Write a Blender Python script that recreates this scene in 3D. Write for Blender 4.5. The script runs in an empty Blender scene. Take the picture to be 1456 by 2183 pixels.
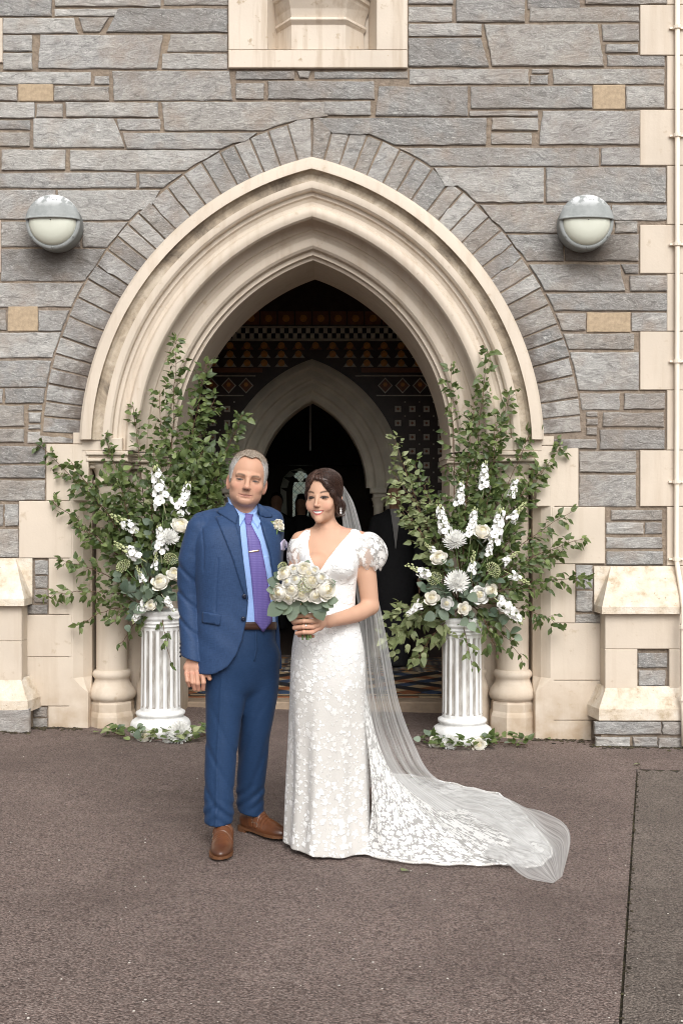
import bpy, bmesh, math, random
import numpy as np
from mathutils import Vector, Matrix, geometry as mgeo

random.seed(7)
R = math.radians
sc = bpy.context.scene
C = sc.collection

# ------------------------------------------------------------------ camera, sky, sun, exposure
CAMY, CAMZ, FPX = -7.8, 1.5, 2425.6          # lens in pixels of the 1456 x 2183 photograph
cam_d = bpy.data.cameras.new('camera')
cam_d.sensor_fit = 'VERTICAL'; cam_d.sensor_height = 36.0; cam_d.sensor_width = 24.0
cam_d.lens = FPX * 36.0 / 2183.0
cam_d.clip_start = 0.05; cam_d.clip_end = 400
cam = bpy.data.objects.new('camera', cam_d); C.objects.link(cam)
cam.location = (0, CAMY, CAMZ); cam.rotation_euler = (R(90), 0, 0)
sc.camera = cam

SUN_EL, SUN_AZ = 42.0, 12.0                   # azimuth: degrees towards +x from straight behind the camera
w = bpy.data.worlds.new('World'); sc.world = w; w.use_nodes = True
wn = w.node_tree; wn.nodes.clear()
wo = wn.nodes.new('ShaderNodeOutputWorld'); wb = wn.nodes.new('ShaderNodeBackground')
sky = wn.nodes.new('ShaderNodeTexSky'); sky.sky_type = 'NISHITA'; sky.sun_disc = False
sky.sun_elevation = R(SUN_EL); sky.sun_rotation = R(180 - SUN_AZ)
sky.air_density = 1.4; sky.dust_density = 5.0; sky.ozone_density = 0.6
hs = wn.nodes.new('ShaderNodeHueSaturation'); hs.inputs['Saturation'].default_value = 0.08   # overcast: a grey sky
wn.links.new(sky.outputs[0], hs.inputs['Color']); wn.links.new(hs.outputs[0], wb.inputs['Color'])
wb.inputs['Strength'].default_value = 0.15
wn.links.new(wb.outputs[0], wo.inputs[0])
sl = bpy.data.lights.new('sun', 'SUN'); sl.energy = 1.15; sl.angle = R(40); sl.color = (1.0, 0.97, 0.93)
sun = bpy.data.objects.new('sun', sl); C.objects.link(sun)
sd = Vector((math.sin(R(SUN_AZ)) * math.cos(R(SUN_EL)), -math.cos(R(SUN_AZ)) * math.cos(R(SUN_EL)), math.sin(R(SUN_EL))))
sun.rotation_euler = sd.to_track_quat('Z', 'Y').to_euler(); sun.location = (2, -8, 9)
sc.view_settings.view_transform = 'Standard'; sc.view_settings.look = 'None'
sc.view_settings.gamma = 1.0; sc.view_settings.exposure = 0.27
sc.cycles.filter_width = 1.05; sc.cycles.max_bounces = 8; sc.cycles.transparent_max_bounces = 24
sc.cycles.caustics_reflective = False; sc.cycles.caustics_refractive = False

# ------------------------------------------------------------------ helpers
def W(px, py, Y):
    "photograph pixel at depth Y -> world"
    d = Y - CAMY
    return Vector(((px - 728) * d / FPX, Y, CAMZ + (1091.5 - py) * d / FPX))
def WX(px, Y=0.0): return (px - 728) * (Y - CAMY) / FPX
def WZ(py, Y=0.0): return CAMZ + (1091.5 - py) * (Y - CAMY) / FPX
def g(x): return -0.019 - 0.024 * max(-3.0, min(3.0, x))       # the forecourt falls gently to the right
def G(px, py, up=0.0):
    "photograph pixel on the ground -> world"
    z = 0.0
    for _ in range(6):
        d = (CAMZ - z) * FPX / (py - 1091.5); x = (px - 728) * d / FPX; z = g(x) + up
    return Vector((x, CAMY + d, z))

def mesh(name, verts, faces, smooth=False, sharp=0):
    m = bpy.data.meshes.new(name)
    m.from_pydata([tuple(v) for v in verts], [], [tuple(f) for f in faces])
    if smooth: m.polygons.foreach_set('use_smooth', [True] * len(m.polygons))
    m.update()
    if sharp: m.set_sharp_from_angle(angle=R(sharp))
    return m
def obj(name, m, mat=None, parent=None, loc=None):
    o = bpy.data.objects.new(name, m); C.objects.link(o)
    if mat is not None and m is not None and len(m.materials) == 0: m.materials.append(mat)
    if parent is not None: o.parent = parent
    if loc is not None: o.location = loc
    return o
def tag(o, label, cat, group=None):
    o['label'] = label; o['category'] = cat
    if group: o['group'] = group
    return o
def thing(name, label, cat, loc=(0, 0, 0), group=None):
    o = bpy.data.objects.new(name, None); C.objects.link(o); o.location = loc; o.empty_display_size = .1
    return tag(o, label, cat, group)
def structure(o): o['kind'] = 'structure'; return o

class MB:
    "collects faces, builds one mesh"
    def __init__(s): s.v = []; s.f = []
    def add(s, verts, faces):
        n = len(s.v); s.v += [tuple(v) for v in verts]; s.f += [tuple(i + n for i in f) for f in faces]; return s
    def box(s, x0, x1, y0, y1, z0, z1, bev=0.0):
        if bev <= 0:
            v = [(x, y, z) for z in (z0, z1) for y in (y0, y1) for x in (x0, x1)]
            return s.add(v, [(0, 2, 3, 1), (4, 5, 7, 6), (0, 1, 5, 4), (2, 6, 7, 3), (0, 4, 6, 2), (1, 3, 7, 5)])
        # front (y0) edges bevelled
        b = bev
        v = [(x0, y1, z0), (x1, y1, z0), (x1, y1, z1), (x0, y1, z1),
             (x0, y0 + b, z0), (x1, y0 + b, z0), (x1, y0 + b, z1), (x0, y0 + b, z1),
             (x0 + b, y0, z0 + b), (x1 - b, y0, z0 + b), (x1 - b, y0, z1 - b), (x0 + b, y0, z1 - b)]
        f = [(3, 2, 1, 0), (8, 9, 10, 11)]
        for i in range(4):
            j = (i + 1) % 4
            f += [(i, j, 4 + j, 4 + i), (4 + i, 4 + j, 8 + j, 8 + i)]
        return s.add(v, f)
    def grid(s, P, closed_u=False, closed_v=False):
        "P: rows of points"
        n, m = len(P), len(P[0]); v = [p for r in P for p in r]; f = []
        for i in range(n if closed_u else n - 1):
            for j in range(m if closed_v else m - 1):
                a = i * m + j; b = i * m + (j + 1) % m; c = ((i + 1) % n) * m + (j + 1) % m; d = ((i + 1) % n) * m + j
                f.append((a, b, c, d))
        return s.add(v, f)
    def lathe(s, prof, cx, cy, seg=24, a0=0, a1=2 * math.pi):
        full = abs(a1 - a0 - 2 * math.pi) < 1e-6
        n = seg if full else seg + 1
        P = [[(cx + r * math.cos(a0 + (a1 - a0) * k / seg), cy + r * math.sin(a0 + (a1 - a0) * k / seg), z) for k in range(n)] for r, z in prof]
        return s.grid(P, closed_v=full)
    def tube(s, pts, r, seg=6, cap=True):
        pts = [Vector(p) for p in pts]; n = len(pts)
        rs = r if isinstance(r, (list, tuple)) else [r] * n
        P = []; up = None
        for i, p in enumerate(pts):
            t = (pts[min(i + 1, n - 1)] - pts[max(i - 1, 0)])
            if t.length < 1e-9: t = Vector((0, 0, 1))
            t.normalize()
            if up is None: up = t.orthogonal()
            up = (up - t * up.dot(t)); up = up.normalized() if up.length > 1e-6 else t.orthogonal().normalized()
            b = t.cross(up)
            P.append([p + (up * math.cos(2 * math.pi * k / seg) + b * math.sin(2 * math.pi * k / seg)) * rs[i] for k in range(seg)])
        n0 = len(s.v); s.grid(P, closed_v=True)
        if cap:
            s.f.append(tuple(n0 + k for k in reversed(range(seg)))); s.f.append(tuple(n0 + (n - 1) * seg + k for k in range(seg)))
        return s
    def ball(s, c, r, seg=8, rings=5):
        rx, ry, rz = r if isinstance(r, (tuple, list)) else (r, r, r)
        P = [[(c[0] + rx * math.sin(math.pi * i / rings) * math.cos(2 * math.pi * k / seg), c[1] + ry * math.sin(math.pi * i / rings) * math.sin(2 * math.pi * k / seg), c[2] + rz * math.cos(math.pi * i / rings)) for k in range(seg)] for i in range(rings + 1)]
        return s.grid(P, closed_v=True)
    def mesh(s, name, smooth=False, sharp=0): return mesh(name, s.v, s.f, smooth, sharp)
    def build(s, name, mat, parent=None, smooth=False, sharp=0): return obj(name, s.mesh(name, smooth, sharp), mat, parent)

# ------------------------------------------------------------------ materials
class NT:
    def __init__(s, name):
        s.m = bpy.data.materials.new(name); s.m.use_nodes = True; s.t = s.m.node_tree
        s.b = s.t.nodes['Principled BSDF']; s.out = s.t.nodes['Material Output']
    def n(s, typ, props=None, **inp):
        nd = s.t.nodes.new('ShaderNode' + typ)
        for k, v in (props or {}).items(): setattr(nd, k, v)
        for k, v in inp.items():
            key = k.replace('_', ' ')
            s.set(nd.inputs[int(k[1:])] if k[0] == 'i' and k[1:].isdigit() else nd.inputs[key], v)
        return nd
    def set(s, sock, v):
        if isinstance(v, bpy.types.NodeSocket): s.t.links.new(v, sock)
        elif isinstance(v, bpy.types.Node): s.t.links.new(v.outputs[0], sock)
        else:
            if sock.type == 'RGBA' and len(v) == 3: v = (*v, 1)
            sock.default_value = v
    def coord(s, which='Object', scale=(1, 1, 1), rot=(0, 0, 0)):
        if which == 'World': c = s.n('NewGeometry').outputs['Position']
        else: c = s.n('TexCoord').outputs[which]
        return s.n('Mapping', Vector=c, Scale=scale, Rotation=rot).outputs[0]
    def noise(s, vec, scale=5, detail=4, rough=.55, dist=0.0):
        return s.n('TexNoise', Vector=vec, Scale=scale, Detail=detail, Roughness=rough, Distortion=dist).outputs[0]
    def ramp(s, fac, *stops):
        nd = s.n('ValToRGB', Fac=fac); e = nd.color_ramp.elements
        while len(e) < len(stops): e.new(.5)
        for el, (p, c) in zip(e, stops):
            el.position = p; el.color = (*c, 1) if isinstance(c, (tuple, list)) else (c, c, c, 1)
        return nd.outputs[0]
    def mix(s, fac, a, b, mode='MIX'):
        nd = s.n('Mix', {'data_type': 'RGBA', 'blend_type': mode})
        s.set(nd.inputs[0], fac); s.set(nd.inputs[6], a); s.set(nd.inputs[7], b); return nd.outputs[2]
    def math(s, op, a, b=0.0, c=0.0, clamp=False):
        nd = s.n('Math', {'operation': op, 'use_clamp': clamp}); s.set(nd.inputs[0], a); s.set(nd.inputs[1], b)
        if op in ('MULTIPLY_ADD', 'SMOOTH_MIN', 'COMPARE'): s.set(nd.inputs[2], c)
        return nd.outputs[0]
    def bump(s, h, strength=.5, dist=.01, normal=None):
        nd = s.n('Bump', Height=h, Strength=strength, Distance=dist)
        if normal is not None: s.set(nd.inputs['Normal'], normal)
        return nd.outputs[0]
    def fin(s, color=None, rough=None, normal=None, spec=None, **kw):
        for k, v in (('Base Color', color), ('Roughness', rough), ('Normal', normal), ('Specular IOR Level', spec)):
            if v is not None: s.set(s.b.inputs[k], v)
        for k, v in kw.items(): s.set(s.b.inputs[k.replace('_', ' ')], v)
        return s.m

def plain(name, color, rough=.6, var=.12, scale=30, bump=.0, spec=.4, **kw):
    t = NT(name); v = t.coord('Object')
    f = t.noise(v, scale, 4)
    lo = tuple(c * (1 - var) for c in color); hi = tuple(min(1, c * (1 + var)) for c in color)
    col = t.ramp(f, (.3, lo), (.7, hi))
    nrm = t.bump(t.noise(v, scale * 3, 3), bump, .004) if bump else None
    return t.fin(col, rough, nrm, spec, **kw)

def rand_shift(t, vec):
    "break the pattern up per object"
    r = t.n('ObjectInfo').outputs['Random']
    s = t.math('MULTIPLY', r, 37.0)
    cx = t.n('CombineXYZ', X=s, Y=t.math('MULTIPLY', r, 91.0), Z=t.math('MULTIPLY', r, 53.0)).outputs[0]
    return t.n('VectorMath', {'operation': 'ADD'}, i0=vec, i1=cx).outputs[0], r

def mat_slate():
    t = NT('slate_stone'); vo = t.coord('Object')
    v, r = rand_shift(t, vo)
    tilt = t.n('CombineXYZ', X=0.0, Y=t.math('MULTIPLY', t.math('SUBTRACT', r, .5), .5), Z=0.0).outputs[0]
    vt = t.n('Mapping', Vector=v, Rotation=tilt).outputs[0]
    vs = t.n('Mapping', Vector=vt, Scale=(.7, 1, 1.7)).outputs[0]
    n1 = t.noise(vs, 15, 9, .72, 1.1)          # slabby relief
    n2 = t.noise(t.n('Mapping', Vector=vt, Scale=(.62, 1, 1.7)).outputs[0], 46, 6, .72, 1.6)          # chisel streaks
    n3 = t.noise(t.coord('World'), 1.3, 4, .6)
    n4 = t.noise(v, 5, 3)
    base = t.ramp(r, (0, (.235, .230, .222)), (.25, (.345, .336, .322)), (.5, (.46, .445, .42)), (.75, (.295, .272, .246)), (1, (.40, .390, .376)))
    tone = t.ramp(n1, (.28, .36), (.43, .82), (.57, 1.10), (.76, 1.5))
    col = t.mix(1.0, base, tone, 'MULTIPLY')
    col = t.mix(t.ramp(n2, (.53, 0), (.66, .7)), col, (.68, .66, .63))
    col = t.mix(t.ramp(n2, (.28, .75), (.42, 0)), col, (.17, .16, .15))
    col = t.mix(t.ramp(n4, (.50, 0), (.72, .50)), col, (.36, .285, .225))
    col = t.mix(t.ramp(n3, (.46, 0), (.70, .50)), col, (.235, .188, .155))
    # weather stains: soot at the inner ends of the arch ring, moss-black runs below the two lamps
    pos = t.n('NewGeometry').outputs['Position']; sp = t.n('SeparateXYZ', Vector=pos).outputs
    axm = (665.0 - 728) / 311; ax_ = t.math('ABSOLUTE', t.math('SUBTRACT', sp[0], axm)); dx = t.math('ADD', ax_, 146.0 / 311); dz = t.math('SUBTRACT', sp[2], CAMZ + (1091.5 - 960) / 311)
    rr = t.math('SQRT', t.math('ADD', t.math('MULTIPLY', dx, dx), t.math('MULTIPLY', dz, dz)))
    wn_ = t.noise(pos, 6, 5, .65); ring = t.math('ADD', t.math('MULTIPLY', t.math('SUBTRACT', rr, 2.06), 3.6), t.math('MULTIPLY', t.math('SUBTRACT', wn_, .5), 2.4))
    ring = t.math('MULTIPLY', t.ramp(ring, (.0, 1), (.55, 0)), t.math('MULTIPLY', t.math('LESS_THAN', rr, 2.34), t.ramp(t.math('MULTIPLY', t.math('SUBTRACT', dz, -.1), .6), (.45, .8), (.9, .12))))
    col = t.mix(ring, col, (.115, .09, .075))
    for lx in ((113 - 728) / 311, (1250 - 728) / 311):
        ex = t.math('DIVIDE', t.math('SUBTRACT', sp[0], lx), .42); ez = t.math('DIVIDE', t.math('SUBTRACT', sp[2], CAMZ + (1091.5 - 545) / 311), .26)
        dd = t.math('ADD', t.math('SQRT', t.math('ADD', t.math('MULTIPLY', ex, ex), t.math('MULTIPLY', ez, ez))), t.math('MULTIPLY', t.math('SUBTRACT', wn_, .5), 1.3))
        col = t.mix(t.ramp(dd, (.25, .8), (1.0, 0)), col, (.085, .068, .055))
    h = t.math('ADD', n1, t.math('MULTIPLY', n2, .45))
    return t.fin(col, .8, t.bump(h, .75, .022), .3)

def mat_cream(name='cream_paint', grime=1.0, tint=(.61, .525, .43)):
    t = NT(name); v = t.coord('World')
    n1 = t.noise(v, 1.6, 5); n2 = t.noise(v, 14, 5, .6)
    dr = t.noise(t.n('Mapping', Vector=v, Scale=(9, 9, .7)).outputs[0], 1.5, 5, .6)
    col = t.ramp(n1, (.28, tuple(c * .88 for c in tint)), (.7, tuple(min(1, c * 1.05) for c in tint)))
    col = t.mix(t.math('MULTIPLY', t.ramp(dr, (.50, 0), (.78, .5)), grime), col, (.44, .345, .25))
    col = t.mix(t.math('MULTIPLY', t.ramp(n2, (.63, 0), (.72, .6)), grime), col, (.44, .345, .24))
    # splash-back dirt in the lowest half metre, broken up by noise
    z = t.n('SeparateXYZ', Vector=t.n('NewGeometry').outputs['Position']).outputs[2]
    low = t.math('MULTIPLY', t.ramp(z, (.0, 1), (.45, 0)), t.ramp(t.noise(v, 7, 5), (.32, 0), (.62, .85)))
    col = t.mix(t.math('MULTIPLY', low, grime), col, (.40, .295, .195))
    h = t.math('ADD', t.math('MULTIPLY', n2, .5), t.math('MULTIPLY', t.noise(v, 60, 3), .25))
    return t.fin(col, .62, t.bump(h, .22, .012), .35)

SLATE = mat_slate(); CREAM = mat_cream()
CREAM_WORN = mat_cream('cream_paint_worn', 2.2, (.64, .555, .46))
def mat_mortar():
    t = NT('mortar'); v = t.coord('World'); n = t.noise(v, 26, 6, .65); n2 = t.noise(v, 2.2, 4)
    col = t.ramp(n, (.3, (.165, .128, .098)), (.6, (.275, .222, .175)), (.8, (.38, .32, .25)))
    col = t.mix(t.ramp(n2, (.45, 0), (.7, .5)), col, (.34, .265, .185))
    return t.fin(col, .9, t.bump(n, .8, .02), .2)
MORTAR = mat_mortar()
SANDSTONE = plain('sandstone_patch', (.40, .305, .205), .85, .18, 45, .4)

# ------------------------------------------------------------------ signed distance sculpting
def pchip(zs, vals, n=160):
    zs = np.asarray(zs, float); vals = np.asarray(vals, float)
    if zs[0] > zs[-1]: zs = zs[::-1]; vals = vals[::-1]
    t = np.linspace(zs[0], zs[-1], n); h = np.diff(zs); dl = np.diff(vals) / h
    m = np.zeros_like(vals); m[0] = dl[0]; m[-1] = dl[-1]
    for i in range(1, len(vals) - 1):
        m[i] = 0 if dl[i - 1] * dl[i] <= 0 else 2 * dl[i - 1] * dl[i] / (dl[i - 1] + dl[i])
    k = np.clip(np.searchsorted(zs, t, side='right') - 1, 0, len(zs) - 2); s = (t - zs[k]) / h[k]
    v = (2*s**3-3*s**2+1)*vals[k] + (s**3-2*s**2+s)*h[k]*m[k] + (-2*s**3+3*s**2)*vals[k+1] + (s**3-s**2)*h[k]*m[k+1]
    return t, v
def ell(p, c, r, M=None):
    q = p - np.asarray(c, np.float32)
    if M is not None: q = q @ M          # M: columns are the local axes
    r = np.asarray(r, np.float32); k0 = np.sqrt(((q / r) ** 2).sum(1)); k1 = np.sqrt(((q / (r * r)) ** 2).sum(1)) + 1e-9
    return k0 * (k0 - 1.0) / k1
def cone(p, a, b, ra, rb):
    a = np.asarray(a, np.float32); b = np.asarray(b, np.float32); ab = b - a
    t = np.clip(((p - a) @ ab) / max(1e-9, float(ab @ ab)), 0, 1)
    return np.sqrt(((p - a - t[:, None] * ab) ** 2).sum(1)) - (ra + (rb - ra) * t)
def tubes(p, pts, rs, n=12):
    "smooth tapered tube through the points (no bulges at the joints)"
    pts = np.asarray([tuple(q) for q in pts], float); m = len(pts); Q = []
    for i in range(n + 1):
        f = i / n * (m - 1); k = min(int(f), m - 2); t = f - k
        a, b, c, e = pts[max(k - 1, 0)], pts[k], pts[k + 1], pts[min(k + 2, m - 1)]
        Q.append(.5 * (2 * b + (c - a) * t + (2 * a - 5 * b + 4 * c - e) * t * t + (3 * b - a - 3 * c + e) * t ** 3))
    r = np.interp(np.linspace(0, m - 1, n + 1), np.arange(m), rs)
    return chain(p, Q, r, 0.0)
def chain(p, pts, rs, k=0.0):
    d = None
    for i in range(len(pts) - 1):
        e = cone(p, pts[i], pts[i + 1], rs[i], rs[i + 1]); d = e if d is None else smin(d, e, k)
    return d
def smin(a, b, k):
    if k <= 0: return np.minimum(a, b)
    h = np.clip(.5 + .5 * (b - a) / k, 0, 1); return b + (a - b) * h - k * h * (1 - h)
def ssub(a, b, k): return -smin(-a, b, k)           # a minus b
def smax(a, b, k): return -smin(-a, -b, k)
def loft(p, zs, cx, cy, a, b, pw=2.3):
    "stack of superellipse sections"
    z = p[:, 2]
    def I(v): t, y = pchip(zs, v); return np.interp(z, t, y)
    X, Y, A, B = I(cx), I(cy), I(a), I(b)
    k = (np.abs((p[:, 0] - X) / A) ** pw + np.abs((p[:, 1] - Y) / B) ** pw) ** (1 / pw)
    d = (k - 1) * np.minimum(A, B)
    lo, hi = min(zs), max(zs)
    return np.maximum(d, np.maximum(lo - z, z - hi))
def poly2(x, z, pts):
    "signed distance to a 2-D polygon"
    pts = np.asarray(pts, np.float32); n = len(pts); d = np.full(x.shape, 1e9, np.float32); s = np.ones(x.shape, np.float32)
    for i in range(n):
        a = pts[i]; b = pts[i - 1]; ex, ez = b - a; wx = x - a[0]; wz = z - a[1]
        t = np.clip((wx * ex + wz * ez) / (ex * ex + ez * ez + 1e-12), 0, 1)
        d = np.minimum(d, (wx - ex * t) ** 2 + (wz - ez * t) ** 2)
        c1 = z >= a[1]; c2 = z < b[1]; c3 = ex * wz > ez * wx
        s = np.where((c1 & c2 & c3) | (~c1 & ~c2 & ~c3), -s, s)
    return s * np.sqrt(d)
_nr = np.random.RandomState(3)
_NW = _nr.normal(size=(24, 3)).astype(np.float32); _NP = _nr.uniform(0, 6.28, 24).astype(np.float32)
def wob(p, f, n=8, o=0):
    d = 0
    for i in range(o, o + n):
        d = d + np.sin(p @ (_NW[i % 24] * f) + _NP[i % 24])
    return d / n
def surface(fn, lo, hi, h, B=8):
    "sparse evaluation of a distance field, then surface nets"
    lo = np.asarray(lo, np.float32); hi = np.asarray(hi, np.float32)
    nb = np.ceil((hi - lo) / (h * B)).astype(int); n = nb * B
    ci = np.stack(np.meshgrid(*[np.arange(k) for k in nb], indexing='ij'), -1).reshape(-1, 3)
    cen = lo + (ci * B + (B - 1) / 2) * h
    dc = fn(cen.astype(np.float32))
    F = np.repeat(np.repeat(np.repeat(np.sign(dc).reshape(nb), B, 0), B, 1), B, 2).astype(np.float32)
    act = ci[np.abs(dc) < h * B * .87 * 1.35 + .012]
    off = np.stack(np.meshgrid(*[np.arange(B)] * 3, indexing='ij'), -1).reshape(-1, 3)
    for s in range(0, len(act), 400):
        a = act[s:s + 400]
        ii = (a[:, None, :] * B + off[None]).reshape(-1, 3)
        F[ii[:, 0], ii[:, 1], ii[:, 2]] = fn((lo + ii * h).astype(np.float32))
    S = F < 0
    cnt = sum(S[i:n[0] - 1 + i, j:n[1] - 1 + j, k:n[2] - 1 + k].astype(np.int8) for i in (0, 1) for j in (0, 1) for k in (0, 1))
    cell = np.argwhere((cnt > 0) & (cnt < 8))
    idx = np.full(tuple(n - 1), -1, np.int32); idx[cell[:, 0], cell[:, 1], cell[:, 2]] = np.arange(len(cell))
    cor = np.array([(i, j, k) for i in (0, 1) for j in (0, 1) for k in (0, 1)])
    V = np.stack([F[cell[:, 0] + c[0], cell[:, 1] + c[1], cell[:, 2] + c[2]] for c in cor], 1)
    acc = np.zeros((len(cell), 3), np.float32); num = np.zeros(len(cell), np.float32)
    for a in range(8):
        for b in range(a + 1, 8):
            if np.abs(cor[a] - cor[b]).sum() != 1: continue
            m = (V[:, a] < 0) != (V[:, b] < 0)
            t = np.clip(V[:, a] / (V[:, a] - V[:, b] + 1e-12), 0, 1)
            pt = cor[a] + (cor[b] - cor[a]) * t[:, None]
            acc[m] += pt[m]; num[m] += 1
    P = lo + (cell + acc / num[:, None]) * h
    Q = []
    for ax in range(3):
        u, v = (ax + 1) % 3, (ax + 2) % 3
        s0 = [slice(1, -1)] * 3; s1 = [slice(1, -1)] * 3
        s0[ax] = slice(0, -1); s1[ax] = slice(1, None)
        a, b = S[tuple(s0)], S[tuple(s1)]
        for inside in (True, False):
            e = np.argwhere((a == inside) & (b != inside))
            if not len(e): continue
            st = np.array([1, 1, 1]); st[ax] = 0; e = e + st
            eu = np.zeros(3, int); eu[u] = 1; ev = np.zeros(3, int); ev[v] = 1
            c = [e - eu - ev, e - ev, e, e - eu]
            q = np.stack([idx[k[:, 0], k[:, 1], k[:, 2]] for k in c], 1)
            Q.append(q if inside else q[:, ::-1])
    Q = np.concatenate(Q); Q = Q[(Q >= 0).all(1)]
    return P, Q
def np_mesh(name, P, Q, smooth=True, col=None):
    m = bpy.data.meshes.new(name)
    m.vertices.add(len(P)); m.vertices.foreach_set('co', np.ascontiguousarray(P, np.float32).ravel())
    m.loops.add(Q.size); m.loops.foreach_set('vertex_index', np.ascontiguousarray(Q, np.int32).ravel())
    m.polygons.add(len(Q)); m.polygons.foreach_set('loop_start', np.arange(0, Q.size, Q.shape[1], dtype=np.int32))
    m.polygons.foreach_set('use_smooth', np.ones(len(Q), bool))
    m.update(calc_edges=True); m.validate()
    if col is not None:
        at = m.color_attributes.new('tint', 'FLOAT_COLOR', 'POINT')
        at.data.foreach_set('color', np.concatenate([col, np.ones((len(P), 1))], 1).astype(np.float32).ravel())
    return m
def normals(fn, P, e=.002):
    N = np.stack([fn((P + d).astype(np.float32)) - fn((P - d).astype(np.float32)) for d in np.eye(3) * e], 1)
    return N / (np.linalg.norm(N, axis=1, keepdims=True) + 1e-9)
def drape(fn, pts, off, near, far, step=.012, thick=.004, rnd=0):
    "a cloth patch whose outline is given in pixels, laid on a surface; returns verts, faces"
    pts = [Vector(p) for p in pts]
    if rnd:
        for _ in range(rnd):
            q = []
            for i in range(len(pts)):
                a, b = pts[i], pts[(i + 1) % len(pts)]; q += [a * .75 + b * .25, a * .25 + b * .75]
            pts = q
    per = step * 475
    B = []
    for i in range(len(pts)):
        a, b = pts[i], pts[(i + 1) % len(pts)]; k = max(1, int((b - a).length / per))
        B += [a + (b - a) * j / k for j in range(k)]
    nbd = len(B); xs = [p.x for p in B]; ys = [p.y for p in B]; I = []
    A = np.array([[p.x, p.y] for p in pts])
    gx, gy = np.meshgrid(np.arange(min(xs), max(xs), per), np.arange(min(ys), max(ys), per))
    dd = poly2(gx.ravel(), gy.ravel(), A)
    I = [Vector((x, y)) for x, y, d in zip(gx.ravel(), gy.ravel(), dd) if d < -per * .45]
    r = mgeo.delaunay_2d_cdt(B + I, [(i, (i + 1) % nbd) for i in range(nbd)], [list(range(nbd))], 1, 1e-4)
    v2, tris = r[0], r[2]
    U = np.array([[p.x, p.y] for p in v2], np.float32)
    D = np.stack([(U[:, 0] - 728) / FPX, np.ones(len(U)), (1091.5 - U[:, 1]) / FPX], 1).astype(np.float32)
    O = np.array([0, CAMY, CAMZ], np.float32); t = np.full(len(U), near - CAMY, np.float32)
    for _ in range(60):
        d = fn(O + D * t[:, None]); t = np.minimum(t + np.maximum(d, -.02) * .8, far - CAMY)
    P = O + D * t[:, None]; N = normals(fn, P)
    P1 = P + N * off
    F = [tuple(f) if (v2[f[1]] - v2[f[0]]).cross(v2[f[2]] - v2[f[0]]) > 0 else tuple(reversed(f)) for f in tris]
    F = [tuple(reversed(f)) for f in F] if False else F
    # skirt
    ec = {}
    for f in F:
        for i in range(3):
            e = (f[i], f[(i + 1) % 3]); ec[e] = 1
    bd = [e for e in ec if (e[1], e[0]) not in ec]
    n = len(P1); P2 = P1 - N * (off + thick)
    F2 = F + [(b, a, a + n, b + n) for a, b in bd]
    return np.concatenate([P1, P2]), F2
# ================================================================== ground
def mat_tarmac(name, a, b, c, seed=0):
    t = NT(name); v = t.coord('World')
    n1 = t.noise(v, 110, 3, .6); n2 = t.noise(v, .9, 7, .66, .5); n3 = t.noise(v, 7, 4)
    vo = t.n('TexVoronoi', {'feature': 'F1'}, Vector=v, Scale=130.0)
    col = t.ramp(n1, (.36, a), (.5, b), (.66, c))
    chip = t.n('SeparateColor', Color=vo.outputs['Color']).outputs[0]
    col = t.mix(t.ramp(chip, (.86, 0), (.92, .45)), col, tuple(min(1, x * 2.1) for x in b))
    col = t.mix(t.ramp(chip, (.10, .6), (.16, 0)), col, tuple(x * .45 for x in a))
    vo2 = t.n('TexVoronoi', {'feature': 'F1'}, Vector=v, Scale=24.0)
    fl = t.math('LESS_THAN', vo2.outputs['Distance'], .055)
    fl = t.math('MULTIPLY', fl, t.math('GREATER_THAN', t.n('SeparateColor', Color=vo2.outputs['Color']).outputs[1]  , .955))
    col = t.mix(fl, col, (.66, .63, .58))
    col = t.mix(t.ramp(n2, (.33, .45), (.58, 0)), col, tuple(x * .66 for x in a))
    col = t.mix(t.ramp(n3, (.55, 0), (.8, .3)), col, c)
    h = t.math('ADD', t.math('MULTIPLY', n1, .6), t.math('MULTIPLY', vo.outputs['Distance'], -1.2))
    return t.fin(col, .82, t.bump(h, .8, .008), .35)
TARMAC = mat_tarmac('tarmac', (.092, .064, .055), (.178, .131, .114), (.305, .245, .218))
TARMAC2 = mat_tarmac('grey_tarmac', (.080, .062, .051), (.155, .124, .105), (.27, .228, .196))
def gridsheet(xs, ys, zf):
    mb = MB(); mb.grid([[(x, y, zf(x, y)) for x in xs] for y in ys]); return mb
# the joint on the right: from the wall foot towards the camera, leaning slightly left
JA, JB = G(1356, 1640), G(1318, 2183)
def jx(y): return JA.x + (JB.x - JA.x) * (y - JA.y) / (JB.y - JA.y)
ys = [-40, -20, -12, -9, -7, -6, -5, -4, -3, -2, JA.y]
mb = MB(); mb.grid([[(x, y, g(x)) for x in [jx(y) + o_ for o_ in (-60, -20, -8, -4, -3, -2, -1, -.5, 0)]] for y in ys])
mb.grid([[(x, y, g(x)) for x in [-60, -20, -8, -3, -2, -1, 0, .6, .9, JA.x, 2.2, 3, 8, 20, 60]] for y in (JA.y, -.5, 0, .4, .98)])
structure(mb.build('ground', TARMAC))
rp_ = random.Random(15); xs_ = [0, .04, .09, .13, .18, .22, .27, .33, .38, .44, .5, .57, .64, .72, .8, 1.6, 6, 20, 58]; jag = [rp_.uniform(-.05, .035) for _ in xs_]
mb = MB(); mb.grid([[(jx(y) + .009 + x, y + (jag[k] if y > JA.y - .05 else 0), g(jx(y) + x) - .004 * (x < 3) + (.0045 if y > JA.y - .05 else 0)) for k, x in enumerate(xs_)] for y in ys[:-1] + [JA.y - .12, JA.y - .02]])
structure(mb.build('side_path', TARMAC2))
t = NT('joint_dirt'); v = t.coord('World'); n = t.noise(v, 40, 5)
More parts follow.
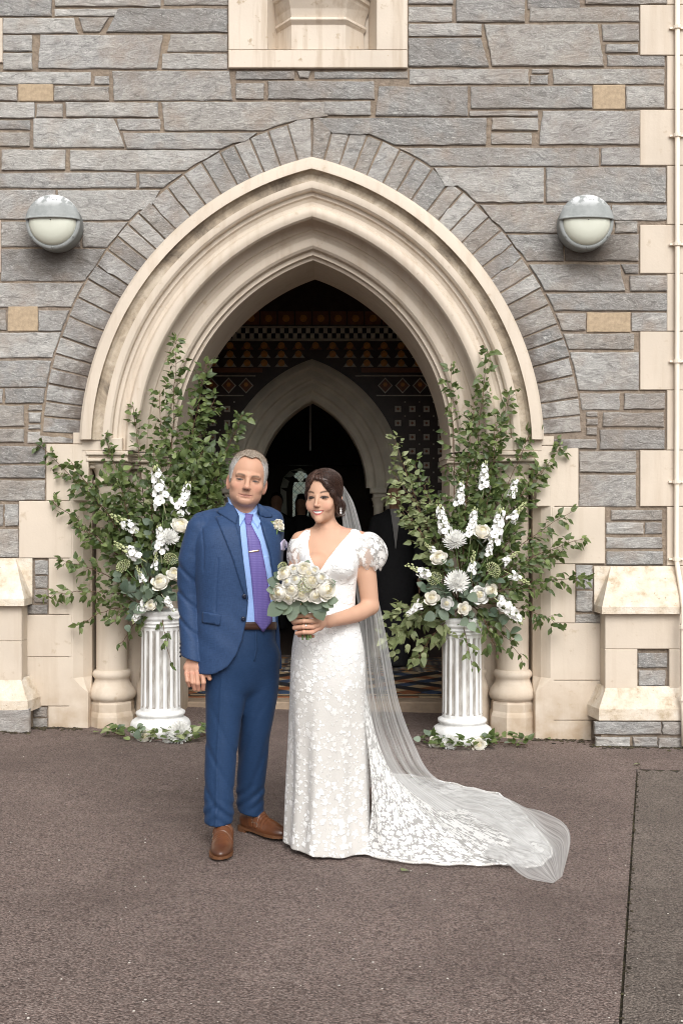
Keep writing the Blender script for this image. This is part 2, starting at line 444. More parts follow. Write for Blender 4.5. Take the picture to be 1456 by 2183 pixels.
JOINT = t.fin(t.ramp(n, (.35, (.018, .015, .011)), (.55, (.06, .045, .025)), (.72, (.085, .085, .03))), .95, t.bump(n, 1, .02))
mb = MB(); mb.grid([[(x, y, g(x) - .014) for x in [jx(y) - .01, jx(y) + .022]] for y in ys])
mb.grid([[(x, y, g(x) - .0042) for x in [JA.x + .02, 4, 12]] for y in (JA.y - .04, JA.y + .01)])
structure(mb.build('joint_gap', JOINT))
rj = random.Random(5); mb = MB()                     # grit and moss crumbs in the joint
for k in range(150):
    y = rj.uniform(JB.y - .4, JA.y + .2); x = jx(y) + rj.gauss(.010, .008); r_ = rj.uniform(.002, .006)
    mb.ball((x, y, g(x) + .000), (r_ * 1.4, r_, r_ * .6), 5, 3)
o = mb.build('joint_moss', JOINT); o['kind'] = 'stuff'
rj = random.Random(11); mb = MB()                     # pale grit on the tarmac
for k in range(110):
    p = G(rj.uniform(0, 1456), 1590 + (rj.random() ** .8) * 590); r_ = rj.uniform(.0015, .004)
    mb.ball((p.x, p.y, g(p.x) + .002), (r_ * 1.3, r_, r_ * .6), 5, 3)
o = mb.build('loose_grit', plain('grit', (.55, .51, .46), .8, .3, 9)); o['kind'] = 'stuff'
mb = MB()                                             # moss and silt along the wall foot
for k in range(500):
    a = rj.choice([(0, 175), (1130, 1456), (1260, 1456)]); px = rj.uniform(*a); Y = -abs(rj.gauss(0, .05)) - (.17 if (px > 1255 or px < 65) else .02)
    x = WX(px, Y); r_ = rj.uniform(.004, .013); mb.ball((x, Y, g(x)), (r_ * 1.6, r_ * 1.2, r_ * .7), 5, 3)
o = mb.build('wall_foot_moss', JOINT); o['kind'] = 'stuff'

# ================================================================== church front
church = thing('church_front', 'grey slate church front with cream painted pointed doorway and quoins', 'building')
AX = 665.0; COFF = 146.0; CYP = 960.0; S0 = 1 / 311.0
def arc_x(py, r, side):
    "x (px, wall plane) of an arch ring at height py; side -1 left, +1 right; None above its apex"
    dy = CYP - py
    if dy < 0: return AX + side * (r - COFF)
    if dy > math.sqrt(r * r - COFF * COFF): return None
    return AX + side * (math.sqrt(r * r - dy * dy) - COFF)
REXT = 722.0
def X0(px): return (px - 728) * S0 * 1.0000
def Z0(py): return CAMZ + (1091.5 - py) * S0

# ---- wall core: mortar face, back face and thickness, with the doorway left open
levels = [-900, -400, -100, 0] + [345 + i * 20 for i in range(31)] + [960, 984, 985.5, 1000, 1300, 1500, 1640]
levels = sorted(set(levels + [318, 110, 111]))
XL, XR = -900, 1520
mb = MB(); apex = CYP - math.sqrt(640 ** 2 - COFF ** 2)
rows = []
for py in levels:
    if py <= apex: rows.append((py, AX, AX))
    else: rows.append((py, arc_x(py, 640, -1), arc_x(py, 640, 1)) if py < 985 else (py, 152, 1178))
for i, (py, l, r_) in enumerate(rows):
    if py <= apex < rows[i + 1][0] if i + 1 < len(rows) else False: rows[i] = (apex, AX, AX); break
for Y in (0.0, .95):
    for (p0, l0, r0), (p1, l1, r1) in zip(rows, rows[1:]):
        for a in (((XL, l0, l1, XL), (r0, XR, XR, r1)) if p1 > 110.5 else ((XL, 568, 568, XL), (806, XR, XR, 806))):
            mb.add([(X0(a[0]), Y, Z0(p0)), (X0(a[1]), Y, Z0(p0)), (X0(a[2]), Y, Z0(p1)), (X0(a[3]), Y, Z0(p1))], [(0, 1, 2, 3)])
p0 = rows[0][0]
mb.add([(X0(XL), 0, Z0(p0)), (X0(XR), 0, Z0(p0)), (X0(XR), .95, Z0(p0)), (X0(XL), .95, Z0(p0))], [(0, 1, 2, 3)])
mb.add([(X0(XR), 0, Z0(p0)), (X0(XR), 0, -.2), (X0(XR), .95, -.2), (X0(XR), .95, Z0(p0))], [(0, 1, 2, 3)])
mb.build('wall_core', MORTAR, church)

# ---- rubble stones, traced course by course: (x0, x1, y0, y1, [top-left shift, bottom-left, top-right, bottom-right])
ST = """0 112 0 35|118 343 0 15|350 487 0 12|118 250 20 35 0 0 5 -4|8 165 39 72 0 0 -6 2|172 222 38 69 -3 7 12 -8|228 486 19 70 26 0 0 0
8 70 75 110|8 70 114 149|82 345 75 147 6 0 4 -9|358 486 74 111 7 -2 0 0|345 485 115 148 2 0 0 0|0 195 154 180|203 234 163 181|0 38 185 216|117 233 185 216
241 494 152 215 0 3 -4 2|503 628 152 170|636 661 152 167 -3 3 3 -3|670 868 153 168|503 563 178 212|572 798 174 212|690 790 217 246|636 685 219 236
0 75 219 253|79 136 222 251|142 338 219 250|348 700 218 279 -3 4 0 0|0 66 257 277|73 264 253 315 0 0 -20 3|250 343 254 278 0 6 0 0|0 65 283 313|268 700 284 319 -4 3 0 0
5 141 320 363|150 700 321 364|0 292 369 401|298 700 371 401|0 120 405 468|124 700 406 470|4 92 473 527|96 172 474 527|178 700 474 528
4 700 531 599|0 700 604 655|0 15 660 704|84 700 662 706|0 700 709 763|0 700 769 825|0 7 829 859|13 700 828 859|0 53 864 909|62 91 863 875|62 91 879 901|62 89 905 915
0 53 914 943|60 156 920 945|0 98 951 988|0 98 992 1019|0 97 1024 1067|0 8 1075 1121|12 41 1075 1121|0 41 1128 1188|76 104 1195 1225|76 103 1228 1254|74 103 1257 1285|53 103 1289 1309|72 102 1508 1528|72 103 1531 1556
870 966 -8 10|972 1118 -8 48|1124 1235 -8 20|1246 1420 -8 10|870 963 15 47|1128 1361 16 47|870 1026 52 78|870 1040 82 143 0 0 -16 2|1031 1284 53 142 0 18 -11 2|1280 1361 53 88 0 5 0 0|1290 1358 95 113|1293 1416 118 141
873 1126 148 180|1133 1170 148 157|1130 1168 161 180|1178 1415 148 180|803 996 185 248 5 -3 0 0|1003 1261 185 232|1333 1415 185 232|1000 1146 237 249|640 1036 252 310|1048 1146 252 279|1046 1133 283 308|1148 1362 237 309 8 0 0 0
640 1276 315 355|1280 1363 315 353|640 1158 358 432|1163 1418 358 432|640 1206 437 497|1303 1420 437 470|1210 1300 437 497|1310 1358 472 497|640 1200 500 557|1204 1360 500 557|640 1327 564 621 0 0 -8 4|1327 1360 563 584 -6 4 0 0|1341 1423 588 621
640 1424 626 663|640 1248 668 705|1345 1423 667 706|640 1350 711 745|640 1360 751 832|640 1320 838 874|1329 1416 838 872|1249 1273 878 888|1249 1273 892 906|1249 1272 911 927|1284 1414 879 910|1278 1415 916 958|1179 1271 936 957
1233 1355 962 1007|1233 1355 1012 1080|1301 1410 1087 1109|1291 1370 1114 1138|1374 1410 1114 1138|1291 1410 1145 1169|1291 1412 1175 1204|1227 1262 1204 1255|1227 1262 1260 1304|1225 1283 1310 1328"""
SANDS = [(40, 115, 180, 217), (1263, 1331, 181, 234), (18, 82, 653, 707), (1250, 1343, 666, 709)]
def stone_mesh(L, T, rr, depth, jit=1.0):
    "L, T: left and right outline chains in px from top to bottom (same length)"
    out = [(x + rr.uniform(-1, 1) * jit, y + (rr.uniform(-1, 1) * jit if 0 < i < len(T) - 1 else 0)) for i, (x, y) in enumerate(T)]
    n = len(T)
    tl, tr = L[0], T[0]; bl, br = L[-1], T[-1]
    def edge(a, b, k):
        return [(a[0] + (b[0] - a[0]) * i / k, a[1] + (b[1] - a[1]) * i / k + rr.uniform(-1, 1) * jit) for i in range(1, k)]
    kt = max(2, min(8, int(abs(tr[0] - tl[0]) / 28)))
    right = [(x + rr.uniform(-1, 1) * jit, y) for x, y in T]; left = [(x + rr.uniform(-1, 1) * jit, y) for x, y in reversed(L)]
    loop = edge(tl, tr, kt) + right + edge(br, bl, kt) + left
    # soften the corners
    N = len(loop); cx = sum(p[0] for p in loop) / N; cy = sum(p[1] for p in loop) / N
    W_ = max(p[0] for p in loop) - min(p[0] for p in loop); H_ = max(p[1] for p in loop) - min(p[1] for p in loop)
    def ins(p, a):
        dx, dy = p[0] - cx, p[1] - cy
        return (cx + dx * (1 - 2 * a / max(W_, 2 * a + 4)), cy + dy * (1 - 2 * a / max(H_, 2 * a + 4)))
    q1 = [ins(p, rr.uniform(.1, .8)) for p in loop]; q2 = [ins(p, rr.uniform(1.4, 3.4)) for p in loop]
    ox, oz = X0(cx), Z0(cy)
    def P(p, y): return (X0(p[0]) - ox, y, Z0(p[1]) - oz)
    v = [P(p, .012) for p in loop] + [P(p, -depth * rr.uniform(.55, .9)) for p in q1] + [P(p, -depth * rr.uniform(.85, 1.15)) for p in q2]
    f = []
    for r_ in range(2):
        for i in range(N):
            j = (i + 1) % N; f.append((r_ * N + i, r_ * N + j, r_ * N + N + j, r_ * N + N + i))
    # front face: centre spine of a few points with uneven relief
    k = max(1, min(6, int(W_ / 40))); sp = []
    for i in range(k):
        fx = (i + .5) / k; x = min(p[0] for p in q2) + fx * (max(p[0] for p in q2) - min(p[0] for p in q2))
        sp.append(len(v)); v.append(P((x, cy + rr.uniform(-.15, .15) * H_), -depth * rr.uniform(.85, 1.3)))
    def near(i):
        p = q2[i]; return min(range(k), key=lambda s: abs(v[sp[s]][0] + ox - X0(p[0])))
    for i in range(N):
        j = (i + 1) % N; a, b = near(i), near(j)
        f.append((2 * N + i, 2 * N + j, sp[a]))
        if a != b:
            f.append((2 * N + j, sp[b], sp[a]))
    return mesh('stone', v, f), Vector((ox, 0, oz))
rs = random.Random(21)
def chains(x0, x1, y0, y1, sh=(0, 0, 0, 0), ext=True, k=None):
    k = k or max(3, int((y1 - y0) / 12) + 2); L, T = [], []
    for i in range(k):
        f = i / (k - 1); y = y0 + (y1 - y0) * f
        l = x0 + sh[0] + (sh[1] - sh[0]) * f; r_ = x1 + sh[2] + (sh[3] - sh[2]) * f
        if ext:
            al, ar = arc_x(y, REXT + 3, -1), arc_x(y, REXT + 3, 1)
            if al is not None and y < 935:
                if x0 < AX and (x0 + x1) / 2 < AX + 60 and x0 < al: r_ = min(r_, al)
                elif x1 > AX: l = max(l, ar)
        L.append((l, y)); T.append((r_, y))
    return L, T
for row in ST.replace('\n', '|').split('|'):
    a = [float(x) for x in row.split()]; sh = a[4:8] if len(a) > 4 else (0, 0, 0, 0)
    x0 = a[0] if a[0] > 1 else -rs.uniform(10, 90)
    L, T = chains(x0, a[1], a[2], a[3], sh)
    if min(t_[0] - l[0] for l, t_ in zip(L, T)) < 3: 
        L2 = [(l, t_) for l, t_ in zip(L, T) if t_[0] - l[0] > 4]
        if len(L2) < 2: continue
        L = [p[0] for p in L2]; T = [p[1] for p in L2]
    m, loc = stone_mesh(L, T, rs, rs.uniform(.008, .017))
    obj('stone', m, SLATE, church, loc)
# courses carry on outside the frame
def course_fill(xa, xb, ya, yb):
    y = ya
    while y < yb - 14:
        h = min(rs.uniform(38, 74), yb - y); x = xa
        while x < xb - 20:
            w_ = min(rs.uniform(90, 260), xb - x); 
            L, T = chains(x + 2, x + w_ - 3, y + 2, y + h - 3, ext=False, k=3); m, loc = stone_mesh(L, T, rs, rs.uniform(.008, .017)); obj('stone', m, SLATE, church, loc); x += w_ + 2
        y += h
course_fill(-420, -100, 20, 1200); course_fill(-420, 486, -230, -2); course_fill(872, 1416, -230, -10)
for (x0, x1, y0, y1) in SANDS:
    L, T = chains(x0, x1, y0, y1, ext=False, k=3); m, loc = stone_mesh(L, T, rs, .010, .6); obj('sandstone_block', m, SANDSTONE, church, loc)

# ---- ring of voussoirs
def slate_v(): return SLATE
A0 = math.asin((CYP - 925) / REXT)
def ring_pt(r, th, side): return (AX + side * (r * math.cos(th) - COFF), CYP - r * math.sin(th))
rv = random.Random(4)
for side in (-1, 1):
    th_end = math.acos(COFF / 690.0) - .006
    n = 24; cuts = [A0 + .004]
    wts = [rv.uniform(.8, 1.25) for _ in range(n)]; tot = sum(wts)
    for w_ in wts: cuts.append(cuts[-1] + (th_end - A0) * w_ / tot)
    for i in range(n):
        a, b = cuts[i] + .0027, cuts[i + 1] - .0027
        ri, ro = 637.0, REXT - rv.uniform(0, 3)
        if i == n - 1:
            inner = [ring_pt(ri, a, side), (AX + side * 2, CYP - math.sqrt(ri**2 - COFF**2))]; outer = [ring_pt(ro, a, side), (AX + side * 3, 243)]
        else:
            inner = [ring_pt(ri, a, side), ring_pt(ri, b, side)]; outer = [ring_pt(ro, a, side), ring_pt(ro, b, side)]
        L, T = [], []
        for k in range(5):
            f = k / 4
            L.append((inner[1][0] + (outer[1][0] - inner[1][0]) * f, inner[1][1] + (outer[1][1] - inner[1][1]) * f))
            T.append((inner[0][0] + (outer[0][0] - inner[0][0]) * f, inner[0][1] + (outer[0][1] - inner[0][1]) * f))
        m, loc = stone_mesh(L, T, rv, rv.uniform(.008, .016), .8)
        obj('voussoir', m, SLATE, church, loc)

# ---- moulded arch: a profile (radius px, depth m) swept along both arcs
PROF = [(638, .03), (638, -.050), (632, -.070), (614, -.084), (611, -.084), (610, -.050), (604, -.034), (596, -.030), (590, -.036), (583, -.040), (576, -.034), (572, -.020), (571, .0), (571, .012), (563, .014), (560, .030), (553, .040), (546, .036), (543, .020), (540, .008), (534, .0), (527, .002), (521, .012), (518, .030), (519, .055), (526, .075), (533, .105), (533, .14), (527, .165), (519, .178),
        (508, .180), (506, .196), (500, .206), (494, .200), (490, .190), (482, .186), (474, .193), (469, .210), (467, .235), (467, .25), (458, .252), (456, .29), (450, .294), (449, .95)]
def sweep(prof, side, y_end=None, n=44):
    P = []
    for r, Y in prof:
        end = math.acos(COFF / r); row = []
        st = 0.0 if y_end is None else math.asin((CYP - y_end) / r)
        for i in range(n + 1):
            th = st + (end - st) * i / n; p = ring_pt(r, th, side)
            row.append((X0(p[0]), Y, Z0(p[1])))
        P.append(row)
    return P
arch_grime = mat_cream('cream_arch', 1.2)
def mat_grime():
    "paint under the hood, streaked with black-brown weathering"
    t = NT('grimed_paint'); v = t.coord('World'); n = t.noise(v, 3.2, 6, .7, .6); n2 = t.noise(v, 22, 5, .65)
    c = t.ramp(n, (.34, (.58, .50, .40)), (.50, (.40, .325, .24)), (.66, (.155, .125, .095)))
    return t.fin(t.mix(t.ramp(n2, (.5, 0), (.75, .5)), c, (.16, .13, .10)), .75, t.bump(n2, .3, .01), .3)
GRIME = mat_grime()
for side in (-1, 1):
    mb = MB(); mb.grid(sweep(PROF[:5], side, 938)); mb.build('hood_mould', arch_grime, church, True, 28)
    mb = MB(); mb.grid(sweep(PROF[4:9], side, 938)); mb.build('hood_hollow', GRIME, church, True, 28)
    mb = MB(); mb.grid(sweep(PROF[8:], side)); mb.build('arch_moulding', arch_grime, church, True, 28)
    e = [(X0(ring_pt(r, math.asin((CYP - 938) / r), side)[0]), Y, Z0(938)) for r, Y in PROF[:9]]
    mb = MB(); mb.add(e + [(e[-1][0], .03, e[-1][2])], [tuple(range(len(e) + 1))]); mb.build('hood_stop', arch_grime, church)
    # soot streak under the hood is weathering on the paint (own shape)
# ---- jambs: impost, nook shaft, base, reveal   (mirror by side)
def jamb(side):
    def X(px): return X0(AX + side * (AX - px))          # px given for the left side
    def bx(mb, xa, xb, y0, y1, pa, pb, bev=0.0):
        a, b = sorted((X(xa), X(xb))); mb.box(a, b, y0, y1, Z0(pb), Z0(pa), bev)
    # reveal behind the shaft, and second order pier
    mb = MB(); bx(mb, 172, 300, .25, .94, 1000, 1600); bx(mb, 292, 333, .165, .94, 990, 1600); bx(mb, 328, 363, .30, .94, 990, 1600)
    mb.build('jamb_pier', CREAM, church)
    # chamfered arris beside the wall with a stop at the bottom
    Zt, Zb = Z0(985), Z0(1445); mb = MB()
    mb.grid([[(X(150), -.016, z), (X(158), -.016, z), (X(176), .03, z), (X(190), .10, z), (X(190), .27, z)] for z in (Zt, Zb)])
    mb.grid([[(X(150), -.016, Zb), (X(158), -.016, Zb), (X(176), .03, Zb), (X(190), .10, Zb), (X(190), .27, Zb)],
             [(X(150), -.016, Zb - .05), (X(172), -.016, Zb - .05), (X(184), .0, Zb - .06), (X(191), .06, Zb - .06), (X(191), .27, Zb - .06)],
             [(X(150), -.016, Zb - .1), (X(178), -.016, Zb - .1), (X(190), -.016, Zb - .1), (X(192), .02, Zb - .1), (X(192), .27, Zb - .1)],
             [(X(150), -.016, -.15), (X(178), -.016, -.15), (X(190), -.016, -.15), (X(192), .02, -.15), (X(192), .27, -.15)]])
    mb.build('jamb_arris', CREAM, church, False)
    mb = MB(); bx(mb, 176, 262, -.02, .3, 934, 962.3, .006); mb.build('springer_block', CREAM, church)
    # abacus
    mb = MB()
    for (o_, pa, pb) in ((.050, 962, 971), (.036, 971, 977), (.046, 977, 984), (.022, 984, 990), (.012, 990, 998)):
        op = o_ * 311
        bx(mb, 190 - op * .3, 268 + op * .45, .05 - o_ * 1.6, .40, pa + .3, pb, .006)
        bx(mb, 262, 325 + op * .5, .21 - o_ * 1.4, .93, pa + .8, pb + .2, .006)
        bx(mb, 322, 364 + op * .4, .31 - o_ * .8, .94, pa + 1.2, pb + .4, .006)
    mb.build('impost', CREAM, church)
    cx, cy = X(231), .135
    zf = lambda py: Z0(py)
    mb = MB(); mb.lathe([(.108, zf(1440)), (.108, zf(1200)), (.106, zf(1030)), (.106, zf(1015))], cx, cy, 32)
    sh = mb.build('nook_shaft', CREAM, church, True)
    mb = MB(); mb.lathe([(.107, zf(1034)), (.124, zf(1032)), (.130, zf(1028)), (.124, zf(1023)), (.112, zf(1021)), (.113, zf(1012)), (.122, zf(1003)), (.142, zf(996)), (.150, zf(990))], cx, cy, 32)
    mb.build('bell_capital', CREAM, sh, True)
    mb = MB()
    mb.lathe([(.108, zf(1432)), (.124, zf(1434)), (.134, zf(1439)), (.134, zf(1444)), (.124, zf(1449)), (.118, zf(1452)), (.122, zf(1458)), (.136, zf(1466)), (.154, zf(1473)), (.165, zf(1481)), (.166, zf(1488)), (.156, zf(1494)), (.140, zf(1497)), (.138, zf(1500))], cx, cy, 36)
    mb.build('moulded_base', CREAM, sh, True)
    mb = MB(); mb.lathe([(.10, zf(1497)), (.150, zf(1498)), (.157, zf(1503)), (.158, zf(1519)), (.166, zf(1524)), (.172, zf(1530)), (.174, zf(1600))], cx, cy, 8, math.pi / 8, math.pi / 8 + 2 * math.pi)
    mb.build('octagonal_plinth', CREAM, sh)
    # small second shaft, mostly hidden by the pedestals
    mb = MB(); c2 = X(305), .215
    mb.lathe([(.06, zf(1010)), (.052, zf(1020)), (.05, zf(1030)), (.05, zf(1432)), (.066, zf(1437)), (.066, zf(1443)), (.055, zf(1449)), (.075, zf(1466)), (.085, zf(1480)), (.08, zf(1496)), (.085, zf(1500)), (.085, zf(1600))], c2[0], c2[1], 20)
    mb.build('second_shaft', CREAM, church, True)
for s in (-1, 1): jamb(s)

# ---- cream painted blocks: jamb quoins, corner quoins, left edge pieces
rq = random.Random(9)
def qblock(x0, x1, y0, y1, Y=-.016, mat=None, name='quoin', gap=.55):
    ox, oz = X0((x0 + x1) / 2), Z0((y0 + y1) / 2)
    Y += rq.uniform(-.0025, .0025)
    mb = MB(); mb.box(X0(x0 + gap) - ox, X0(x1 - gap) - ox, Y, .02, Z0(y1 - gap) - oz, Z0(y0 + gap) - oz, .004)
    o = mb.build(name, mat or CREAM, church); o.location = (ox, 0, oz); return o
for a in ((157, 184, 922, 947), (100, 191, 947, 1068), (42, 156, 1068, 1190), (105, 156, 1190, 1310), (45, 156, 1310, 1400), (45, 156, 1400, 1505), (104, 156, 1505, 1590),
          (156, 180, 947.5, 985), (1148, 1180, 930, 950), (1141, 1232, 950, 1080), (1174, 1288, 1080, 1202), (1174, 1225, 1202, 1328), (1174, 1285, 1328, 1450), (1174, 1285, 1450, 1535), (1174, 1260, 1535, 1600)):
    qblock(*a)
yq = [-230, -110, 12, 120, 235, 354, 480, 584, 707, 832, 960, 1080, 1206]
for i, (a, b) in enumerate(zip(yq, yq[1:])):
    qblock((1362, 1419)[(i + 0) % 2] + (0 if i != 9 else 0), 1520, a, b)
for a, b in ((40, 135), (470, 582)): qblock(-90, 8 if a < 100 else 4, a, b)
qblock(1412, 1520, 1206, 1330)

# ---- niche with its corbelled pedestal at the top
niche = MB()
nx = lambda p: X0(p)
niche_parts = [(488, 572, -230, 110), (802, 868, -230, 110), (488, 868, 110, 148)]
for (x0, x1, y0, y1) in niche_parts: qblock(x0, x1, y0, y1, -.03, CREAM_WORN, 'niche_block', .2)
mb = MB(); mb.box(X0(566), X0(808), .16, .19, Z0(140), Z0(-230)); mb.build('niche_back', CREAM, church)
mb = MB()     # splayed niche sides and sloping sill
mb.add([(X0(572), -.028, Z0(-230)), (X0(572), -.028, Z0(108)), (X0(590), .16, Z0(100)), (X0(590), .16, Z0(-230))], [(0, 1, 2, 3)])
mb.add([(X0(802), -.028, Z0(-230)), (X0(802), -.028, Z0(108)), (X0(786), .16, Z0(100)), (X0(786), .16, Z0(-230))], [(0, 1, 2, 3)])
mb.add([(X0(572), -.028, Z0(109)), (X0(802), -.028, Z0(109)), (X0(786), .16, Z0(96)), (X0(590), .16, Z0(96))], [(0, 1, 2, 3)])
mb.build('niche_splay', CREAM, church)
def hexa(o):   # half octagon plan, o = outward offset px
    return [(586 - o, .14), (622 - o * .45, -.01 - o * .0042), (736 + o * .45, -.01 - o * .0042), (776 + o, .14)]
mb = MB(); rows_ = []
for o_, py in ((0, 108), (0, 54), (3, 50), (6, 46), (5, 41), (1, 38), (5, 22), (12, 6), (14, 1), (18, -3), (20, -12), (20, -30), (16, -34)):
    rows_.append([(X0(a), y, Z0(py)) for a, y in hexa(o_)])
mb.grid(rows_); mb.add([rows_[-1][i] for i in range(4)], [(0, 1, 2, 3)]); mb.build('niche_pedestal', CREAM_WORN, church)
mb = MB()      # worn stone slab on the pedestal
r2 = [[(X0(a), y, Z0(py)) for a, y in hexa(o_)] for o_, py in ((22, -12.5), (24, -18), (20, -40))]
mb.grid(r2); mb.build('niche_slab', plain('niche_stone', (.33, .28, .21), .9, .4, 30, .5), church)

# ---- buttresses
t = NT('weathered_paint'); v = t.coord('World'); n = t.noise(v, 9, 6, .7); n2 = t.noise(v, 45, 4)
col = t.ramp(n, (.36, (.70, .635, .545)), (.54, (.62, .53, .42)), (.70, (.42, .325, .215)))
col = t.mix(t.ramp(n2, (.66, 0), (.72, .8)), col, (.30, .22, .14))
PAINT_OLD = t.fin(col, .75, t.bump(n, .7, .02), .3)
def buttress(x0, x1, name_off, right):
    B = -.16
    def fx(px, Y=B): return WX(px, Y)
    def fz(py, Y=B): return WZ(py, Y)
    dy = 0 if right else -17
    mb = MB()    # sloped cap: hipped on the doorway side
    inner = x0 if right else x1; s = 1 if right else -1
    far = x1 if right else x0
    zt, zm, zb = fz(1207 + dy, -.02), fz(1294 + dy, B - .05), fz(1309 + dy, B - .05)
    xi, xf = fx(inner - 5 * s), fx(far + 4 * s)
    v = [(xi, B - .05, zb), (xf, B - .05, zb), (xi, B - .05, zm), (xf, B - .05, zm), (fx(inner + 16 * s, 0), -.02, zt), (xf, -.02, zt),
         (fx(inner - 18 * s, -.02), -.02, zb), (fx(inner - 18 * s, -.02), -.02, zm), (fx(inner - 18 * s, -.02), -.018, zt), (xf, 0, zb)]
    mb.add(v, [(0, 1, 3, 2), (2, 3, 5, 4), (6, 0, 2, 7), (7, 2, 4, 8), (0, 6, 9, 1), (1, 9, 5, 3)])
    mb.build('buttress_cap', PAINT_OLD, church)
    mb = MB(); a, b = sorted((fx(inner + 5 * s), fx(far)))
    z1, z0, zj = fz(1300 + dy), fz(1468 + dy), fz(1384 + dy)
    if right:
        h0, h1, hz = fx(1358), fx(1426), fz(1466)
        mb.box(a, b, B, 0, zj + .001, z1, .005); mb.box(a, h0, B, 0, z0, zj - .001, .005); mb.box(h1, b, B, 0, z0, zj - .001, .005)
    else:
        mb.box(a, b, B, 0, zj + .001, z1, .005); mb.box(a, b, B, 0, z0, zj - .001, .005)
    mb.build('buttress_shaft', CREAM, church)
    if right:
        mb = MB(); mb.box(h0 - .01, h1 + .01, B + .03, 0, z0, zj); mb.build('inset_mortar', MORTAR, church)
        for (u0, u1, v0, v1) in ((1361, 1424, 1393, 1424), (1363, 1419, 1430, 1463)):
            L, T = chains(u0, u1, v0, v1, ext=False, k=4); m, loc = stone_mesh(L, T, rs, .02, 1.2)
            o = obj('stone', m, SLATE, church, (loc.x * .98, B + .035, CAMZ + (loc.z - CAMZ) * .98))
    # sloped base course
    mb = MB(); P = B - .06
    xi0, xi1 = fx(inner + 8 * s), fx(inner - 8 * s, P); zt, zm, zb = fz(1463 + dy), fz(1512 + dy, P), fz(1536 + dy, P)
    v = [(xi1, P, zb), (xf, P, zb), (xi1, P, zm), (xf, P, zm), (xi0 + .0, B + .005, zt), (xf, B + .005, zt), (xi1 - s * .035, 0, zb), (xi1 - s * .035, 0, zm), (xi0 - s * .03, 0, zt), (xf, 0, zb)]
    mb.add(v, [(0, 1, 3, 2), (2, 3, 5, 4), (6, 0, 2, 7), (7, 2, 4, 8), (0, 6, 9, 1), (1, 9, 5, 3)])
    mb.build('buttress_base_course', PAINT_OLD, church)
    mb = MB(); a, b = sorted((fx(inner - 2 * s, P) , xf)); mb.box(a, b, P + .02, 0, -.2, zb - .002); mb.build('buttress_plinth', MORTAR, church)
    if right:
        sts = ((1268, 1408, 1540, 1566), (1412, 1453, 1540, 1566), (1270, 1342, 1572, 1592), (1350, 1400, 1572, 1592), (1404, 1453, 1574, 1596))
    else: sts = ((-60, 62, 1512, 1572), (-200, -64, 1512, 1572))
    for (u0, u1, v0, v1) in sts:
        k = 7.8 / (P + .02 + 7.8); L, T = chains(u0, u1, v0, v1, ext=False, k=4); m, loc = stone_mesh(L, T, rs, .022, 1.4)
        o = obj('stone', m, SLATE, church, (loc.x / k * k * (7.8 + P) / 7.8, P + .02, CAMZ + (loc.z - CAMZ) * (7.8 + P) / 7.8))
buttress(1284, 1449, 0, True); buttress(-200, 52, 0, False)

# ================================================================== porch behind the doorway
FL = .052; BK = 3.6
def mat_enc():
    "encaustic floor tiles: diamonds and stripes, printed on flat tiles"
    t = NT('encaustic_tile'); v = t.coord('World')
    r_ = t.n('TexChecker', Vector=t.n('Mapping', Vector=v, Rotation=(0, 0, R(45)), Scale=(7.07, 7.07, 7.07)).outputs[0], Color1=(.34, .17, .07), Color2=(.045, .04, .045), Scale=1.0).outputs[0]
    r2 = t.n('TexChecker', Vector=t.n('Mapping', Vector=v, Rotation=(0, 0, R(45)), Scale=(21.2, 21.2, 21.2)).outputs[0], Color1=(.50, .42, .30), Color2=(.055, .075, .12), Scale=1.0).outputs[0]
    k = t.noise(t.n('Mapping', Vector=v, Scale=(3, 3, 0)).outputs[0], 2, 1)
    c = t.mix(t.ramp(k, (.48, 0), (.52, 1)), r_, r2)
    return t.fin(c, .35, None, .4)
ENC = mat_enc()
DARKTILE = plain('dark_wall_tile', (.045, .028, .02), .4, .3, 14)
porch = thing('porch_interior', 'dark tiled porch seen through the doorway with patterned tile bands', 'porch')
mb = MB(); mb.box(-1.62, 1.45, .98, BK, FL - .3, FL - .012); mb.build('porch_subfloor', plain('bedding', (.08, .06, .05), .9), porch)
STEP = plain('threshold_stone', (.30, .225, .16), .75, .2, 12, .3)
mb = MB(); mb.box(X0(280), X0(1060), .90, 1.10, -.1, FL - .004, .01); mb.build('threshold_step', STEP, porch)
# floor tiles: rows get their own geometry; border rows terracotta, field diamonds
cols_ = [plain('tile_terracotta', (.26, .10, .045), .4, .15, 8), plain('tile_black', (.03, .028, .03), .4, .2, 8), plain('tile_buff', (.42, .31, .19), .4, .12, 8), plain('tile_blue', (.05, .075, .13), .4, .15, 8)]
def quadtile(pts, z, name, mat, parent):
    c = Vector((sum(p[0] for p in pts) / len(pts), sum(p[1] for p in pts) / len(pts), 0)); n = len(pts)
    top = [(p[0] - c.x, p[1] - c.y, z) for p in pts]; bot = [(p[0] - c.x, p[1] - c.y, z - .008) for p in pts]
    o = obj(name, mesh(name, top + bot, [tuple(range(n))] + [(i, i + n, (i + 1) % n + n, (i + 1) % n) for i in range(n)]), mat, parent, c); return o
floor = obj('tiled_floor', MB().box(-1.6, 1.43, 1.10, BK - .01, FL - .011, FL - .006).mesh('tiled_floor'), plain('grout', (.07, .055, .045), .8), porch)
y = 1.105
for k, (d, ci) in enumerate(((.06, 0), (.03, 1), (.06, 2))):
    nx_ = 14 if d > .05 else 7
    for i in range(nx_):
        a = -1.2 + i * 2.3 / nx_; quadtile([(a + .002, y + .002), (a + 2.3 / nx_ - .002, y + .002), (a + 2.3 / nx_ - .002, y + d - .002), (a + .002, y + d - .002)], FL, 'floor_tile', cols_[(ci + (i % 2 if k == 0 else 0) * 2) % 4], floor)
    y += d
s_ = .20
fm = random.Random(2)
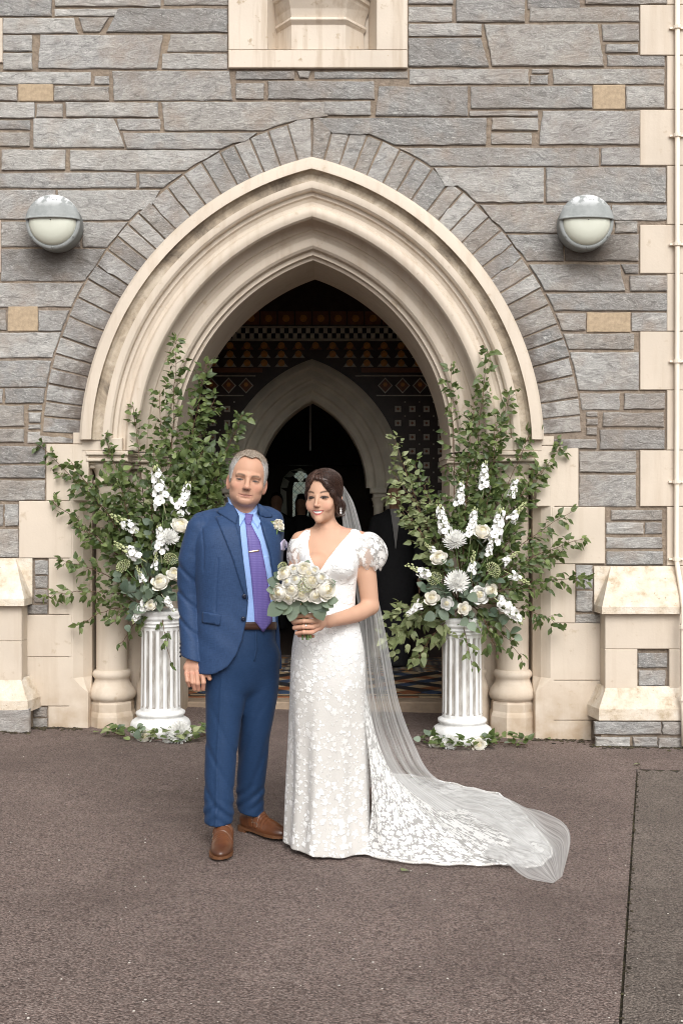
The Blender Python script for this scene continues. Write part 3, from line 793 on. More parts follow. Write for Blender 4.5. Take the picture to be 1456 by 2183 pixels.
for i in range(-7, 8):
    for j in range(0, 10):
        cx, cy = i * s_ - .06, y + .1 + j * s_ * 1.0
        if cy > 2.5: continue
        h = s_ / 2 - .003
        quadtile([(cx - h, cy), (cx, cy - h), (cx + h, cy), (cx, cy + h)], FL, 'floor_tile', cols_[(0, 3, 1)[(i + 2 * j) % 3]], floor)
        quadtile([(cx + s_/2 - h, cy + s_/2), (cx + s_/2, cy + s_/2 - h), (cx + s_/2 + h, cy + s_/2), (cx + s_/2, cy + s_/2 + h)], FL, 'floor_tile', cols_[(2, 1)[(i + j) % 2]], floor)
mb = MB(); mb.box(-1.6, 1.43, 2.55, BK - .02, FL - .006, FL - .001); mb.build('far_floor', ENC, porch)
# walls and ceiling of the porch
IA, IC = 665.0, 92.0            # inner arch axis px (at its depth) and centre offset m*226.7
sB = (BK - CAMY) / FPX          # metres per px on the back wall
def XB(px): return (px - 728) * sB
def ZB(py): return CAMZ + (1091.5 - py) * sB
ICY = 1040.0
def iarc(py, r):
    dy = ICY - py
    if dy < 0: return r - IC
    if dy >= math.sqrt(r * r - IC * IC): return None
    return math.sqrt(r * r - dy * dy) - IC
mb = MB()
RI = 289.0 ; RIN = 208.0
lv = [540, 700] + [ICY - math.sqrt(RI**2 - IC**2) + .01 + i * 12 for i in range(23)] + [ICY, 1300, 1440]
lv = sorted(lv)
for a, b in zip(lv, lv[1:]):
    wa, wb_ = iarc(a, RI - 10), iarc(b, RI - 10)
    wa = 0 if wa is None else wa; wb_ = 0 if wb_ is None else wb_
    for s in (-1, 1):
        mb.add([(XB(IA + s * wa), BK, ZB(a)), (XB(IA + s * 420), BK, ZB(a)), (XB(IA + s * 420), BK, ZB(b)), (XB(IA + s * wb_), BK, ZB(b))], [(0, 1, 2, 3)])
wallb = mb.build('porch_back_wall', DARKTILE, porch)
mb = MB(); zc = ZB(583)
mb.box(-1.66, -1.6, .95, BK + .3, -.1, zc + .1); mb.box(1.43, 1.5, .95, BK + .3, -.1, zc + .1); mb.build('porch_side_walls', DARKTILE, porch)
WOOD = plain('ceiling_wood', (.22, .13, .07), .6, .3, 10)
mb = MB(); mb.box(-1.66, 1.5, .95, BK + .1, zc, zc + .12)
for i in range(5): mb.box(-1.66, 1.5, .98 + i * .5, 1.08 + i * .5, zc - .09, zc - .001)
mb.build('porch_ceiling', WOOD, porch)
# tile bands on the back wall (each tile proud of the wall)
def wt(name, pts, mat, d=.008):
    c = Vector((sum(p[0] for p in pts) / len(pts), 0, sum(p[1] for p in pts) / len(pts))); n = len(pts)
    fr = [(p[0] - c.x, -d, p[1] - c.z) for p in pts]; bk = [(p[0] - c.x, .002, p[1] - c.z) for p in pts]
    return obj(name, mesh(name, fr + bk, [tuple(range(n))] + [(i, i + n, (i + 1) % n + n, (i + 1) % n) for i in range(n)]), mat, wallb, (c.x, BK - .0005, c.z))
def wrect(name, a, b, y0, y1, mat, d=.008): return wt(name, [(XB(a), ZB(y0)), (XB(b), ZB(y0)), (XB(b), ZB(y1)), (XB(a), ZB(y1))], mat, d)
T_CREAM = plain('glazed_cream', (.74, .70, .58), .3, .1, 20); T_BLK = plain('glazed_black', (.012, .012, .014), .25, .2, 20)
T_AMB = plain('glazed_amber', (.58, .27, .06), .35, .25, 25); T_GREY = plain('glazed_grey', (.50, .46, .38), .35, .2, 25); T_RED = plain('glazed_red', (.22, .085, .04), .4, .2, 20)
def clear(px, py, m=4):
    w_ = iarc(py, RI + m); return w_ is None or abs(px - IA) > w_
wrect('tile_band', 400, 960, 695, 699.5, T_GREY, .010); wrect('tile_band', 400, 960, 722, 727, T_GREY, .010)
for i in range(60):
    x = 404 + i * 9.2
    for j in range(2): wrect('checker_tile', x, x + 9, 700 + j * 11, 710.6 + j * 11, T_CREAM if (i + j) % 2 else T_BLK)
def disc(px, py, r, n=10): return [(XB(px + r * math.cos(2 * math.pi * k / n)), ZB(py - r * math.sin(2 * math.pi * k / n))) for k in range(n)]
for i in range(16):
    x = 418 + i * 36.4
    for j, yy in enumerate((737, 755, 774)):
        if clear(x, yy, 16):
            wt('roundel_tile', disc(x, yy, 7.5), T_AMB, .009)
            wt('triangle_tile', [(XB(x - 14), ZB(yy + 8)), (XB(x), ZB(yy - 9)), (XB(x + 14), ZB(yy + 8))], (T_RED if j < 1 else T_GREY), .004)
wrect('tile_band', 405, 560, 784, 794, T_RED); wrect('tile_band', 770, 960, 784, 794, T_RED)
for y_ in (800, 842):
    wrect('tile_band', 400, 545 - (y_ > 820) * 25, y_, y_ + 2.5, T_GREY); wrect('tile_band', 757 + (y_ > 820) * 45, 960, y_, y_ + 2.5, T_GREY)
for i in range(16):
    x = 414 + i * 37
    if clear(x, 823, 24):
        wt('diamond_tile', [(XB(x - 16), ZB(822)), (XB(x), ZB(805)), (XB(x + 16), ZB(822)), (XB(x), ZB(839))], T_GREY, .006)
        wt('diamond_inset', [(XB(x - 13), ZB(822)), (XB(x), ZB(808)), (XB(x + 13), ZB(822)), (XB(x), ZB(836))], T_RED, .009)
        wt('diamond_motif', disc(x, 820, 5, 6), T_AMB, .011)
for i in range(18):
    for j in range(9):
        x, yy = 424 + i * 30.3, 872 + j * 30
        if clear(x, yy, 14) and yy < 1100:
            wrect('star_tile', x - 6.5, x + 6.5, yy - 6.5, yy + 6.5, T_GREY, .006); wt('star_centre', disc(x, yy, 3.6, 4), T_RED, .009)
            if clear(x + 15, yy - 15, 8): wrect('dot_tile', x + 13.5, x + 16.5, yy - 16.5, yy - 13.5, T_GREY, .006)
for i in range(16):      # faint figured frieze under the ceiling
    x = 408 + i * 37
    wrect('frieze_tile', x, x + 34, 664, 692, T_RED, .005); wt('frieze_motif', disc(x + 17, 679, 8, 8), T_AMB, .008)
# inner arch of stone, moulded
IPROF = [(262, 0.0), (262, -.03), (256, -.045), (248, -.05), (243, -.04), (240, -.02), (235, -.025), (228, -.03), (222, -.02), (219, .01), (214, .02), (207, .012), (200, .02), (196, .05), (191, .06), (184, .055), (179, .07), (178, .1), (177, .3)]
IPROF = [(289 - (262 - r_) * 82 / 85, Y) for r_, Y in IPROF]
STONE_IN = plain('inner_arch_stone', (.74, .69, .57), .7, .12, 5, .15)
for s in (-1, 1):
    P = []
    for r_, Y in IPROF:
        end = math.acos(IC / r_); row = []
        for i in range(29):
            th = end * i / 28; row.append((XB(IA + s * (r_ * math.cos(th) - IC)), BK + Y, ZB(ICY - r_ * math.sin(th))))
        P.append(row)
    mb = MB(); mb.grid(P); ia = mb.build('inner_arch', STONE_IN, porch, True, 28)
    mb = MB(); cx = XB(IA + s * 158)
    mb.box(cx - .16, cx + .19, BK - .08, BK + .3, ZB(1052), ZB(1040), .01); mb.box(cx - .13, cx + .16, BK - .05, BK + .3, ZB(1062), ZB(1052.3), .01)
    mb.build('inner_impost', STONE_IN, porch)
    for dx, rr_ in ((-.075, .05), (.055, .055)):
        mb = MB(); mb.lathe([(rr_ * 1.5, ZB(1062)), (rr_ * 1.2, ZB(1070)), (rr_ * 1.05, ZB(1076)), (rr_ * 1.25, ZB(1079)), (rr_, ZB(1082)), (rr_, ZB(1360)), (rr_ * 1.7, ZB(1390)), (rr_ * 1.7, ZB(1440))], cx + s * dx, BK + .04, 16)
        mb.build('inner_shaft', STONE_IN, porch, True)
    mb = MB(); mb.box(min(cx, cx + s * .2), max(cx, cx + s * .2), BK + .03, BK + .3, -.1, ZB(1062)); mb.build('inner_jamb', STONE_IN, porch)
# pendant lamp of the porch
lampP = thing('pendant_lamp', 'small white pendant lamp hanging under the porch ceiling', 'lamp', (XB(672) * .8, 1.25, 0))
zc2 = W(672, 574, 1.25).z
mb = MB(); mb.tube([(0, 0, zc), (0, 0, zc2 + .05)], .006); mb.build('cord', T_BLK, lampP)
mb = MB(); mb.lathe([(.0, zc2 + .06), (.03, zc2 + .055), (.035, zc2 + .035), (.075, zc2 + .03), (.08, zc2), (.06, zc2 - .035), (.0, zc2 - .05)], 0, 0, 16); mb.build('shade', plain('opal_glass', (.75, .72, .65), .3, .03), lampP, True)

# ================================================================== nave beyond
nave = thing('nave_interior', 'dark church nave beyond the inner arch', 'room')
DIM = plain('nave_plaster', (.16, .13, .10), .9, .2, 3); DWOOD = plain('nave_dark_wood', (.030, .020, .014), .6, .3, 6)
NB = 9.0; sN = (NB - CAMY) / FPX
def XN(px): return (px - 728) * sN
def ZN(py): return CAMZ + (1091.5 - py) * sN
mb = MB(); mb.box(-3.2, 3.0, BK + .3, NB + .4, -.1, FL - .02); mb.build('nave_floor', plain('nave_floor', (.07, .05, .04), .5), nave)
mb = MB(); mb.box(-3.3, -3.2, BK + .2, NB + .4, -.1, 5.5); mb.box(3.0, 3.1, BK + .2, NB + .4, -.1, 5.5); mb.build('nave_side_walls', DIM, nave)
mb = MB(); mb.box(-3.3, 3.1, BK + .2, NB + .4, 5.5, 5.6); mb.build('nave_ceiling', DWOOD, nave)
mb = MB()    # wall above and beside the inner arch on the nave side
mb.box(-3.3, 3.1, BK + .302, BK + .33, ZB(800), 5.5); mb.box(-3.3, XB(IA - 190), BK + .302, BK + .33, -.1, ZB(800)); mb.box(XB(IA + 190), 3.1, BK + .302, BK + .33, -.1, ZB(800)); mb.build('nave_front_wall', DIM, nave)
# end wall with one lancet and a quatrefoil cut through it
wx, ww = 641.0, 17.0
def lanc(py):   # half width px of the light at height py
    if py > 1050: return ww
    d = (1050 - py) / 34.0
    return ww * math.sqrt(max(0, 1 - d * d)) if d < 1 else 0
mb = MB(); LV = [560, 996] + [1001 + 4 * i for i in range(7)] + [1028, 1032, 1036, 1040, 1045, 1050, 1110, 1320]
def quat(py):
    best = 0
    for (cx_, cy_, r_) in ((0, 1006, 6), (0, 1021, 6), (-8, 1014, 6), (8, 1014, 6), (0, 1014, 5)):
        d = abs(py - cy_)
        if d < r_: best = max(best, abs(cx_) + math.sqrt(r_ * r_ - d * d))
    return best
def hole(py): return quat(py) if py < 1027.5 else (lanc(py + .0) if py <= 1110 else 0)
LV = sorted(set([560, 1000] + [1000 + 1.0 * i for i in range(28)] + [1016 + 2 * i for i in range(6, 20)] + [1056, 1110, 1110.5, 1320]))
for a, b in zip(LV, LV[1:]):
    ha, hb = (hole(a + .01), hole(b - .01)) if b <= 1110.2 and a >= 1000 else (0, 0)
    for s in (-1, 1):
        e = 600 if s > 0 else -560
        mb.add([(XN(wx + s * ha), NB, ZN(a)), (XN(wx + e), NB, ZN(a)), (XN(wx + e), NB, ZN(b)), (XN(wx + s * hb), NB, ZN(b))], [(0, 1, 2, 3)])
mb.build('nave_end_wall', DIM, nave)
mb = MB(); mb.box(-3.2, 3.0, NB - .5, NB - .02, ZN(994), 5.5); mb.build('gallery_front', DWOOD, nave)
SPL = plain('window_splay', (.80, .77, .66), .8, .1, 6)
mb = MB()
ring = [(wx - 42, 1130), (wx - 42, 1040), (wx - 36, 1018), (wx - 22, 1004), (wx, 998)]
for (a, b) in zip(ring, ring[1:]):
    mb.add([(XN(a[0]), NB - .12, ZN(a[1])), (XN(b[0]), NB - .12, ZN(b[1])), (XN(b[0] + 12), NB - .02, ZN(b[1] + 8)), (XN(a[0] + 14), NB - .02, ZN(a[1]))], [(0, 1, 2, 3)])
mb.build('window_surround', SPL, nave)
t = NT('leaded_glass'); v = t.coord('Object'); n = t.noise(v, 9, 2)
tr = t.n('BsdfTranslucent', Color=t.ramp(n, (.35, (.62, .74, .66)), (.5, (.85, .86, .74)), (.7, (.70, .83, .86))))
tp = t.n('BsdfTransparent', Color=(.8, .84, .8)); mx = t.n('MixShader', Fac=.35, i1=tr.outputs[0], i2=tp.outputs[0]); t.t.links.new(mx.outputs[0], t.out.inputs[0]); GLASS = t.m
win = thing('leaded_window', 'small leaded lancet window with quatrefoil glowing at the back of the nave', 'window', (XN(wx), NB + .06, ZN(1055)))
mb = MB(); mb.box(-.2, .2, 0, .006, -.5, .55); mb.build('pane', GLASS, win)
mb = MB()
for k in range(-9, 14):
    for s in (-1, 1):
        x0, x1 = -.13, .13; z0 = k * .085 - .13 * s; z1 = k * .085 + .13 * s; mb.tube([(x0, -.006, z0 - .2), (x1, -.006, z1 - .2)], .0028, 4)
mb.build('lead_lattice', T_BLK, win)
mb = MB(); mb.tube([(0, 0, ZN(868)), (0, 0, ZN(992))], .012); o = mb.build('hanging_rod', plain('rod_grey', (.5, .48, .45), .4), nave); o.location = (XN(665) * .80, NB * .66 - 1.0, 0)

# ================================================================== bulkhead lamps and drainpipe
t = NT('lamp_metal'); v = t.coord('Object'); n = t.noise(v, 16, 6, .65)
z = t.n('SeparateXYZ', Vector=t.n('TexCoord').outputs['Object']).outputs[2]
col = t.ramp(n, (.3, (.25, .265, .26)), (.7, (.34, .355, .35)))
chalk = t.math('MULTIPLY', t.ramp(z, (.09, 0), (.15, 1)), t.ramp(n, (.44, 0), (.5, 1)))
col = t.mix(chalk, col, (.66, .67, .68))
LAMPM = t.fin(col, .7, t.bump(n, .2, .004), .4)
t = NT('lamp_lens'); LENS = t.fin((.60, .61, .52), .5, None, .5, Transmission_Weight=.0, Subsurface_Weight=.0)
def bulkhead(px, py, label):
    r0 = .183; Y = -.15
    p = W(px, py, Y); L = thing('wall_lamp', label, 'lamp', (p.x, 0, p.z), 'round bulkhead lamps flanking the arch')
    def lat(prof, a0=0, a1=2 * math.pi, seg=40):
        full = abs(a1 - a0) > 6.28; n = seg if full else seg + 1
        P = [[(r * math.cos(a0 + (a1 - a0) * k / seg), y, r * math.sin(a0 + (a1 - a0) * k / seg)) for k in range(n)] for r, y in prof]
        m_ = MB(); m_.grid(P, closed_v=full); return m_
    lat([(r0 * .93, .0), (r0 * .97, -.01), (r0 * .97, -.115), (r0 * 1.0, -.12), (r0 * 1.0, -.14), (r0 * .985, -.148), (r0 * .90, -.156), (r0 * .86, -.152), (r0 * .84, -.14)]).build('housing', LAMPM, L, True)
    lens = lat([(r0 * .88, -.135), (r0 * .86, -.158), (r0 * .78, -.178), (r0 * .6, -.196), (r0 * .35, -.206), (.004, -.209)]).build('lens', LENS, L, True)
    zc_ = r0 * .10
    hd = MB(); rows_ = []
    for i in range(9):        # hood: dome cap over the upper half, with its straight lower lip
        f = i / 8; row = []
        for k in range(25):
            a = math.pi * k / 24; R_ = r0 * 1.01 * (1 - f) + .0
            x, z_ = r0 * 1.012 * math.cos(a) * math.cos(f * math.pi / 2 * 1.0), 0
            rr_ = r0 * 1.012 * math.cos(f * math.pi / 2); yy = -.142 - .078 * math.sin(f * math.pi / 2)
            zz = max(zc_, rr_ * math.sin(a))
            row.append((rr_ * math.cos(a), yy, zz))
        rows_.append(row)
    hd.grid(rows_); hd.build('hood', LAMPM, L, True)
    lip = MB(); lip.tube([(-r0 * 1.0 + 2 * r0 * k / 16, -.142 - .08 * math.sqrt(max(0, 1 - (2 * k / 16 - 1) ** 2)), zc_ - .001) for k in range(17)], .0065, 6); lip.build('hood_lip', LAMPM, L, True)
    for a in (-35, -145, -90):
        s_ = MB(); s_.ball((r0 * .93 * math.cos(R(a)), -.154, r0 * .93 * math.sin(R(a))), .007, 6, 4); s_.build('screw', LAMPM, L)
    return L
bulkhead(113, 473, 'round grey bulkhead lamp with half hood on the wall left of the arch')
bulkhead(1250, 473, 'round grey bulkhead lamp with half hood on the wall right of the arch')
PIPE = plain('pipe_paint', (.80, .71, .60), .5, .05, 6)
dp = thing('drainpipe', 'thin cream painted pipe running down the quoins at the right edge', 'pipe', (X0(1443), 0, 0))
def pz(px, py, Y): q = W(px, py, Y); return (q.x - X0(1443), Y, q.z)
mb = MB(); mb.tube([pz(1443, -320, -.045), pz(1443, 600, -.045), pz(1441, 1190, -.045), pz(1443, 1207, -.06), pz(1453, 1270, -.17), pz(1456, 1296, -.24), pz(1455, 1330, -.25), pz(1455, 1500, -.25), pz(1457, 1590, -.25)], .017, 10); mb.build('pipe', PIPE, dp, True)
for py in (58, 288, 520, 770, 1027, 1192, -170):
    mb = MB(); q = pz(1443 if py < 900 else 1441.5, py, -.045); mb.tube([(q[0], q[1], q[2] - .012), (q[0], q[1], q[2] + .012)], .026, 10); mb.box(q[0] - .05, q[0] + .05, -.035, -.012, q[2] - .006, q[2] + .006); mb.build('bracket', PIPE, dp)
for py in (1337, 1490):
    mb = MB(); q = pz(1455, py, -.25); mb.tube([(q[0], q[1], q[2] - .012), (q[0], q[1], q[2] + .012)], .026, 10); mb.build('bracket', PIPE, dp)
# ================================================================== pedestals, flowers, foliage
PY = -.14                       # depth of the pedestals
def mat_leaf(name, a, b, c, rough=.45):
    t = NT(name)
    r = t.math('FRACT', t.math('ADD', t.n('ObjectInfo').outputs['Random'], t.n('NewGeometry').outputs['Random Per Island']))
    col = t.ramp(r, (0, a), (.5, b), (.85, c), (1, tuple(min(1, x * 1.35) for x in c)))
    v = t.coord('Object'); col = t.mix(t.ramp(t.noise(v, 40, 3), (.4, 0), (.75, .25)), col, tuple(x * .6 for x in a))
    t.fin(col, rough, None, .45)
    tr = t.n('BsdfTranslucent', Color=t.mix(.5, col, (.30, .42, .08)))
    mx = t.n('MixShader', Fac=.28, i1=t.b.outputs[0], i2=tr.outputs[0]); t.t.links.new(mx.outputs[0], t.out.inputs[0])
    return t.m
LEAF_B = mat_leaf('birch_leaf', (.045, .074, .022), (.088, .128, .040), (.17, .215, .078))
LEAF_P = mat_leaf('pale_leaf', (.12, .15, .06), (.20, .235, .10), (.30, .33, .17), .55)
LEAF_E = mat_leaf('eucalyptus_leaf', (.085, .125, .09), (.135, .18, .13), (.20, .25, .185), .55)
TWIG = plain('twig', (.10, .055, .03), .7, .3, 30); STEMG = plain('green_stem', (.12, .19, .06), .6, .2, 20)
def petal_mat(name, col, warm):
    t = NT(name); r = t.n('NewGeometry').outputs['Random Per Island']
    c = t.ramp(r, (0, tuple(x * .9 for x in col)), (.6, col), (1, warm)); t.fin(c, .75, None, .12)
    tr = t.n('BsdfTranslucent', Color=c); mx = t.n('MixShader', Fac=.14, i1=t.b.outputs[0], i2=tr.outputs[0]); t.t.links.new(mx.outputs[0], t.out.inputs[0]); return t.m
P_HEART = petal_mat('rose_heart', (.90, .83, .64), (.86, .79, .52)); P_ROSE = petal_mat('rose_petal', (.95, .925, .855), (.95, .90, .78)); P_WHITE = petal_mat('white_petal', (.93, .925, .90), (.91, .90, .85)); P_GREEN = petal_mat('bud_green', (.50, .54, .28), (.62, .62, .42))

def leaf_mesh(name, mat, wid, tip, curl, fold, nst=6, rng=None):
    P = []
    for i in range(nst + 1):
        f = i / nst
        w_ = wid * (math.sin(math.pi * f ** .75) ** .8) * (1 - .55 * tip * f) if 0 < i < nst else .004
        x = f; z = -curl * f * f + .02 * math.sin(f * 6)
        P.append([(x, -w_, z + fold * w_), (x, 0, z), (x, w_, z + fold * w_ * .8)])
    m = MB().grid(P).mesh(name, True); m.materials.append(mat); return m
BL = [leaf_mesh('leaf', LEAF_B, .36, .9, c, f) for c, f in ((.12, .35), (.3, .15), (.05, .5))]
PL = [leaf_mesh('leaf', LEAF_P, .36, .9, c, f) for c, f in ((.12, .3), (.3, .15))]
EL = [leaf_mesh('leaf', LEAF_E, .42, .0, c, f) for c, f in ((.10, .2), (.25, .1))]

def frame(d, roll=0.0, nrm=None):
    "matrix whose X axis is d, Z close to nrm"
    x = Vector(d).normalized(); n = Vector(nrm) if nrm is not None else Vector((0, 0, 1))
    y = n.cross(x)
    if y.length < 1e-4: y = Vector((0, 1, 0)).cross(x)
    y.normalize(); z = x.cross(y)
    M = Matrix((x, y, z)).transposed().to_4x4()
    return M @ Matrix.Rotation(roll, 4, 'X')
def zframe(d, roll=0.0):
    z = Vector(d).normalized(); M = z.to_track_quat('Z', 'Y').to_matrix().to_4x4(); return M @ Matrix.Rotation(roll, 4, 'Z')

# ---- blooms (unit radius, opening along +Z)
def rose_mesh(seed, mat, name='rose'):
    "nested cupped petals"
    r_ = random.Random(seed); mb = MB()
    def petal(phi, wid, rho, tt, curl, zo):
        P = []
        for i in range(6):
            v = i / 5; row = []
            for j in range(7):
                u = j / 6 * 2 - 1; ve = v * (1 - .22 * abs(u) ** 2.6)
                th = R(150) + (R(tt) - R(150)) * ve; fl = max(0, ve - .78) * curl
                a = phi + u * wid * (1 - .12 * v); rr = rho * math.sin(th) + fl * 1.5 + .03 * rho * u * u
                row.append((rr * math.cos(a), rr * math.sin(a), rho * math.cos(th) * .9 - fl * .35 + zo))
            P.append(row)
        mb.grid(P)
    for (n, rho, tt, cu, wd, zo) in ((2, .13, 22, .0, 1.9, .30), (3, .26, 30, .05, 1.35, .20), (3, .40, 38, .10, 1.25, .10), (4, .54, 46, .16, 1.05, .03), (4, .68, 55, .22, 1.0, -.02), (5, .80, 66, .45, .80, -.06), (5, .92, 86, .75, .66, -.08)):
        o_ = r_.uniform(0, 6)
        for i in range(n): petal(o_ + 2 * math.pi * i / n + r_.uniform(-.12, .12), wd, rho * r_.uniform(.95, 1.05), tt * r_.uniform(.93, 1.07), cu, zo)
    nin = 8 * 30
    for k, (rad, zc_, zr) in enumerate(((.80, -.22, .30), (.52, -.10, .32), (.28, .0, .28))): mb.ball((0, 0, zc_), (rad, rad, zr), 14, 8)  # filler domes added under the petals to keep their gaps from going dark
    m = mb.mesh(name, True); m.materials.append(mat); m.materials.append(P_HEART); m.polygons.foreach_set('material_index', [1] * nin + [0] * (len(m.polygons) - nin)); m.update(); return m
def mum_mesh(seed):
    r_ = random.Random(seed); mb = MB()
    for th, n, L in ((96, 24, .96), (84, 26, 1.0), (72, 26, 1.0), (60, 24, .98), (48, 20, .95), (36, 16, .92), (24, 11, .88), (11, 6, .84)):
        for i in range(n):
            a = 2 * math.pi * (i + r_.uniform(-.3, .3)) / n + th; t0 = R(th + r_.uniform(-6, 6)); l = L * r_.uniform(.88, 1.06); P = []
            for k in range(5):
                f = k / 4; tt = t0 + .30 * (1 - f) * .6 - .42 * f * f * .6; w_ = .062 * (1 - .5 * abs(f - .55)) if k < 4 else .02
                rad = l * f * math.sin(tt) + .05; z = l * f * math.cos(tt) * .95 - .1
                c, s = math.cos(a), math.sin(a)
                P.append([(rad * c - s * w_, rad * s + c * w_, z + w_ * .5), (rad * c, rad * s, z), (rad * c + s * w_, rad * s - c * w_, z + w_ * .5)])
            mb.grid(P)
    m = mb.mesh('chrysanthemum', True); m.materials.append(P_WHITE); return m
def spike_mesh(seed, green=.25, n=26):
    "flower spike along +X, length 1"
    r_ = random.Random(seed); W1 = MB(); W2 = MB()
    for i in range(n):
        f = (i + .5) / n; a = i * 2.4 + r_.uniform(-.3, .3); rad = (.13 * (1 - .6 * f) + .02) * r_.uniform(.6, 1.35); c = Vector((f, rad * math.cos(a), rad * math.sin(a)))
        s = .130 * (1 - .45 * f) * r_.uniform(.8, 1.15); out = Vector((.35, math.cos(a), math.sin(a))).normalized(); M = zframe(out, r_.uniform(0, 6))
        if f > 1 - green:
            W2.ball(c, (s * .8, s * .45, s * .45), 6, 4)
        else:
            for k in range(5):
                b = 2 * math.pi * k / 5; P = []
                for (rr_, z_, w_) in ((.15, 0, .2), (.7, .32, .5), (1.0, .22 + r_.uniform(-.2, .3), .3)):
                    P.append([c + (M @ (Vector((rr_ * math.cos(b) - w_ * s_ * math.sin(b), rr_ * math.sin(b) + w_ * s_ * math.cos(b), z_ + .12 * abs(s_))) * s)) for s_ in (-1, 0, 1)])
                W1.grid(P)
    W2.tube([(-.35, 0, 0), (1, 0, 0)], [.02, .008], 5)
    n1 = len(W1.f); W1.add(W2.v, W2.f); m = W1.mesh('spike', True); m.materials.append(P_WHITE); m.materials.append(P_GREEN)
    m.polygons.foreach_set('material_index', [0] * n1 + [1] * (len(m.polygons) - n1)); m.update(); return m
def umbel_mesh(seed):
    r_ = random.Random(seed); mb = MB()
    for i in range(70):
        th = math.acos(1 - i / 70 * .75); a = i * 2.4; p = Vector((math.sin(th) * math.cos(a), math.sin(th) * math.sin(a), math.cos(th) * .6 - .1)); mb.ball(p, .085 * r_.uniform(.7, 1.2), 5, 3)
    for i in range(14):
        a = i * 2.4; th = .3 + i * .07; mb.tube([(0, 0, -.9), (math.sin(th) * math.cos(a) * .9, math.sin(th) * math.sin(a) * .9, math.cos(th) * .5)], .015, 4)
    m = mb.mesh('umbel', True); m.materials.append(P_GREEN); return m
ROSES = [rose_mesh(i, P_ROSE) for i in range(3)]; WROSE = [rose_mesh(9, P_WHITE, 'ranunculus')]; MUMS = [mum_mesh(i) for i in range(2)]
STOCK = [spike_mesh(i, .12) for i in range(3)]; SNAP = [spike_mesh(7 + i, .55, 22) for i in range(2)]; UMB = [umbel_mesh(1)]
def put(m, name, parent, loc, M, s):
    o = obj(name, m, None, parent); o.matrix_basis = Matrix.Translation(loc) @ M @ Matrix.Scale(s, 4); return o

t = NT('pedestal_white'); v = t.coord('Object'); n = t.noise(t.n('Mapping', Vector=v, Scale=(1, 1, .25)).outputs[0], 22, 5, .6)
PED = t.fin(t.ramp(n, (.3, (.63, .62, .60)), (.55, (.76, .755, .74))), .55, t.bump(n, .1, .004), .35)
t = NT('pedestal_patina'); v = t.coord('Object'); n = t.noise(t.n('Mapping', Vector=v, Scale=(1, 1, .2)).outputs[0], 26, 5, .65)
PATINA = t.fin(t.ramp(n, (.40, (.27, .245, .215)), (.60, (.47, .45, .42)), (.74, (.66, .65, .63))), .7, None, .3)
def pedestal(px, label):
    x = WX(px, PY); z = g(x); T = thing('pedestal', label, 'pedestal', (x, PY, z), 'fluted pedestals flanking the doorway')
    mb = MB(); mb.lathe([(.0, .0), (.200, .0), (.204, .006), (.204, .048), (.200, .052), (.202, .058), (.200, .074), (.190, .092), (.172, .104), (.160, .110), (.152, .118), (.154, .126), (.163, .132), (.166, .141), (.163, .150), (.150, .156), (.140, .162), (.0, .164)], 0, 0, 48)
    mb.build('base', PED, T, True)
    nf, seg = 16, 8; N = nf * seg; zs = [.16, .185, .20, .68, .70, .725]; dep = [0, 0, 1, 1, 0, 0]; P = []
    for z_, dd in zip(zs, dep):
        row = []
        for k in range(N):
            u = (k % seg) / seg; fl = math.sin(math.pi * (u - .18) / .64) ** .6 if .18 < u < .82 else 0
            r_ = .134 - .006 * (z_ - .16) / .56 - .013 * fl * dd; a = 2 * math.pi * k / N
            row.append((r_ * math.cos(a), r_ * math.sin(a), z_))
        P.append(row)
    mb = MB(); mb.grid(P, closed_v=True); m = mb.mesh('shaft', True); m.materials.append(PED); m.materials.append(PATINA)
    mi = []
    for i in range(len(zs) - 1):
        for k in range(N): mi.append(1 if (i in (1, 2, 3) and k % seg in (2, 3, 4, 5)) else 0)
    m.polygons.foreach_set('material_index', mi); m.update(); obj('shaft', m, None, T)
    mb = MB(); mb.lathe([(.120, .715), (.133, .722), (.140, .727), (.133, .733), (.132, .742), (.142, .748), (.142, .756), (.136, .760), (.144, .770), (.152, .778), (.152, .790), (.148, .796), (.156, .806), (.157, .828), (.150, .832), (0, .832)], 0, 0, 48)
    mb.build('capital', PATINA if False else PED, T, True); return T
pedestal(343, 'white fluted pedestal behind the man in the blue suit')
pedestal(985, 'white fluted pedestal right of the bride and her veil')

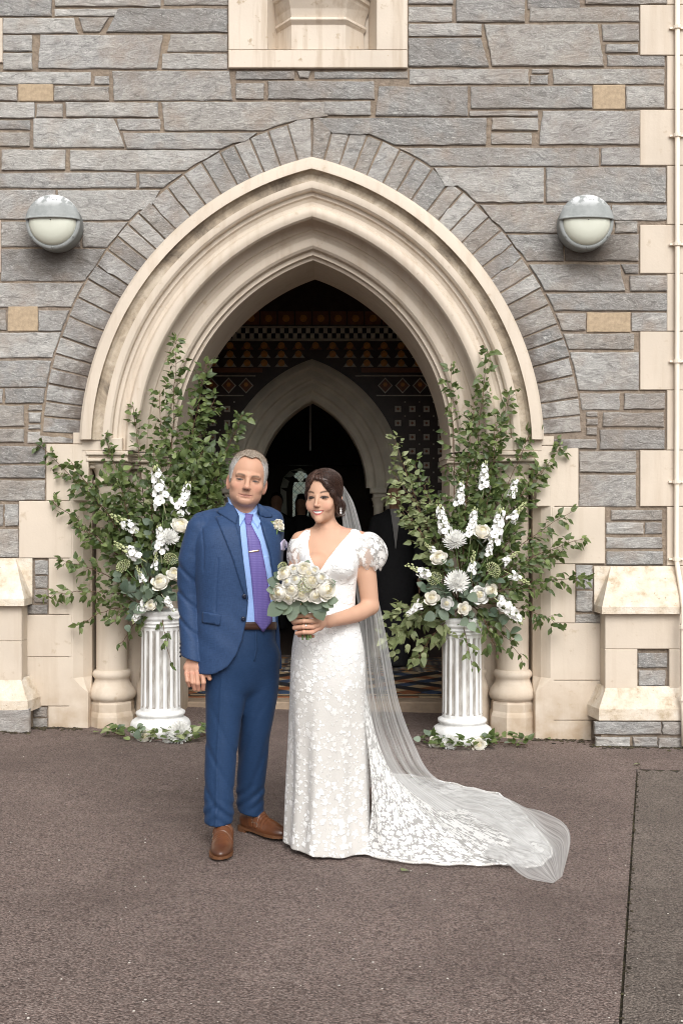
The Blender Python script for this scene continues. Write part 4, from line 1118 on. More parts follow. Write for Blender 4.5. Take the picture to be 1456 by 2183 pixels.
def arrangement(px0, label, branches, flowers, seed, euc, fill):
    r_ = random.Random(seed); c = W(px0, 1292, PY); T = thing('flower_arrangement', label, 'flowers', (c.x, PY, c.z), 'flower arrangements on pedestals')
    stems = MB(); leaves = []        # (mesh, matrix, size, y)
    def add_leaf(pool, p, d, s, nrm=None):
        nrm = Vector((r_.gauss(0, .6), -1 + r_.gauss(0, .5), .5 + r_.gauss(0, .5))) if nrm is None else nrm
        leaves.append((r_.choice(pool), Matrix.Translation(p) @ frame(d, r_.gauss(0, .25), nrm) @ Matrix.Scale(s, 4), s, p.y))
    for (tx, ty, ydep, dens, pool, size) in branches:
        a = Vector((r_.uniform(-.05, .05), r_.uniform(-.06, .06), .02)); e = W(tx, ty, PY + ydep) - c
        mid = a.lerp(e, .5) + Vector((r_.uniform(-.05, .05), -.03 + ydep * .3, .10 if e.z > -.2 else .16)); L = (e - a).length
        N = 14; pts = [a * (1 - t_) ** 2 + mid * 2 * t_ * (1 - t_) + e * t_ * t_ for t_ in [i / N for i in range(N + 1)]]
        pts = [p + Vector((r_.gauss(0, .006), r_.gauss(0, .006), r_.gauss(0, .006))) * (i / N) for i, p in enumerate(pts)]
        stems.tube(pts, [.0045 * (1 - .75 * i / N) + .0007 for i in range(N + 1)], 4)
        n = int(L / .040 * dens); sd = 1
        for i in range(n):
            t_ = .22 + .78 * (i + r_.random()) / n; k = min(N - 1, int(t_ * N)); p = pts[k].lerp(pts[k + 1], t_ * N - k); tan = (pts[k + 1] - pts[k]).normalized(); sd = -sd
            side = Vector((tan.z * sd, r_.uniform(-.9, .5), -tan.x * sd)).normalized(); d = (tan * r_.uniform(.5, 1.1) + side * r_.uniform(.5, 1.0) + Vector((0, 0, r_.uniform(-.4, .15)))).normalized()
            tl = r_.uniform(.04, .17) * (1.15 - .72 * t_); q = p + d * tl
            stems.tube([p, p.lerp(q, .5) + Vector((0, 0, .006)), q], [.0016, .0012, .0007], 3, False)
            nl = 2 + int(tl / .03)
            for j in range(nl):
                f = (j + .6) / nl; pp = p.lerp(q, f); ld = (d + Vector((r_.gauss(0, .7), r_.gauss(0, .5), r_.gauss(-.45, .45)))).normalized()
                add_leaf(pool, pp, ld, size * r_.uniform(.7, 1.5))
        add_leaf(pool, e, (pts[-1] - pts[-2]).normalized(), size * .7)
    for (ex, ey, ydep, n) in euc:     # eucalyptus tufts low in the arrangement
        e = W(ex, ey, PY + ydep) - c; a = Vector((e.x * .15, -.05, .02)); stems.tube([a, a.lerp(e, .5) + Vector((0, -.02, .04)), e], [.003, .002, .001], 4)
        for i in range(n):
            f = .3 + .7 * (i + .5) / n; p = a.lerp(e, f) + Vector((0, -.02, .04)) * 4 * f * (1 - f) * .5; d = ((e - a).normalized() * .4 + Vector((r_.gauss(0, .8), r_.gauss(-.3, .5), r_.gauss(0, .7)))).normalized(); add_leaf(EL, p, d, r_.uniform(.05, .088))
    for (fx, fy, sx, sy, n, pool) in fill:      # leafy heart of the arrangement
        for i in range(n):
            a_ = r_.uniform(0, 6.28); q_ = r_.random() ** .6; p = W(fx + math.cos(a_) * q_ * sx, fy + math.sin(a_) * q_ * sy, PY + r_.uniform(-.15, .05)) - c
            d = (p * .8 + Vector((r_.gauss(0, .3), r_.gauss(-.1, .3), r_.gauss(0, .3)))).normalized(); add_leaf(pool, p, d, r_.uniform(.042, .072))
    stems.build('stems', TWIG, T, True)
    leaves.sort(key=lambda q: q[3] - q[2] * 6)
    for m, M, s, y in leaves[:300]:
        o = obj('leaf', m, None, T); o.matrix_basis = M
    groups = {}
    for m, M, s, y in leaves[300:]: groups.setdefault(m.materials[0].name, []).append((m, M))
    vs, fs, mi, mats = [], [], [], []
    for k, (nm, lst) in enumerate(groups.items()):
        mats.append(bpy.data.materials[nm])
        for m, M in lst:
            n0 = len(vs); vs += [tuple(M @ v_.co) for v_ in m.vertices]; fs += [tuple(i + n0 for i in p.vertices) for p in m.polygons]; mi += [k] * len(m.polygons)
    if vs:
        mm = mesh('foliage', vs, fs, True); [mm.materials.append(x) for x in mats]; mm.polygons.foreach_set('material_index', mi); mm.update(); o = obj('foliage', mm, None, T); o['kind'] = 'stuff'
    fst = MB()
    for fl in flowers:
        kind = fl[0]
        if kind in ('stock', 'snap'):
            _, x0, y0, x1, y1, dep = fl; p0 = W(x0, y0, PY + dep) - c; p1 = W(x1, y1, PY + dep - .01) - c; d = p1 - p0; m = r_.choice(STOCK if kind == 'stock' else SNAP)
            put(m, 'stock_spike' if kind == 'stock' else 'snapdragon_spike', T, p0, frame(d, r_.uniform(0, 6)), d.length * 1.05); fst.tube([Vector((p0.x * .3, -.02, 0)), p0 * .6 + Vector((0, -.02, .02)), p0], .003, 4)
        else:
            _, x0, y0, rp, dep = fl; p = W(x0, y0, PY + dep) - c; d = Vector((p.x * 1.2 + r_.gauss(0, .12), -.55, p.z * .9 + .12 + r_.gauss(0, .08))); m, nm = {'rose': (ROSES, 'rose'), 'mum': (MUMS, 'chrysanthemum'), 'ran': (WROSE, 'ranunculus'), 'umb': (UMB, 'umbel_flower')}[kind]
            put(r_.choice(m), nm, T, p, zframe(d, r_.uniform(0, 6)), rp / 316); fst.tube([Vector((p.x * .3, -.02, 0)), p * .6, p + d.normalized() * -.02], .0035, 4)
    fst.build('flower_stems', STEMG, T, True); return T
B_, P_ = BL, PL
lb = [(375, 718, .10, 1.4, B_, .047), (440, 775, .06, 1.3, B_, .050), (516, 885, .02, 1.3, B_, .050), (458, 850, .10, 1.3, B_, .048), (340, 840, .12, 1.0, B_, .042), (285, 862, .14, .8, B_, .040), (222, 930, .10, 1.0, B_, .042), (88, 948, .12, .9, B_, .042), (150, 985, .02, 1.1, B_, .044), (110, 1072, .08, .8, B_, .040), (130, 1195, .04, 1.1, B_, .044), (165, 1120, -.02, 1.2, B_, .046), (105, 1272, .06, .9, B_, .044),
      (160, 1335, .04, .8, B_, .042), (235, 1330, -.10, .8, B_, .044), (475, 1000, .0, 1.5, B_, .050), (470, 1070, .02, 1.6, B_, .050), (430, 960, -.05, 1.5, B_, .050), (330, 960, -.05, 1.4, B_, .048), (250, 1010, -.10, 1.5, B_, .050), (400, 1040, -.08, 1.5, B_, .048), (200, 1060, -.05, 1.2, B_, .048), (265, 1370, -.12, .9, B_, .042), (365, 1415, -.20, .5, B_, .040), (420, 1110, .0, 1.4, B_, .048)]
lf = [('rose', 341, 1240, 18, -.20), ('rose', 386, 1118, 19, -.16), ('mum', 362, 1146, 21, -.19), ('rose', 372, 1222, 15, -.18), ('snap', 290, 1130, 238, 1098, -.16), ('snap', 296, 1188, 246, 1158, -.18), ('snap', 306, 1240, 292, 1208, -.20), ('snap', 330, 1212, 334, 1178, -.19),
      ('stock', 344, 1180, 340, 1122, -.18), ('stock', 350, 1078, 332, 996, -.12), ('stock', 384, 1098, 402, 1030, -.10), ('stock', 312, 1286, 284, 1326, -.20), ('stock', 352, 1276, 372, 1302, -.20), ('umb', 264, 1207, 17, -.18), ('umb', 364, 1192, 15, -.20), ('umb', 318, 1070, 10, -.10), ('rose', 322, 1290, 11, -.21)]
le = [(262, 1262, -.18, 9), (285, 1300, -.20, 9), (310, 1262, -.22, 8), (250, 1232, -.12, 8), (375, 1262, -.18, 8), (345, 1290, -.22, 8), (300, 1180, -.16, 7), (330, 1215, -.17, 7), (280, 1150, -.12, 8), (390, 1180, -.10, 8), (320, 1110, -.12, 8), (268, 1335, -.16, 7)]
arrangement(338, 'birch branches with white roses on the left pedestal beside the man', lb, lf, 5, le, [(330, 1150, 85, 130, 170, BL), (420, 1020, 60, 80, 90, BL), (250, 1090, 60, 90, 60, BL)])
rb = [(1036, 750, .08, 1.3, B_, .044), (962, 782, .10, .9, B_, .042), (1088, 832, .06, 1.1, B_, .044), (1010, 850, .02, 1.2, B_, .044), (1142, 905, .08, 1.1, B_, .046), (1195, 948, .10, 1.0, B_, .046), (1060, 900, -.04, 1.3, B_, .046), (836, 932, .02, 1.0, P_, .042), (832, 1000, -.02, .9, P_, .042), (832, 1055, -.04, 1.0, P_, .044), (880, 985, .02, 1.1, B_, .042), (858, 1088, -.06, 1.0, P_, .044), (1218, 1090, .06, .9, B_, .042), (1245, 1150, .04, 1.0, B_, .044), (1252, 1236, .02, .9, B_, .042), (1200, 1180, -.04, 1.1, B_, .044), (1190, 1330, .0, .9, B_, .046), (1115, 1412, -.06, .9, B_, .046),
      (1150, 1260, -.08, 1.1, B_, .046), (835, 1372, -.04, 1.5, P_, .055), (880, 1418, -.08, 1.3, P_, .055), (840, 1310, -.02, 1.3, P_, .05), (1060, 1395, -.18, .8, B_, .048), (1005, 1425, -.22, .6, B_, .040), (1120, 1040, -.06, 1.2, B_, .046), (1000, 960, -.08, 1.3, B_, .044), (930, 1060, -.08, 1.0, B_, .042), (1100, 1130, -.10, 1.3, B_, .046), (1050, 1020, -.06, 1.2, B_, .046), (1160, 1000, .02, 1.0, B_, .044)]
rf = [('mum', 970, 1153, 26, -.19), ('mum', 974, 1241, 27, -.22), ('rose', 1028, 1131, 18, -.18), ('rose', 935, 1188, 17, -.19), ('rose', 920, 1274, 15, -.21), ('rose', 989, 1297, 13, -.23), ('ran', 1022, 1268, 18, -.22), ('ran', 952, 1286, 13, -.22), ('umb', 1050, 1215, 18, -.21), ('umb', 926, 1234, 16, -.19), ('rose', 1046, 1258, 15, -.20),
      ('stock', 948, 1138, 936, 1078, -.15), ('stock', 978, 1078, 984, 1028, -.12), ('stock', 1004, 1140, 1012, 1085, -.15), ('stock', 1050, 1158, 1068, 1086, -.16), ('stock', 1040, 1185, 1048, 1150, -.18), ('snap', 916, 1228, 868, 1204, -.18), ('snap', 1005, 1222, 1010, 1176, -.19), ('snap', 1086, 1112, 1118, 1072, -.12), ('snap', 1088, 1224, 1128, 1244, -.18), ('snap', 930, 1180, 905, 1158, -.14), ('snap', 1070, 1200, 1104, 1176, -.14),
      ('stock', 1062, 1282, 1112, 1324, -.20), ('stock', 898, 1286, 866, 1312, -.18), ('stock', 1030, 1040, 1034, 985, -.08), ('stock', 1090, 1060, 1100, 1020, -.06)]
re_ = [(900, 1250, -.18, 9), (925, 1310, -.21, 9), (1040, 1270, -.22, 9), (1060, 1235, -.20, 8), (1000, 1265, -.22, 8), (955, 1200, -.18, 8), (1010, 1200, -.17, 8), (1000, 1330, -.22, 7), (1070, 1330, -.18, 9), (900, 1220, -.12, 7), (1030, 1160, -.14, 7), (945, 1262, -.22, 7), (1100, 1360, -.14, 8)]
arrangement(985, 'birch branches with white chrysanthemums and roses on the right pedestal', rb, rf, 12, re_, [(990, 1180, 80, 110, 130, BL), (1060, 1120, 60, 90, 60, BL), (850, 1340, 35, 60, 50, PL)])

def garland(label, cx, spots, flowers, seed):
    "spots: (px, distance in front of the pedestal axis)"
    r_ = random.Random(seed); X_ = WX(cx, PY); T = thing('garland', label, 'garland', (X_, PY, g(X_)), 'garlands round the pedestal feet'); st = MB()
    pts = [Vector((WX(px, PY - f) - X_, -f, g(WX(px, PY - f)) - g(X_) + .02)) for px, f in spots]; st.tube(pts, .003, 4); st.build('stem', TWIG, T)
    for a, b in zip(pts, pts[1:]):
        n = max(3, int((b - a).length / .0085))
        for i in range(n):
            p = a.lerp(b, r_.random()) + Vector((r_.gauss(0, .03), r_.gauss(-.01, .025), r_.uniform(-.01, .06))); p.z = max(p.z, .008 + g(p.x + X_) - g(X_))
            if math.hypot(p.x, p.y) < .21: p *= .225 / max(.05, math.hypot(p.x, p.y)); p.z = abs(p.z) + .01
            d = Vector((r_.gauss(0, 1), r_.gauss(-.2, .8), r_.uniform(-.05, .7))).normalized()
            o = obj('leaf', r_.choice(BL + BL + PL + EL[:1]), None, T); o.matrix_basis = Matrix.Translation(p) @ frame(d, r_.gauss(0, .3), Vector((r_.gauss(0, .5), -.5, 1))) @ Matrix.Scale(r_.uniform(.04, .07), 4)
    for kind, px, f, rp in flowers:
        s = rp / 322; x = WX(px, PY - f); p = Vector((x - X_, -f, g(x) - g(X_) + s * .7)); m = {'rose': ROSES, 'mum': MUMS}[kind]
        put(r_.choice(m), 'rose' if kind == 'rose' else 'chrysanthemum', T, p, zframe((r_.gauss(0, .3), -1, .6), r_.uniform(0, 6)), s)
garland('leaf garland with one rose and a big chrysanthemum at left pedestal foot', 343, [(238, .10), (258, .20), (285, .26), (330, .30), (370, .31), (410, .26), (438, .14), (430, .02)], [('rose', 309, .28, 15), ('mum', 383, .28, 27), ('mum', 360, .29, 14)], 3)
garland('leaf garland with two roses and a chrysanthemum at right pedestal foot', 985, [(908, .12), (925, .24), (965, .30), (1005, .30), (1040, .25), (1062, .12), (1090, .16), (1124, .20)], [('rose', 929, .24, 14), ('mum', 958, .28, 18), ('rose', 1021, .29, 15)], 8)
r_ = random.Random(77); k = 0
for (px, py, dsc) in ((1166, 1577, 'small green fallen leaf at the foot of the right jamb'), (868, 1550, 'fallen leaf on the tarmac between the veil and right pedestal'), (855, 1862, 'dry tan leaf on the tarmac in front of the train'), (1363, 1632, 'green weed leaf by the path corner on the right'), (200, 1565, 'fallen leaf by the left column plinth')):
    p = G(px, py); o = obj('fallen_leaf', (PL[0] if 'dry' not in dsc else PL[1]), None); tag(o, dsc, 'leaf', 'fallen leaves'); o.matrix_basis = Matrix.Translation((p.x, p.y, g(p.x) + .012)) @ frame((r_.gauss(0, 1), r_.gauss(0, 1), .1), .2) @ Matrix.Scale(.05, 4)
# ================================================================== people
def Rm(yaw, pitch=0, roll=0):
    return np.array(Matrix.Rotation(R(yaw), 3, 'Z') @ Matrix.Rotation(R(roll), 3, 'Y') @ Matrix.Rotation(R(pitch), 3, 'X'), np.float32)
def A(v): return np.array(v, np.float32)
def mat_tint(name, rough=.5, sss=.0, bump=.0, bscale=300, spec=.4):
    t = NT(name); c = t.n('VertexColor', {'layer_name': 'tint'}).outputs[0]
    nrm = t.bump(t.noise(t.coord('Object'), bscale, 3), bump, .002) if bump else None
    t.fin(c, rough, nrm, spec)
    if sss: t.b.inputs['Subsurface Weight'].default_value = sss; t.b.inputs['Subsurface Radius'].default_value = (.012, .005, .003); t.b.inputs['Subsurface Scale'].default_value = .6
    return t.m
SKIN = mat_tint('skin', .50, .0, .10, 240, .25)
HAIR_M = mat_tint('short_hair', .6, 0, .5, 500, .3)
def mixc(c, m, k): m = np.clip(m, 0, 1)[:, None]; return c * (1 - m) + A(k) * m
def sstep(a, b, x): t = np.clip((x - a) / (b - a), 0, 1); return t * t * (3 - 2 * t)

class Head:
    def __init__(s, O, M, k, male): s.O, s.M, s.k, s.male = A(O), M, k, male
    def loc(s, p): return ((p - s.O) @ s.M / s.k).astype(np.float32)
    def wor(s, q): return A(q) * s.k @ s.M.T + s.O
    def skull(s, q):
        if s.male:
            d = ell(q, (0, .012, .028), (.080, .098, .088)); d = smin(d, ell(q, (0, -.020, -.045), (.070, .068, .078)), .03)
            d = smin(d, ell(q, (0, -.020, -.078), (.062, .060, .042)), .025); d = smin(d, ell(q, (0, -.070, -.099), (.027, .019, .019)), .022)
        else:
            d = ell(q, (0, .012, .03), (.073, .092, .082)); d = smin(d, ell(q, (0, -.024, -.03), (.0565, .064, .075)), .03)
            d = smin(d, ell(q, (0, -.030, -.070), (.039, .050, .040)), .028); d = smin(d, ell(q, (0, -.076, -.099), (.016, .015, .015)), .022)
        return d
    def skin(s, p):
        q = s.loc(p); m = s.male; d = s.skull(q)
        ez = -.011 if m else .0; ex = .034 if m else .031; mz = -.0735 if m else -.0635; nz = -.040 if m else -.0325
        for sd in (-1, 1):
            d = smin(d, ell(q, (sd * (.044 if m else .040), -.056, -.035 if m else -.03), (.024, .020, .020)), .02)           # cheekbone
            if m: d = smin(d, cone(q, (sd * .012, -.087, .012), (sd * .046, -.074, .010), .009, .008), .014)                  # brow ridge
            d = ssub(d, ell(q, (sd * ex, -.098 if m else -.096, ez + .001), (.019, .014, .010 if m else .0105)), .012)            # socket
            d = smin(d, ell(q, (sd * ex, -.0705, ez - .001), (.0155, .0125, .0115)), .004)                                        # lidded eye
            d = smin(d, ell(q, (sd * (.0115 if m else .0088), -.098 if m else -.093, nz - .004), (.0085 if m else .0056, .010, .0075 if m else .0052)), .006)                     # nostril wing
            # ears
            if m or sd > 0 or True:
                Me = np.array(Matrix.Rotation(R(sd * -24), 3, 'Z') @ Matrix.Rotation(R(-10), 3, 'X'), np.float32)
                ec = (sd * (.080 if m else .072), .016, -.030 if m else -.014)
                e = ell(q, ec, (.0075, .020, .034 if m else .029), Me); e = ssub(e, ell(q, (ec[0] + sd * .007, ec[1] - .003, ec[2] + .004), (.006, .011, .020), Me), .004); d = smin(d, e, .006)
        d = smin(d, cone(q, (0, -.083, .006), (0, -.108 if m else -.1005, nz + .004), .0055 if not m else .008, .0105 if m else .0070), .010)           # nose bridge
        d = smin(d, ell(q, (0, -.109 if m else -.1005, nz), (.0115 if m else .0076, .010, .0095 if m else .0068)), .006)
        w_ = .030 if m else .026
        if m:
            d = smin(d, chain(q, [(-w_, -.072, mz - .001), (0, -.0840, mz + .004), (w_, -.072, mz - .001)], [.002, .0045, .002], .003), .006)
            d = smin(d, chain(q, [(-w_ * .8, -.078, mz - .005), (0, -.0835, mz - .009), (w_ * .8, -.078, mz - .005)], [.003, .0052, .003], .003), .006)
            d = ssub(d, chain(q, [(-w_, -.082, mz - .001), (0, -.0895, mz - .001), (w_, -.082, mz - .001)], [.0012, .0018, .0012]), .003)
            for sd in (-1, 1): d = ssub(d, chain(q, [(sd * .020, -.094, nz - .002), (sd * .031, -.083, mz + .006), (sd * .033, -.078, mz - .010)], [.0008, .0014, .0004]), .008)   # smile folds
            d = ssub(d, cone(q, (-.018, -.09, -.088), (.018, -.09, -.088), .002, .002), .008)
        else:
            d = smin(d, chain(q, [(-w_, -.073, mz + .005), (-.006, -.0835, mz + .0075), (.006, -.0835, mz + .0075), (w_, -.073, mz + .005)], [.002, .0042, .0042, .002], .003), .005)
            d = smin(d, chain(q, [(-w_ * .85, -.075, mz + .0), (0, -.0815, mz - .011), (w_ * .85, -.075, mz + .0)], [.003, .0058, .003], .003), .005)
            d = ssub(d, chain(q, [(-w_, -.081, mz + .004), (0, -.0885, mz - .0015), (w_, -.081, mz + .004)], [.001, .003, .001]), .003)
            for sd in (-1, 1): d = smin(d, ell(q, (sd * .038, -.066, mz + .018), (.016, .012, .014)), .015)                    # smiling cheeks
        nb = (0, .022, -.07); ne = (0, .034, -.20)
        d = smin(d, cone(q, nb, ne, .055 if m else .041, .060 if m else .043), .028)
        return d * s.k
    def colour(s, P):
        q = s.loc(P); m = s.male; x, y, z = q[:, 0], q[:, 1], q[:, 2]; front = y < -.03
        c = np.tile(A((.52, .295, .20) if m else (.56, .335, .228)), (len(q), 1))
        c *= (1 + .05 * wob(q, 130, 6)[:, None])
        ez = -.011 if m else .0; ex = .034 if m else .031; mz = -.0735 if m else -.0635; nz = -.040 if m else -.0325
        red = np.exp(-((np.abs(x) - .042) / .018) ** 2 - ((z + .04) / .018) ** 2) * front * (.5 if m else .45)
        c = mixc(c, red, (.64, .30, .22)); c = mixc(c, np.exp(-(x / .012) ** 2 - ((z - nz) / .012) ** 2) * front * .45, (.62, .30, .22))
        c = mixc(c, sstep(.070, .082, np.abs(x)) * sstep(.02, -.01, z) * .5 * (y > -.03), (.60, .27, .20))
        if m: c = mixc(c, np.exp(-((z + .088) / .03) ** 2) * front * .15, (.42, .30, .25))
        # lips
        if m:
            lp = np.exp(-((z - mz + .003) / .0085) ** 4 - (x / .028) ** 4) * front; c = mixc(c, lp * .6, (.44, .18, .14))
            c = mixc(c, np.exp(-((z - mz + .0025 - 5.0 * x * x) / .0024) ** 2 - (x / .032) ** 6) * front * .9, (.16, .06, .05))
        else:
            w_ = .0290; u = np.clip(np.abs(x) / w_, 0, 1); mid = mz + .0065 * u * u
            up = .0095 * (1 - u ** 2.2); lo = .0150 * (1 - u ** 2); inside = (z < mid + up) & (z > mid - lo) & (np.abs(x) < w_) & front
            c = mixc(c, inside * .95, (.44, .115, .105))
            w2 = .0225; u2 = np.clip(np.abs(x) / w2, 0, 1); teeth = (z < mid + .0034 * (1 - u2 ** 2) + .0008) & (z > mid - .0058 * (1 - u2 ** 2)) & (np.abs(x) < w2) & front
            c = mixc(c, teeth * 1.0, (.72, .69, .65)); c = mixc(c, ((np.abs(x) > w2 * .93) & inside & (np.abs(z - mid) < .0025)) * .7, (.15, .04, .04))
        # brows
        ax = np.abs(x); bz = (.0085 if m else .0225) + ((.004 if m else .0055) * np.sin(np.clip((ax - .014) / .036, 0, 1) * 2.4))
        bt = .0048 if m else .0044; bm = np.exp(-((z - bz) / bt) ** 4) * sstep(.012, .017, ax) * sstep(.054 if m else .053, .044, ax) * front
        c = mixc(c, bm * (.85 if m else .92), (.15, .10, .07) if m else (.075, .042, .028))
        # eyes
        for sd in (-1, 1):
            w_, h_ = (.0145, .0038) if m else (.0165, .0064); u = (x - sd * ex) / w_; zz = z - ez - .0 * u
            up = h_ * (1 - u * u); lo = h_ * .75 * (1 - u * u); ins = (np.abs(u) < 1) & (zz < up) & (zz > -lo) & front
            lid = np.exp(-((zz - up - .0012) / (.0016 if m else .0024)) ** 2) * (np.abs(u) < 1.12) * front
            sh = np.exp(-((zz - .006) / .006) ** 2 - (u / 1.1) ** 4) * front  # upper lid shade put into the skin colour; eyeshadow on the bride
            c = mixc(c, sh * (.42 if m else .42), (.27, .14, .10)); c = mixc(c, np.exp(-((zz + .010) / .004) ** 2 - u ** 4) * front * (.25 if m else .08), (.45, .26, .21))
            c = mixc(c, ins * 1.0, (.13, .105, .095) if m else (.13, .11, .10)); ir = np.hypot(x - sd * ex - (-.001 if m else .0022), zz - .0006) < (.0070 if m else .0090); c = mixc(c, (ins & ir) * 1.0, (.035, .026, .022) if m else (.018, .009, .006))
            c = mixc(c, lid * (.9 if m else 1.0), (.06, .032, .024) if m else (.018, .010, .008))
            c = mixc(c, np.exp(-((zz + lo + .0008) / .0012) ** 2) * (np.abs(u) < 1) * front * .45, (.16, .09, .07))
            for_n = np.exp(-((x - sd * (.006 if m else .0048)) / .0028) ** 2 - ((z - nz + .0095) / .0026) ** 2) * (y < -.08); c = mixc(c, for_n * .8, (.12, .045, .035))
        return c
    def hit(s, fn, q0): return s.wor(q0)

def join_parts(parts):
    P, Q, Cc = [], [], []; n = 0
    for p, q, c in parts: P.append(p); Q.append(q + n); Cc.append(c); n += len(p)
    return np.concatenate(P), np.concatenate(Q), np.concatenate(Cc)
def hitpt(fn, px, py, near, far, off=0.0):
    D = A([[(px - 728) / FPX, 1, (1091.5 - py) / FPX]]); O = A([0, CAMY, CAMZ]); t = A([near - CAMY])
    for _ in range(80): t = np.minimum(t + np.maximum(fn(O + D * t[:, None]), -.02) * .8, far - CAMY)
    P = O + D * t[:, None]; N = normals(fn, P); return Vector((P + N * off)[0].tolist()), Vector(N[0].tolist())
def sdf_obj(name, fn, lo, hi, h, mat, parent, colf=None):
    P, Q = surface(fn, lo, hi, h); m = np_mesh(name, P, Q, True, colf(P) if colf else None)
    o = obj(name, m, mat, parent); return o
def rel(o):
    "parts are built in world coordinates; keep them there under their thing"
    p = o.parent
    while p is not None and p.parent is not None: p = p.parent
    if p is not None and o.parent.parent is None: o.location = -Vector(p.location)
    return o
def patch(name, fn, pts, off, near, far, mat, parent, **kw):
    v, f = drape(fn, pts, off, near, far, **kw); m = mesh(name, v, f, True); return rel(obj(name, m, mat, parent))

# ------------------------------------------------------------------ the man
def cloth(name, col, col2, rough=.75, wscale=900, bump=.25, sheen=.0):
    t = NT(name); v = t.coord('Object'); wv = t.n('TexNoise', Vector=t.n('Mapping', Vector=v, Scale=(1, 1, .12)).outputs[0], Scale=wscale * .5, Detail=2.0).outputs[0]
    wv2 = t.n('TexNoise', Vector=t.n('Mapping', Vector=v, Scale=(.12, .12, 1)).outputs[0], Scale=wscale * .5, Detail=2.0).outputs[0]; k = t.math('ADD', t.math('MULTIPLY', wv, .5), t.math('MULTIPLY', wv2, .5))
    c = t.ramp(k, (.35, col), (.65, col2)); cr = t.noise(v, 13, 4, .55, 1.0)
    b1 = t.bump(cr, .03, .03); nrm = t.bump(k, bump, .0015, b1)
    return t.fin(c, rough, nrm, .25, Sheen_Weight=sheen)
SUIT = cloth('blue_suit', (.014, .037, .097), (.026, .058, .138), .62, sheen=.04)
SHIRT = cloth('blue_shirt', (.24, .37, .66), (.30, .44, .74), .7, 1200, .12, .0)
def mat_tie():
    t = NT('purple_tie'); v = t.coord('Object'); w_ = t.n('TexWave', {'wave_type': 'BANDS', 'bands_direction': 'Z'}, Vector=v, Scale=42.0, Distortion=.4).outputs[0]
    w2 = t.n('TexWave', {'wave_type': 'BANDS', 'bands_direction': 'X'}, Vector=v, Scale=60.0, Distortion=.4).outputs[0]
    k = t.math('MULTIPLY', w_, w2); return t.fin(t.ramp(k, (.1, (.105, .082, .27)), (.6, (.155, .125, .36))), .45, t.bump(k, .3, .002), .4)
TIE = mat_tie()
YM = -2.62
man = thing('person', 'man in a blue suit and purple tie standing with one arm behind the bride', 'person', (-.475, YM, g(-.475)))
mh = Head(W(528.5, 1019, YM - .005), Rm(6, 2, 8.5), 1.04, True)
def man_skin(p): return mh.skin(p)
hp = lambda px, py, y: tuple(W(px, py, y))
def man_hand(p):
    d = cone(p, hp(409, 1380, -2.70), hp(414, 1402, -2.715), .033, .029)
    d = smin(d, ell(p, hp(416, 1420, -2.72), (.043, .020, .046)), .018)
    d = smin(d, chain(p, [hp(401, 1424, -2.72), hp(432, 1424, -2.722)], [.020, .022]), .015)
    for k_, pi, tp, r_ in (((398, 1436), (400, 1451), (404, 1462), .0092), ((409, 1435), (411.5, 1455), (415, 1469), .0103), ((420.5, 1434), (422, 1457), (423.5, 1470), .0106), ((432, 1434), (434.5, 1455), (433.5, 1469), .0104)):
        mp = (k_[0] + (413 - k_[0]) * .25, 1418)
        f = chain(p, [hp(*mp, -2.725), hp(*k_, -2.738), hp(*pi, -2.752), hp(*tp, -2.735)], [r_ * 1.15, r_ * 1.1, r_, r_ * .88], .004); d = smin(d, f, .0042)
    th = chain(p, [hp(430, 1410, -2.72), hp(441, 1428, -2.735), hp(447.5, 1447, -2.742)], [.017, .0125, .0095], .006); d = smin(d, th, .008)
    return d + .0006 * wob(p, 160, 6)
def hand_col(P):
    c = np.tile(A((.50, .275, .19)), (len(P), 1)); z = P[:, 2]; k = sstep(W(0, 1450, -2.74).z, W(0, 1465, -2.74).z, z); c = mixc(c, k * .35, (.62, .28, .20)); c = mixc(c, np.exp(-((z - W(0, 1434, -2.74).z) / .006) ** 2) * .3, (.62, .27, .2)); return c * (1 + .06 * wob(P, 120, 6)[:, None])
def man_body(p):
    d = smin(man_skin(p), cone(p, mh.wor((0, .03, -.17)), (-.47, YM + .01, 1.32), .055, .08), .03)
    d = smin(d, chain(p, [(-.48, YM, 1.34), hp(440, 1150, YM), hp(409, 1200, -2.655), hp(405, 1265, -2.64), hp(410, 1385, -2.70)], [.07, .035, .035, .035, .030], .02), .03)
    # the arm behind the bride and its hand, resting on her back
    d = smin(d, chain(p, [(-.44, YM, 1.34), hp(574, 1140, -2.57), hp(574, 1205, -2.45), hp(590, 1268, -2.38), hp(668, 1257, -2.435)], [.06, .034, .034, .034, .028], .02), .03)
    h = smin(cone(p, hp(668, 1257, -2.435), (-.085, -2.452, 1.137), .027, .026), ell(p, (-.062, -2.462, 1.136), (.045, .019, .040)), .015)
    for i_ in range(4): h = smin(h, chain(p, [(-.045, -2.470, 1.162 - i_ * .018), (-.012, -2.490, 1.164 - i_ * .019), (.016, -2.512, 1.162 - i_ * .019)], [.0105, .0095, .0080], .003), .004)
    h = smin(h, chain(p, [(-.075, -2.47, 1.165), (-.052, -2.485, 1.188), (-.030, -2.50, 1.195)], [.014, .011, .009], .004), .008); d = smin(d, h, .008)
    return smin(d, man_hand(p), .006)
def man_col(P):
    k = np.maximum(sstep(1.2, 1.1, P[:, 2]), sstep(-.35, -.3, P[:, 0]))[:, None]; return mh.colour(P) * (1 - k) + hand_col(P) * k
O = mh.O; P_, Q_ = surface(man_body, (-.745, -2.80, .67), (.04, -2.32, 1.79), .0025)
rel(obj('body', np_mesh('body', P_, Q_, True, man_col(P_)), SKIN, man))
